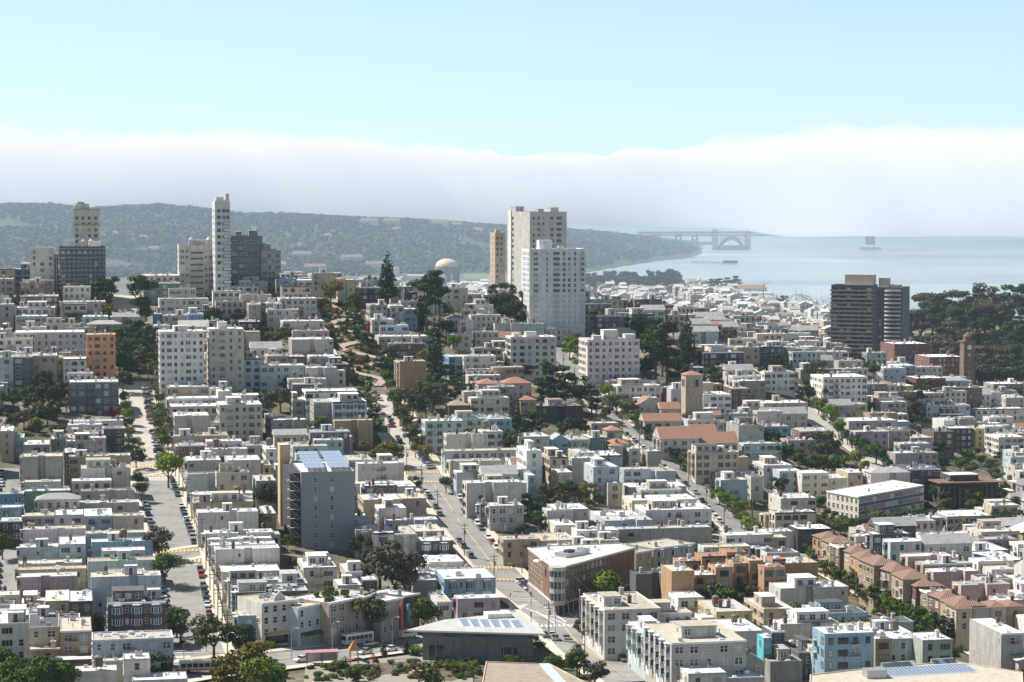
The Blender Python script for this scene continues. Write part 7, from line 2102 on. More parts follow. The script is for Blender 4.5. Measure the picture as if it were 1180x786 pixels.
m = MB(); p0, p1 = far_at(800, 0, 5050), far_at(835, 0, 5000); m.prism([p0, p1, (p1[0], p1[1] + 12), (p0[0], p0[1] + 12)], 3.2, 4.2)
for k in range(9): m.cyl(p0[0] + (p1[0] - p0[0]) * k / 8, p0[1] + 5, -2, 3.2, .8, n=6)
tag(m.build('pier', 'wood'), 'long low pier reaching into the water below the bridge approach', 'pier')
m = MB(); m.box(0, 30, 0, 14, 0, 6); x, y = far_at(835, 0, 4990); tag(m.build('pier_shed', 'wood', None, (x, y, 2)), 'dark shed at the outer end of the long low pier', 'shed')
# ---------------------------------------------------------------- vehicles
CARC = dict(white=(.72, .72, .70), silver=(.42, .43, .45), grey=(.16, .165, .175), black=(.02, .02, .023), blue=(.035, .055, .12), red=(.28, .03, .025), green=(.05, .12, .08))
for k, c in CARC.items():
    m, n, l, b = nt('car_' + k); b.inputs['Base Color'].default_value = (*c, 1); b.inputs['Roughness'].default_value = .28; b.inputs['Coat Weight'].default_value = .6; b.inputs['Metallic'].default_value = .3 if k in ('silver', 'grey') else 0; MATS['car_' + k] = m
mat_plain('tyre', (.02, .02, .02), .9); mat_plain('car_glass', (.015, .018, .02), .05); mat_plain('lamp_red', (.4, .02, .02), .3); mat_plain('lamp_clear', (.7, .7, .66), .2)
def section(mb, prof, hw, mi=0, taper=None):
    """side outline (y, z) swept across the width; upper points may lean in"""
    def P(sx, y, z): return (sx * (hw - (0 if taper is None else max(0, z - taper[0]) * taper[1])), y, z)
    n = len(prof)
    for i in range(n):
        a, b = prof[i], prof[(i + 1) % n]
        mb.quad(P(1, *a), P(1, *b), P(-1, *b), P(-1, *a), mi)
    mb.poly([P(1, *p) for p in reversed(prof)], mi); mb.poly([P(-1, *p) for p in prof], mi)
def car_parts(col, suv):
    L, h0, h1 = (4.5, .92, 1.42) if not suv else (4.7, 1.05, 1.72)
    body = MB(); a = L / 2
    section(body, [(-a, .32), (a, .32), (a + .04, .6), (a - .1, h0 - .18), (a - 1.25, h0), (-a + .75 if not suv else -a + .2, h0 + .04), (-a, h0 - .08)], .88)
    roof = [(a - 1.35, h0 - .02), (a - 2.0, h1), (-a + 1.3 if not suv else -a + .5, h1), (-a + .55 if not suv else -a + .12, h0)]
    gl = MB(); section(gl, roof, .80, 0, (h0, .16))
    rp = MB(); section(rp, [(a - 2.0, h1 - .01), (a - 2.15, h1 + .05), (-a + 1.4 if not suv else -a + .6, h1 + .05), (-a + 1.3 if not suv else -a + .5, h1 - .01)], .80 - (h1 - h0) * .16 + .02)
    for sx in (-1, 1):
        for y in ((a - 1.95), (.0), (-a + 1.1 if not suv else -a + .4)): rp.tube((sx * .80, y + .12 * (y > 0), h0), (sx * (.82 - (h1 - h0) * .16), y - .35 * (y > .5) + .2 * (y < -.5), h1), .04, n=4)
    wh = MB()
    for k in range(12):
        a0, a1 = 6.283 * k / 12, 6.283 * (k + 1) / 12; r = .33
        wh.quad((-.1, r * math.cos(a0), r * math.sin(a0)), (-.1, r * math.cos(a1), r * math.sin(a1)), (.1, r * math.cos(a1), r * math.sin(a1)), (.1, r * math.cos(a0), r * math.sin(a0)), 0)
        for sx in (-1, 1): wh.tri((sx * .1, 0, 0), (sx * .1, r * math.cos(a0), r * math.sin(a0)), (sx * .1, r * math.cos(a1), r * math.sin(a1)), 0); wh.tri((sx * .105, 0, 0), (sx * .105, .6 * r * math.cos(a0), .6 * r * math.sin(a0)), (sx * .105, .6 * r * math.cos(a1), .6 * r * math.sin(a1)), 1)
    hl = MB(); hl.box(-.14, .14, -.04, .05, -.08, .08); tl = MB(); tl.box(-.12, .12, -.05, .04, -.1, .1)
    return dict(L=L, a=a, h0=h0, body=body.mesh('body', ['car_' + col]), glass=gl.mesh('window', ['car_glass']), roof=rp.mesh('roof', ['car_' + col]), wheel=wh.mesh('wheel', ['tyre', 'metal']), head=hl.mesh('headlight', ['lamp_clear']), tail=tl.mesh('tail_light', ['lamp_red']))
VEH = []
def car(x, y, z, rz, pitch, col, suv, where, near):
    k = shared(('car', col, suv), lambda: car_parts(col, suv))
    o = link('parked_car', None, None, (x, y, z), 0); o.rotation_euler = (pitch, 0, rz)
    link('body', k['body'], o); link('window', k['glass'], o); link('roof', k['roof'], o)
    for sx in (-1, 1):
        for sy in (-1.35, 1.38): link('wheel', k['wheel'], o, (sx * .80, sy, .33))
    if near:
        for sx in (-1, 1): link('headlight', k['head'], o, (sx * .62, k['a'], .66)); link('tail_light', k['tail'], o, (sx * .66, -k['a'], .78))
    VEH.append(dict(o=o, col=col, suv=suv, where=where, x=x, y=y))
    return o
crng = random.Random(17)
CW = ['white'] * 5 + ['silver'] * 5 + ['grey'] * 5 + ['black'] * 6 + ['blue'] * 2 + ['red'] * 2 + ['green']
def park(name, a, b, side, prob, where, perp=False, gap=5.6, inset_=1.15, flip=False):
    L = LINES[name]; s0, s1 = s_of(name, *a), s_of(name, *b); s = s0
    half = STREETS[name][1] / 2
    while s < s1:
        if crng.random() < prob:
            c, d = along(L, s); n = (d[1], -d[0]); off = side * (half - (inset_ if not perp else 2.6))
            x, y = c[0] + n[0] * off, c[1] + n[1] * off
            slope = math.atan2(hz(c[0] + d[0] * 2, c[1] + d[1] * 2) - hz(c[0] - d[0] * 2, c[1] - d[1] * 2), 4)
            rz = math.atan2(-d[0], d[1])
            suv = crng.random() < .4; col = crng.choice(CW)
            o = car(x, y, hz(x, y) + .17, rz + ((-side * R(62)) if perp else (math.pi if flip else 0)), 0 if perp else (-slope if flip else slope), col, suv, where, y < 800)
        s += (2.75 if perp else gap) * crng.uniform(.97, 1.08)
GW1, LB1 = 'the steep street on the tower block side', 'the long hill street'
park('greenwich', (224, 728), (207, 655), 1, .85, 'the right kerb of the steep street below the crossing', flip=True)
park('greenwich', (203, 632), (177, 552), 1, .85, 'the right kerb of the steep street between crossings', flip=True)
park('greenwich', (173, 535), (157, 447), 1, .62, 'the right side high up the steep street', True)
park('greenwich', (216, 712), (207, 655), -1, .7, 'the left kerb of the steep street below the crossing')
park('greenwich', (203, 632), (182, 565), -1, .45, 'the left kerb of the steep street between crossings')
park('greenwich', (171, 530), (160, 465), -1, .25, 'the left kerb of the steep street, above the upper crossing')
park('lombard', (570, 650), (495, 560), 1, .9, 'the right kerb low on the long hill street', flip=True)
park('lombard', (484, 540), (443, 458), 1, .93, 'the right side high up the long hill street', True)
park('lombard', (565, 648), (500, 566), -1, .6, 'the left kerb of the long hill street')
park('lombard', (622, 698), (582, 668), 1, .95, 'the junction beside the brick corner block', True)
park('lombard', (722, 782), (655, 730), 1, .7, 'the lower hill street beside the grey flats', flip=True)
park('lombard', (712, 776), (646, 722), -1, .62, 'the lower hill street beside the library')
park('lombard', (700, 762), (655, 727), -1, .3, 'the moving lane of the lower hill street', inset_=4.4)
park('lombard', (470, 515), (442, 458), -1, .3, 'the queue lane climbing to the crooked block', inset_=4.3)
park('chestnut', (862, 616), (775, 538), 1, .75, 'the right kerb of the college street below the college', flip=True)
park('chestnut', (862, 616), (775, 538), -1, .75, 'the left kerb of the college street below the college')
park('chestnut', (765, 530), (718, 492), 1, .85, 'the right kerb of the college street by the college', flip=True)
park('chestnut', (765, 530), (718, 492), -1, .85, 'the left kerb of the college street by the college')
park('chestnut', (700, 475), (650, 418), -1, .6, 'the upper college street near the hilltop')
park('chestnut', (1125, 742), (890, 630), -1, .5, 'the left kerb by the tiled townhouses')
park('chestnut', (1125, 742), (890, 630), 1, .4, 'the right kerb under the trees by the tiled townhouses', flip=True)
park('francisco_top', (923, 451), (880, 425), 1, .95, 'the right side of the short ramp street', True)
park('francisco_top', (923, 451), (880, 425), -1, .9, 'the left side of the short ramp street', True)
park('francisco', (1025, 548), (930, 472), 1, .5, 'the street under the big olive trees', flip=True)
park('alley', (8, 695), (11, 545), -1, .85, 'the left kerb of the narrow side street')
for u, v, col, rz, w in ((427, 745, 'white', 42, 'white'), (421, 754, 'silver', -138, ''), (450, 751, 'white', -138, ''), (347, 763, 'white', -138, ''), (663, 700, 'white', 60, ''), (628, 735, 'blue', 170, ''), (211, 745, 'red', 10, ''), (692, 752, 'black', 170, '')):
    x, y = hit(u, v); car(x, y, hz(x, y) + .3, R(-rz), 0, col, False, 'the avenue', True); VEH[-1]['where'] = 'driving on the wide avenue near the playground' if v > 740 and u < 500 else 'crossing the wide junction'

def bus(u, v, rz, L, body, stripe, label):
    x, y = hit(u, v); o = link('bus', None, None, (x, y, hz(x, y) + .3), R(rz)); tag(o, label, 'bus')
    m = MB(); a = L / 2
    section(m, [(-a, .4), (a, .4), (a + .05, 1.3), (a - .15, 3.05), (a - .5, 3.2), (-a + .3, 3.2), (-a, 3.0)], 1.27); m.build('body', body, o)
    m = MB()
    for sx in (-1, 1):
        n = int(L / 1.5)
        for k in range(n): m.box(sx * 1.275 - .02, sx * 1.275 + .02, -a + .5 + k * (L - 1) / n, -a + .5 + (k + .86) * (L - 1) / n, 1.5, 2.6)
    m.quad((-1.1, a + .06, 1.35), (-1.1, a - .08, 2.75), (1.1, a - .08, 2.75), (1.1, a + .06, 1.35)); m.quad((1.1, -a - .02, 1.5), (1.1, -a - .02, 2.7), (-1.1, -a - .02, 2.7), (-1.1, -a - .02, 1.5)); m.build('window', 'car_glass', o)
    for sx in (-1, 1): m = MB(); m.box(sx * 1.29 - .01, sx * 1.29 + .01, -a + .2, a - .2, .85, 1.25); m.build('stripe', stripe, o)
    w = car_parts.__globals__['shared'](('buswheel',), lambda: wheel_mesh())
    for sx in (-1, 1):
        for sy in (-a + 2.4, a - 2.2): link('wheel', w, o, (sx * 1.12, sy, .5))
    m = MB(); m.box(-.8, .8, -1.2, 1.2, 3.2, 3.5); m.build('air_conditioner', 'metal', o, (0, -a * .3, 0))
def wheel_mesh():
    m = MB()
    for k in range(14):
        a0, a1 = 6.283 * k / 14, 6.283 * (k + 1) / 14; r = .5
        m.quad((-.15, r * math.cos(a0), r * math.sin(a0)), (-.15, r * math.cos(a1), r * math.sin(a1)), (.15, r * math.cos(a1), r * math.sin(a1)), (.15, r * math.cos(a0), r * math.sin(a0)))
        for sx in (-1, 1): m.tri((sx * .15, 0, 0), (sx * .15, r * math.cos(a0), r * math.sin(a0)), (sx * .15, r * math.cos(a1), r * math.sin(a1)))
    return m.mesh('wheel', ['tyre'])
bus(412, 743, -50, 9.5, 'car_white', 'trim_grey', 'short white shuttle bus passing the shop fronts on the avenue')
bus(733, 672.5, -40, 12, 'car_white', 'wall_BL', 'white bus behind the round topped tree, the rear one of two on the avenue')
bus(752, 665.5, -40, 12, 'car_white', 'wall_BL', 'white bus half hidden by the flats, the front one of two on the avenue')
bus(236, 776, -82, 13, 'car_silver', 'awning_red', 'silver and red bus crossing the foot of the steep street')

def van(u, v, rz):
    x, y = hit(u, v); o = link('van', None, None, (x, y, hz(x, y) + .3), R(rz)); tag(o, 'white delivery van ahead of the shuttle bus on the avenue', 'van')
    m = MB(); section(m, [(-2.7, .4), (2.7, .4), (2.75, 1.0), (1.9, 1.3), (1.2, 2.3), (-2.6, 2.35), (-2.7, 1.2)], .98); m.build('body', 'car_white', o)
    m = MB(); m.quad((-.85, 1.93, 1.33), (.85, 1.93, 1.33), (.82, 1.27, 2.2), (-.82, 1.27, 2.2)); 
    for sx in (-1, 1): m.box(sx * .985 - .01, sx * .985 + .01, .3, 1.4, 1.35, 2.0); m.box(sx * .985 - .01, sx * .985 + .01, -2.3, .1, 1.4, 2.0)
    m.build('window', 'car_glass', o)
    for sx in (-1, 1):
        for sy in (-1.7, 1.75): link('wheel', shared(('buswheel',), wheel_mesh), o, (sx * .86, sy, .36), 0, (.72,) * 3)
van(470, 735.5, -46)

# ---------------------------------------------------------------- poles, lamps, signals
def m_pole():
    m = MB(); m.cyl(0, 0, -1, 11, .17, .12, 8); m.box(-1.3, 1.3, -.07, .07, 10.0, 10.2); m.box(-1.0, 1.0, -.07, .07, 9.0, 9.18)
    return m.mesh('pole', ['wood'])
def m_ins():
    m = MB()
    for x in (-1.2, -.6, .6, 1.2): m.cyl(x, 0, 10.2, 10.45, .05, n=6)
    return m.mesh('insulator', ['metal'])
POLES = []
def pole(x, y, rz, where):
    o = link('utility_pole', None, None, (x, y, hz(x, y) + .2), rz); link('pole', shared('pole', m_pole), o); link('insulator', shared('ins', m_ins), o)
    if prng.random() < .5: m = shared('xf', lambda: (lambda q: (q.cyl(.4, 0, 7.2, 8.6, .33, .33, 10), q.mesh('transformer', ['metal']))[1])(MB())); link('transformer', m, o)
    POLES.append((o, where, x, y))
prng = random.Random(4)
for nm, side, step, where in (('greenwich', 1, 22, 'the right pavement of the steep street'), ('lombard', 1, 26, 'the right pavement of the long hill street'), ('chestnut', -1, 30, 'the left pavement of the college street'), ('lombard', -1, 44, 'the left pavement of the long hill street'), ('francisco', 1, 35, 'the street under the olive trees'), ('alley', 1, 30, 'the narrow side street')):
    L = LINES[nm]; s = 18
    while s < line_len(L) - 5:
        c, d = along(L, s); off = side * (STREETS[nm][1] / 2 + .7); x, y = c[0] + d[1] * off, c[1] - d[0] * off
        if math.hypot(x - hit(640, 706)[0], y - hit(640, 706)[1]) > 22: pole(x, y, math.atan2(-d[0], d[1]), where)
        s += step
for nm, side, zz in (('greenwich', 1, 10.3), ('lombard', 1, 10.3), ('chestnut', -1, 10.3), ('chestnut', -1, 9.2)):   # sagging wires from pole to pole
    ps = [(x, y) for o, w, x, y in POLES if min(math.hypot(x - a, y - b) for a, b in offs(LINES[nm], side * (STREETS[nm][1] / 2 + .7))) < .5]
    m = MB(); prev = None
    for a, b in zip(ps, ps[1:]):
        for k in range(8):
            t = k / 8; q = (a[0] + (b[0] - a[0]) * t, a[1] + (b[1] - a[1]) * t, hz(*a) + (hz(*b) - hz(*a)) * t + zz - 1.2 * 4 * t * (1 - t))
            if prev: m.tube(prev, q, .035, n=3)
            prev = q
    tag(m.build('overhead_wire', 'trim_dark'), 'thin dark ' + ('upper' if zz > 10 else 'lower') + ' overhead wire strung along ' + {'greenwich': 'the steep street', 'lombard': 'the long hill street', 'chestnut': 'the college street'}[nm], 'wire')
def m_lamp():
    m = MB(); m.cyl(0, 0, 0, 8, .12, .07, 8); m.tube((0, 0, 7.8), (0, 1.6, 8.7), .06, .05, 6); m.tube((0, 1.6, 8.7), (0, 2.6, 8.75), .05, .05, 6); return m.mesh('post', ['metal'])
def m_head():
    m = MB(); m.box(-.18, .18, 2.4, 3.3, 8.65, 8.8); return m.mesh('lamp_head', ['trim_grey'])
LAMPS = []
for u, v, a, where in ((383, 752, 140, 'beside the playground shelter'), (336, 760, 140, 'beside the white shop block'), (262, 766, 140, 'at the foot of the steep street'), (452, 746, 140, 'on the avenue by the small trees'), (545, 745, 140, 'in front of the library'), (588, 722, 40, 'on the corner below the diagonal parking'), (640, 742, 180, 'on the library side of the lower hill street'), (668, 716, 0, 'at the corner of the grey flats'), (690, 700, 140, 'on the avenue by the round tree'), (736, 690, 140, 'on the avenue beyond the grey flats')):
    x, y = hit(u, v); o = link('street_lamp', None, None, (x, y, hz(x, y) + .1), R(-a)); link('post', shared('lamp', m_lamp), o); link('lamp_head', shared('head', m_head), o)
    tag(o, 'grey curved arm street lamp ' + where, 'street lamp', 'street lamps near the avenue')
def m_sig():
    m = MB(); m.cyl(0, 0, 0, 4.2, .09, .08, 8); return m.mesh('post', ['metal_dark'])
def m_sigh():
    m = MB(); m.box(-.2, .2, -.2, .15, 3.4, 4.5, 0)
    for z, mi in ((4.25, 1), (3.95, 2), (3.65, 3)): m.box(-.11, .11, -.23, -.2, z - .11, z + .11, mi)
    return m.mesh('signal_head', ['trim_dark', 'lamp_red', 'wall_YL', 'wall_GN'])
for u, v, where in ((612, 724, 'by the library corner'), (612, 700, 'by the diagonal parking'), (668, 702, 'by the brick corner block'), (682, 727, 'by the grey flats'), (212, 762, 'at the foot of the steep street'), (238, 752, 'by the shop block at the steep street')):
    x, y = hit(u, v); o = link('traffic_signal', None, None, (x, y, hz(x, y) + .2), R(prng.uniform(-40, 40))); link('post', shared('sig', m_sig), o); link('signal_head', shared('sigh', m_sigh), o); tag(o, 'dark post mounted traffic signal ' + where, 'traffic signal', 'traffic signals at the avenue junctions')

# ---------------------------------------------------------------- playground below the library
mat_plain('play_orange', (.40, .19, .08)); mat_plain('play_pink', (.42, .2, .23)); mat_plain('play_blue', (.08, .25, .35)); mat_plain('path_tan', (.27, .25, .20), .95); mat_plain('mulch', (.12, .09, .06), .95)
def patch(pp, mat, dz, name='path'):
    c = [hit(*p) for p in pp]; m = MB()
    cx, cy = sum(p[0] for p in c) / len(c), sum(p[1] for p in c) / len(c)
    for a, b in zip(c, c[1:] + c[:1]):
        n = 6
        for i in range(n):
            p, q = (a[0] + (b[0] - a[0]) * i / n, a[1] + (b[1] - a[1]) * i / n), (a[0] + (b[0] - a[0]) * (i + 1) / n, a[1] + (b[1] - a[1]) * (i + 1) / n)
            for j in range(5):
                f, g = j / 5, (j + 1) / 5
                P = lambda r, t: (cx + (r[0] - cx) * t, cy + (r[1] - cy) * t)
                w = [P(p, g), P(q, g), P(q, f), P(p, f)]; w = [(*k, hz(*k) + dz) for k in w]
                if f == 0: m.tri(w[0], w[1], w[2])
                else: m.quad(*w)
    tag(m.build(name, mat), kind='structure')
patch([(350, 790), (352, 770), (470, 756), (545, 762), (545, 790)], 'path_tan', .25)
patch([(385, 776), (400, 768), (470, 763), (490, 768), (470, 776), (420, 780)], 'mulch', .31, 'planting_bed')
patch([(470, 783), (480, 774), (535, 768), (545, 778), (520, 786)], 'mulch', .31, 'planting_bed')
def play(name, u, v, label, cat, fn):
    x, y = hit(u, v); o = link(name, None, None, (x, y, hz(x, y) + .3), R(12)); tag(o, label, cat); fn(o)
def f_tower(o):
    m = MB(); 
    for a in (-1, 1):
        for b in (-1, 1): m.tube((a * 1.1, b * 1.1, 0), (a * 1.0, b * 1.0, 4.2), .1, n=6)
    m.box(-1.2, 1.2, -1.2, 1.2, 1.5, 1.65); m.build('frame', 'play_orange', o)
    m = MB(); q = [(-1.5, -1.5), (1.5, -1.5), (1.5, 1.5), (-1.5, 1.5)]
    for a, b in zip(q, q[1:] + q[:1]): m.tri((*a, 3.9), (*b, 3.9), (0, 0, 6.6))
    m.build('roof', 'play_orange', o); m = MB(); m.tube((1.1, 0, 1.6), (4.2, -.6, .4), .4, .4, 8); m.build('slide', 'play_blue', o)
play('play_tower', 408, 767, 'orange play tower with a pointed roof in the playground', 'play tower', f_tower)
def f_shel(o):
    m = MB()
    for a in (-4, 0, 4):
        for b in (-1.5, 1.5): m.cyl(a, b, 0, 3.2, .09, n=6)
    m.build('post', 'metal_dark', o); m = MB(); m.box(-4.5, 4.5, -2, 2, 3.2, 3.4); m.build('roof', 'play_pink', o); m = MB(); m.box(-4.2, 4.2, 1.5, 1.56, .4, 2.6); m.build('back_panel', 'glass_blue', o)
play('shelter', 371, 766, 'open shelter with a flat pink roof by the pavement', 'shelter', f_shel)
def f_net(o):
    m = MB()
    for k in range(8): a = k * .785; m.tube((2.6 * math.cos(a), 2.6 * math.sin(a), 0), (0, 0, 4.2), .05, n=5)
    m.cyl(0, 0, 0, 4.4, .1, n=6); m.build('frame', 'awning_red', o)
play('climbing_dome', 430, 772, 'red conical climbing frame beside the play tower', 'climbing frame', f_net)
def f_fort(o):
    m = MB(); m.box(-2, 2, -1.4, 1.4, 0, .9); m.box(-1.3, 1.3, -.9, .9, .9, 1.4); m.build('block', 'play_pink', o); m = MB(); m.tube((-3, -2.4, 0), (3, -2.4, 2), .12, n=5); m.build('rail', 'play_orange', o)
play('climbing_block', 481, 780, 'low pink climbing block in the bark bed', 'climbing block', f_fort)
def f_sw(o):
    m = MB(); 
    for a in (-3, 3): m.tube((a, -1.2, 0), (a, 0, 2.6), .07, n=5); m.tube((a, 1.2, 0), (a, 0, 2.6), .07, n=5)
    m.tube((-3, 0, 2.6), (3, 0, 2.6), .07, n=5); m.build('frame', 'play_blue', o)
    for a in (-1.5, 0, 1.5):
        m = MB(); m.box(a - .25, a + .25, -.12, .12, .5, .56); m.tube((a - .22, 0, .5), (a - .22, 0, 2.6), .02, n=4); m.tube((a + .22, 0, .5), (a + .22, 0, 2.6), .02, n=4); m.build('swing_seat', 'trim_dark', o)
play('swing_set', 466, 772, 'teal swing set with three seats in the playground', 'swing set', f_sw)
play('swing_set', 527, 772, 'teal swing frame at the library end of the playground', 'swing set', f_sw)
for k in range(105):
    u, v = prng.uniform(352, 550), prng.uniform(757, 786)
    if 395 < u < 440 and 764 < v < 772 or v < 771 - (u - 350) * .075: continue
    x, y = hit(u, v); plant(x, y, prng.uniform(1.1, 2.9), 'shrub', prng.choice(('gold', 'green', 'olive', 'bright', 'gold', 'green')), wide=1.3)
for u, v in ((442, 757), (468, 755), (500, 752), (530, 754), (557, 752)): x, y = hit(u, v); plant(x, y, 4.5, 'conifer', 'olive')

# ---------------------------------------------------------------- people on the pavements
mat_plain('skin', (.42, .26, .19)); mat_plain('hair', (.04, .03, .02))
for k, c in dict(navy=(.05, .07, .15), redtop=(.4, .06, .05), whitetop=(.7, .7, .68), greytop=(.25, .25, .25), khaki=(.35, .29, .2), jeans=(.09, .13, .22)).items(): mat_plain('cloth_' + k, c)
def person_mesh(stride):
    """one continuous figure in mid-stride, grown from a skeleton"""
    J = [((0, 0, .93), .13), ((0, 0, 1.15), .12), ((0, .01, 1.38), .145), ((0, .02, 1.50), .06), ((0, .03, 1.60), .085), ((0, .03, 1.70), .09), ((0, .02, 1.76), .05)]
    E = [(0, 1), (1, 2), (2, 3), (3, 4), (4, 5), (5, 6)]
    for s in (-1, 1):
        f = stride * s; i = len(J)
        J += [((s * .1, 0, .88), .095), ((s * .1, f * .5 + .05, .48), .062), ((s * .1, f - .02, .08), .045), ((s * .1, f + .13, .03), .04)]
        E += [(0, i), (i, i + 1), (i + 1, i + 2), (i + 2, i + 3)]
        i = len(J); J += [((s * .19, 0, 1.40), .06), ((s * .24, -f * .3 - .02, 1.13), .045), ((s * .24, -f * .7 + .06, .88), .036), ((s * .24, -f * .8 + .08, .78), .034)]
        E += [(2, i), (i, i + 1), (i + 1, i + 2), (i + 2, i + 3)]
    me = bpy.data.meshes.new('body'); me.from_pydata([j[0] for j in J], E, []); o = link('body', me)
    o.modifiers.new('skin', 'SKIN'); sub = o.modifiers.new('sub', 'SUBSURF'); sub.levels = 1
    for k, j in enumerate(J): me.skin_vertices[0].data[k].radius = (j[1], j[1]); 
    me.skin_vertices[0].data[0].use_root = True
    dg = bpy.context.evaluated_depsgraph_get(); dg.update(); res = bpy.data.meshes.new_from_object(o.evaluated_get(dg)); bpy.data.objects.remove(o)
    return res
PM = [person_mesh(.26), person_mesh(.12)]
def dressed(k, top, legs):
    def mk():
        me = PM[k].copy(); me.name = 'person'; me.materials.clear()
        for x in (top, legs, 'skin', 'hair'): me.materials.append(MATS[x])
        for p in me.polygons:
            z, ax_ = p.center.z, abs(p.center.x)
            p.material_index = 3 if z > 1.68 or (z > 1.56 and p.center.y < .0) else 2 if z > 1.47 or (ax_ > .2 and z < 1.1) else 0 if z > .92 else 1 if z > .07 else 3
            p.use_smooth = True
        return me
    return shared(('pm', k, top, legs), mk)
TOPN = dict(cloth_navy='navy', cloth_redtop='red', cloth_whitetop='white', cloth_greytop='grey', cloth_khaki='khaki')
pw = {}
ORD = ['', 'second ', 'third ', 'fourth ', 'fifth ', 'sixth ', 'seventh ', 'eighth ', 'ninth ', 'tenth ', 'eleventh ', 'twelfth ', 'thirteenth ', 'fourteenth ', 'fifteenth ', 'sixteenth ', 'seventeenth ', 'eighteenth ', 'nineteenth ', 'twentieth ']
for i, (u, v) in enumerate([(553, 592), (557, 600), (560, 596), (548, 588), (562, 610), (541, 575), (536, 572), (530, 565), (575, 628), (528, 560), (630, 697), (633, 700), (664, 716), (700, 750), (425, 446), (430, 447), (436, 446), (440, 447), (433, 443), (428, 443), (235, 690), (240, 716), (312, 752), (385, 756), (588, 690), (710, 765)]):
    x, y = hit(u, v); tp = prng.choice(list(TOPN)); k = prng.randrange(2)
    o = link('person', dressed(k, tp, prng.choice(('cloth_jeans', 'cloth_khaki', 'cloth_navy'))), None, (x, y, hz(x, y) + .26), prng.uniform(0, 6.28))
    wh = 'below the crooked block' if 420 < u < 445 else 'low on the long hill street' if 525 < u < 580 else 'by the brick corner block' if 585 < u < 670 else 'on the lower hill street pavement' if u > 690 else 'near the shop block pavement'
    n = pw.get((tp, wh), 0); pw[(tp, wh)] = n + 1
    tag(o, f'{ORD[n]}person in a {TOPN[tp]} top walking {wh}', 'person', 'people walking on the pavements')
# ---------------------------------------------------------------- labels: each says how the thing looks and where it stands
LM = [('the slender white tower', 254, 300), ('the scaffolded block', 95, 320), ('the orange apartment block', 116, 410), ('the twin white apartment blocks', 232, 415), ('the dark glazed crest blocks', 295, 320),
      ('the crooked brick street', 410, 390), ('the tall grey slab tower', 620, 270), ('the grid windowed white tower', 640, 330), ('the stocky white block', 614, 402), ('the pinkish white block', 707, 410), ('the bell tower', 800, 450),
      ('the tiled college roofs', 790, 500), ('the grey solar roofed slab', 375, 590), ('the tan stair tower', 325, 570), ('the brick corner block', 670, 655), ('the library', 550, 730), ('the shop row on the avenue', 400, 710),
      ('the ochre terraces', 850, 660), ('the tiled townhouse row', 1030, 660), ('the dark colonnaded office', 1117, 565), ('the wide cream block', 1010, 580), ('the brick clock tower', 1118, 410), ('the dark waterfront tower', 1000, 365),
      ('the market hall', 1050, 775), ('the white block by the palm', 974, 435), ('the charcoal house under the orange block', 108, 455), ('the yellow crossings of the steep street', 205, 640), ('the upper yellow crossing', 175, 543), ('the hill foot crossing', 490, 548), ('the brown flat roofed hall', 630, 778),
      ('the ramp street', 900, 440), ('the bare green slope', 1115, 540), ('the narrow side street', 10, 630)]
def rel(u, v, k):
    n, a, b = LM[k]; dx, dy = u - a, (v - b) * 1.3
    if abs(dx) >= abs(dy): return ('right of ' if dx > 0 else 'left of ') + n
    return ('below ' if dy > 0 else 'above ') + n
def nearest_lm(u, v): return min(range(len(LM)), key=lambda k: (LM[k][1] - u) ** 2 + ((LM[k][2] - v) * 1.2) ** 2)
NUMW = {1: 'one storey', 2: 'two storey', 3: 'three storey', 4: 'four storey', 5: 'five storey', 6: 'six storey', 7: 'seven storey', 8: 'eight storey'}
CATN = dict(house='house', row_house='row house', apartment_building='apartment building', cottage='cottage', shop_building='shop building', townhouse='townhouse', college_hall='college hall', apartment_tower='tower block', corner_building='corner block', bell_tower='bell tower', clock_tower='clock tower', library='library', market_hall='market hall', recreation_hall='hall', office_building='office building', brick_factory='factory', barracks_building='barracks', flats='flats')
seen = {}
def unique(base, place, key):
    n = seen.get(key, 0); seen[key] = n + 1
    return ORD[min(n, len(ORD) - 1)] + (f'nearest {base} {place}' if n else f'{base} {place}') if n < len(ORD) else None
def words_of(s): return len(s.split())
BLD = [b for b in BLD if b['o'] is not None]
order = sorted(BLD, key=lambda b: (b['u'] - LM[nearest_lm(b['u'], b['v'])][1]) ** 2 + ((b['v'] - LM[nearest_lm(b['u'], b['v'])][2]) * 1.2) ** 2)
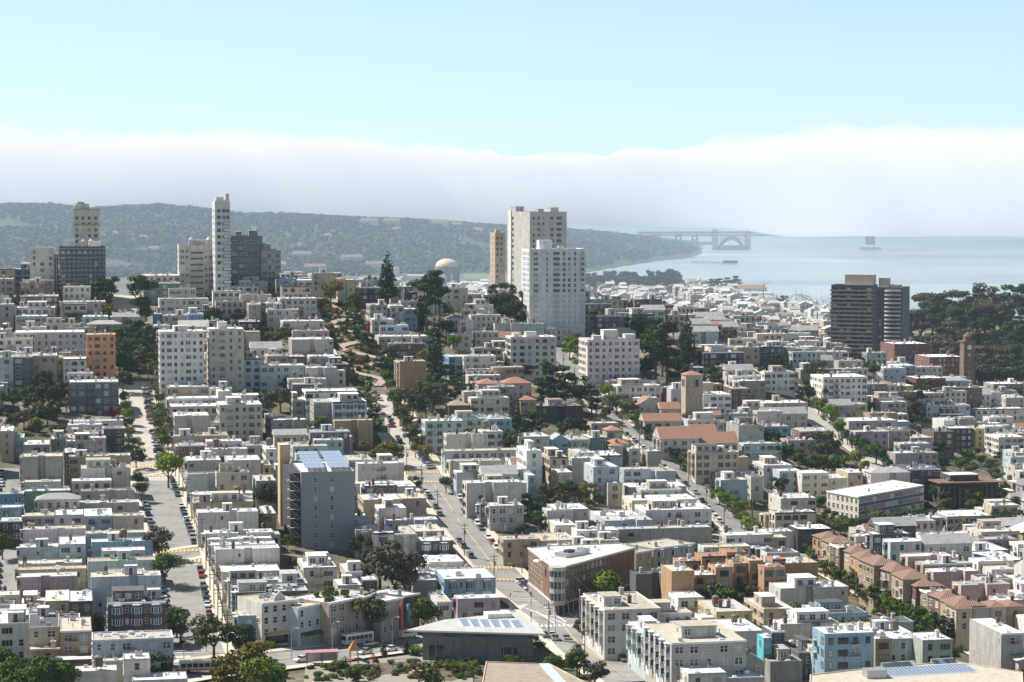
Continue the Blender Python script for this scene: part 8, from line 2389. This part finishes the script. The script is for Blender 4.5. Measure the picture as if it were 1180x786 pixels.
for b in order:
    if b['o'] is None: continue
    o, k = b['o'], b['kind']; cat = CATN.get(k, k.replace('_', ' '))
    if b.get('fixed'): tag(o, b['fixed'], cat, 'barracks on the far wooded hill'); continue
    if b.get('label'): tag(o, b['label'], cat); continue
    place_ = rel(b['u'], b['v'], nearest_lm(b['u'], b['v']))
    f = [x for x in b['feats'] if 'roof' in x and 'rooftop' not in x and x.split()[0] in ('hipped', 'gabled')]
    rf = f"{b['roof']} {f[0]}" if f else f"{b['roof']} roof"
    base = f"{b['col']} {cat} with {rf}"
    ex = [x for x in b['feats'] if x not in f]
    room = 16 - words_of(base) - words_of(place_) - 2
    if ex and words_of(ex[0]) + 1 <= room: base += ' and ' + ex[0]
    short = dict(a.split('>') for a in ('the pinkish white block>the pinkish block', 'the twin white apartment blocks>the twin white blocks', 'the orange apartment block>the orange block', 'the charcoal house under the orange block>the charcoal house', 'the yellow crossings of the steep street>the steep street crossing', 'the grid windowed white tower>the gridded white tower'))
    lab = unique(base, place_, (base, place_))
    if words_of(lab) > 16: lab = lab.replace(' tile roof', ' roof').replace(' apartment building ', ' flats ')
    for a_, b_ in short.items():
        if words_of(lab) > 16: lab = lab.replace(a_, b_)
    if words_of(lab) > 16: lab = lab.replace(' and a boxy rooftop penthouse', ' and penthouse').replace(' and shop awnings', ' and awnings').replace(' and a fire escape', ' and fire escape').replace(' and a skylight', ' and skylight')
    if words_of(lab) > 16: lab = lab.replace(' and penthouse', '').replace('nearest ', '').replace(' and skylight', '')
    tag(o, lab, cat, {'house': 'houses of the hillside blocks', 'row_house': 'row houses stepping up the streets', 'apartment_building': 'apartment buildings of the hillside blocks', 'townhouse': 'townhouses with tiled roofs', 'college_hall': 'tiled halls of the college', 'cottage': 'pitched roof houses of the hillside'}.get(k))
KN = dict(round='round topped', oak='spreading', conifer='pointed', cypress='columnar', pine='tall ragged', euc='tall airy', shrub='low', palm='slim')
PN = dict(round='tree', oak='tree', conifer='conifer', cypress='cypress', pine='pine', euc='eucalyptus', shrub='shrub', palm='palm')
FARP = dict(shore='in the shore grove before the bay', club='in the clump by the red roofed club', flat='in the flat bay district', point='on the wooded point behind the brick factory')
for p in sorted(PLANTS, key=lambda p: (p['u'] - LM[nearest_lm(p['u'], p['v'])][1]) ** 2 + ((p['v'] - LM[nearest_lm(p['u'], p['v'])][2]) * 1.2) ** 2):
    if p['o'] is None: continue
    base = f"{KN[p['kind']]} {LEAFN[p['leaf']]} {PN[p['kind']]}"
    sz = 'big ' if p['h'] > 11.5 else 'small ' if p['h'] < 5.5 and p['kind'] != 'shrub' else ''
    if p.get('far'):
        lab = sz + base + ' ' + FARP[p['far']]; tag(p['o'], lab, PN[p['kind']], 'trees ' + FARP[p['far']]); continue
    pl = rel(p['u'], p['v'], nearest_lm(p['u'], p['v'])); key = (sz + base, pl); n = seen.get(key, 0); seen[key] = n + 1
    if n >= len(ORD): n = len(ORD) - 1
    tag(p['o'], (ORD[n] + 'nearest ' if n else '') + sz + base + ' ' + pl, PN[p['kind']], 'shrubs in the gardens' if p['kind'] == 'shrub' else f"{KN[p['kind']]} trees of the hillside")
for c in VEH:
    base = f"{c['col']} {'tall car' if c['suv'] else 'car'}"; key = (base, c['where']); n = seen.get(key, 0); seen[key] = n + 1
    w = c['where']; pre = '' if w.startswith(('driving', 'crossing')) else 'on '
    tag(c['o'], f"{ORD[min(n, 19)]}{base} {pre}{w}", 'car', 'cars parked along the hill streets')
pc = {}
for o, w, x, y in POLES:
    n = pc.get(w, 0); pc[w] = n + 1; tag(o, f"{ORD[min(n, 19)] or 'lowest '}wooden utility pole up {w}", 'utility pole', 'wooden utility poles along the streets')
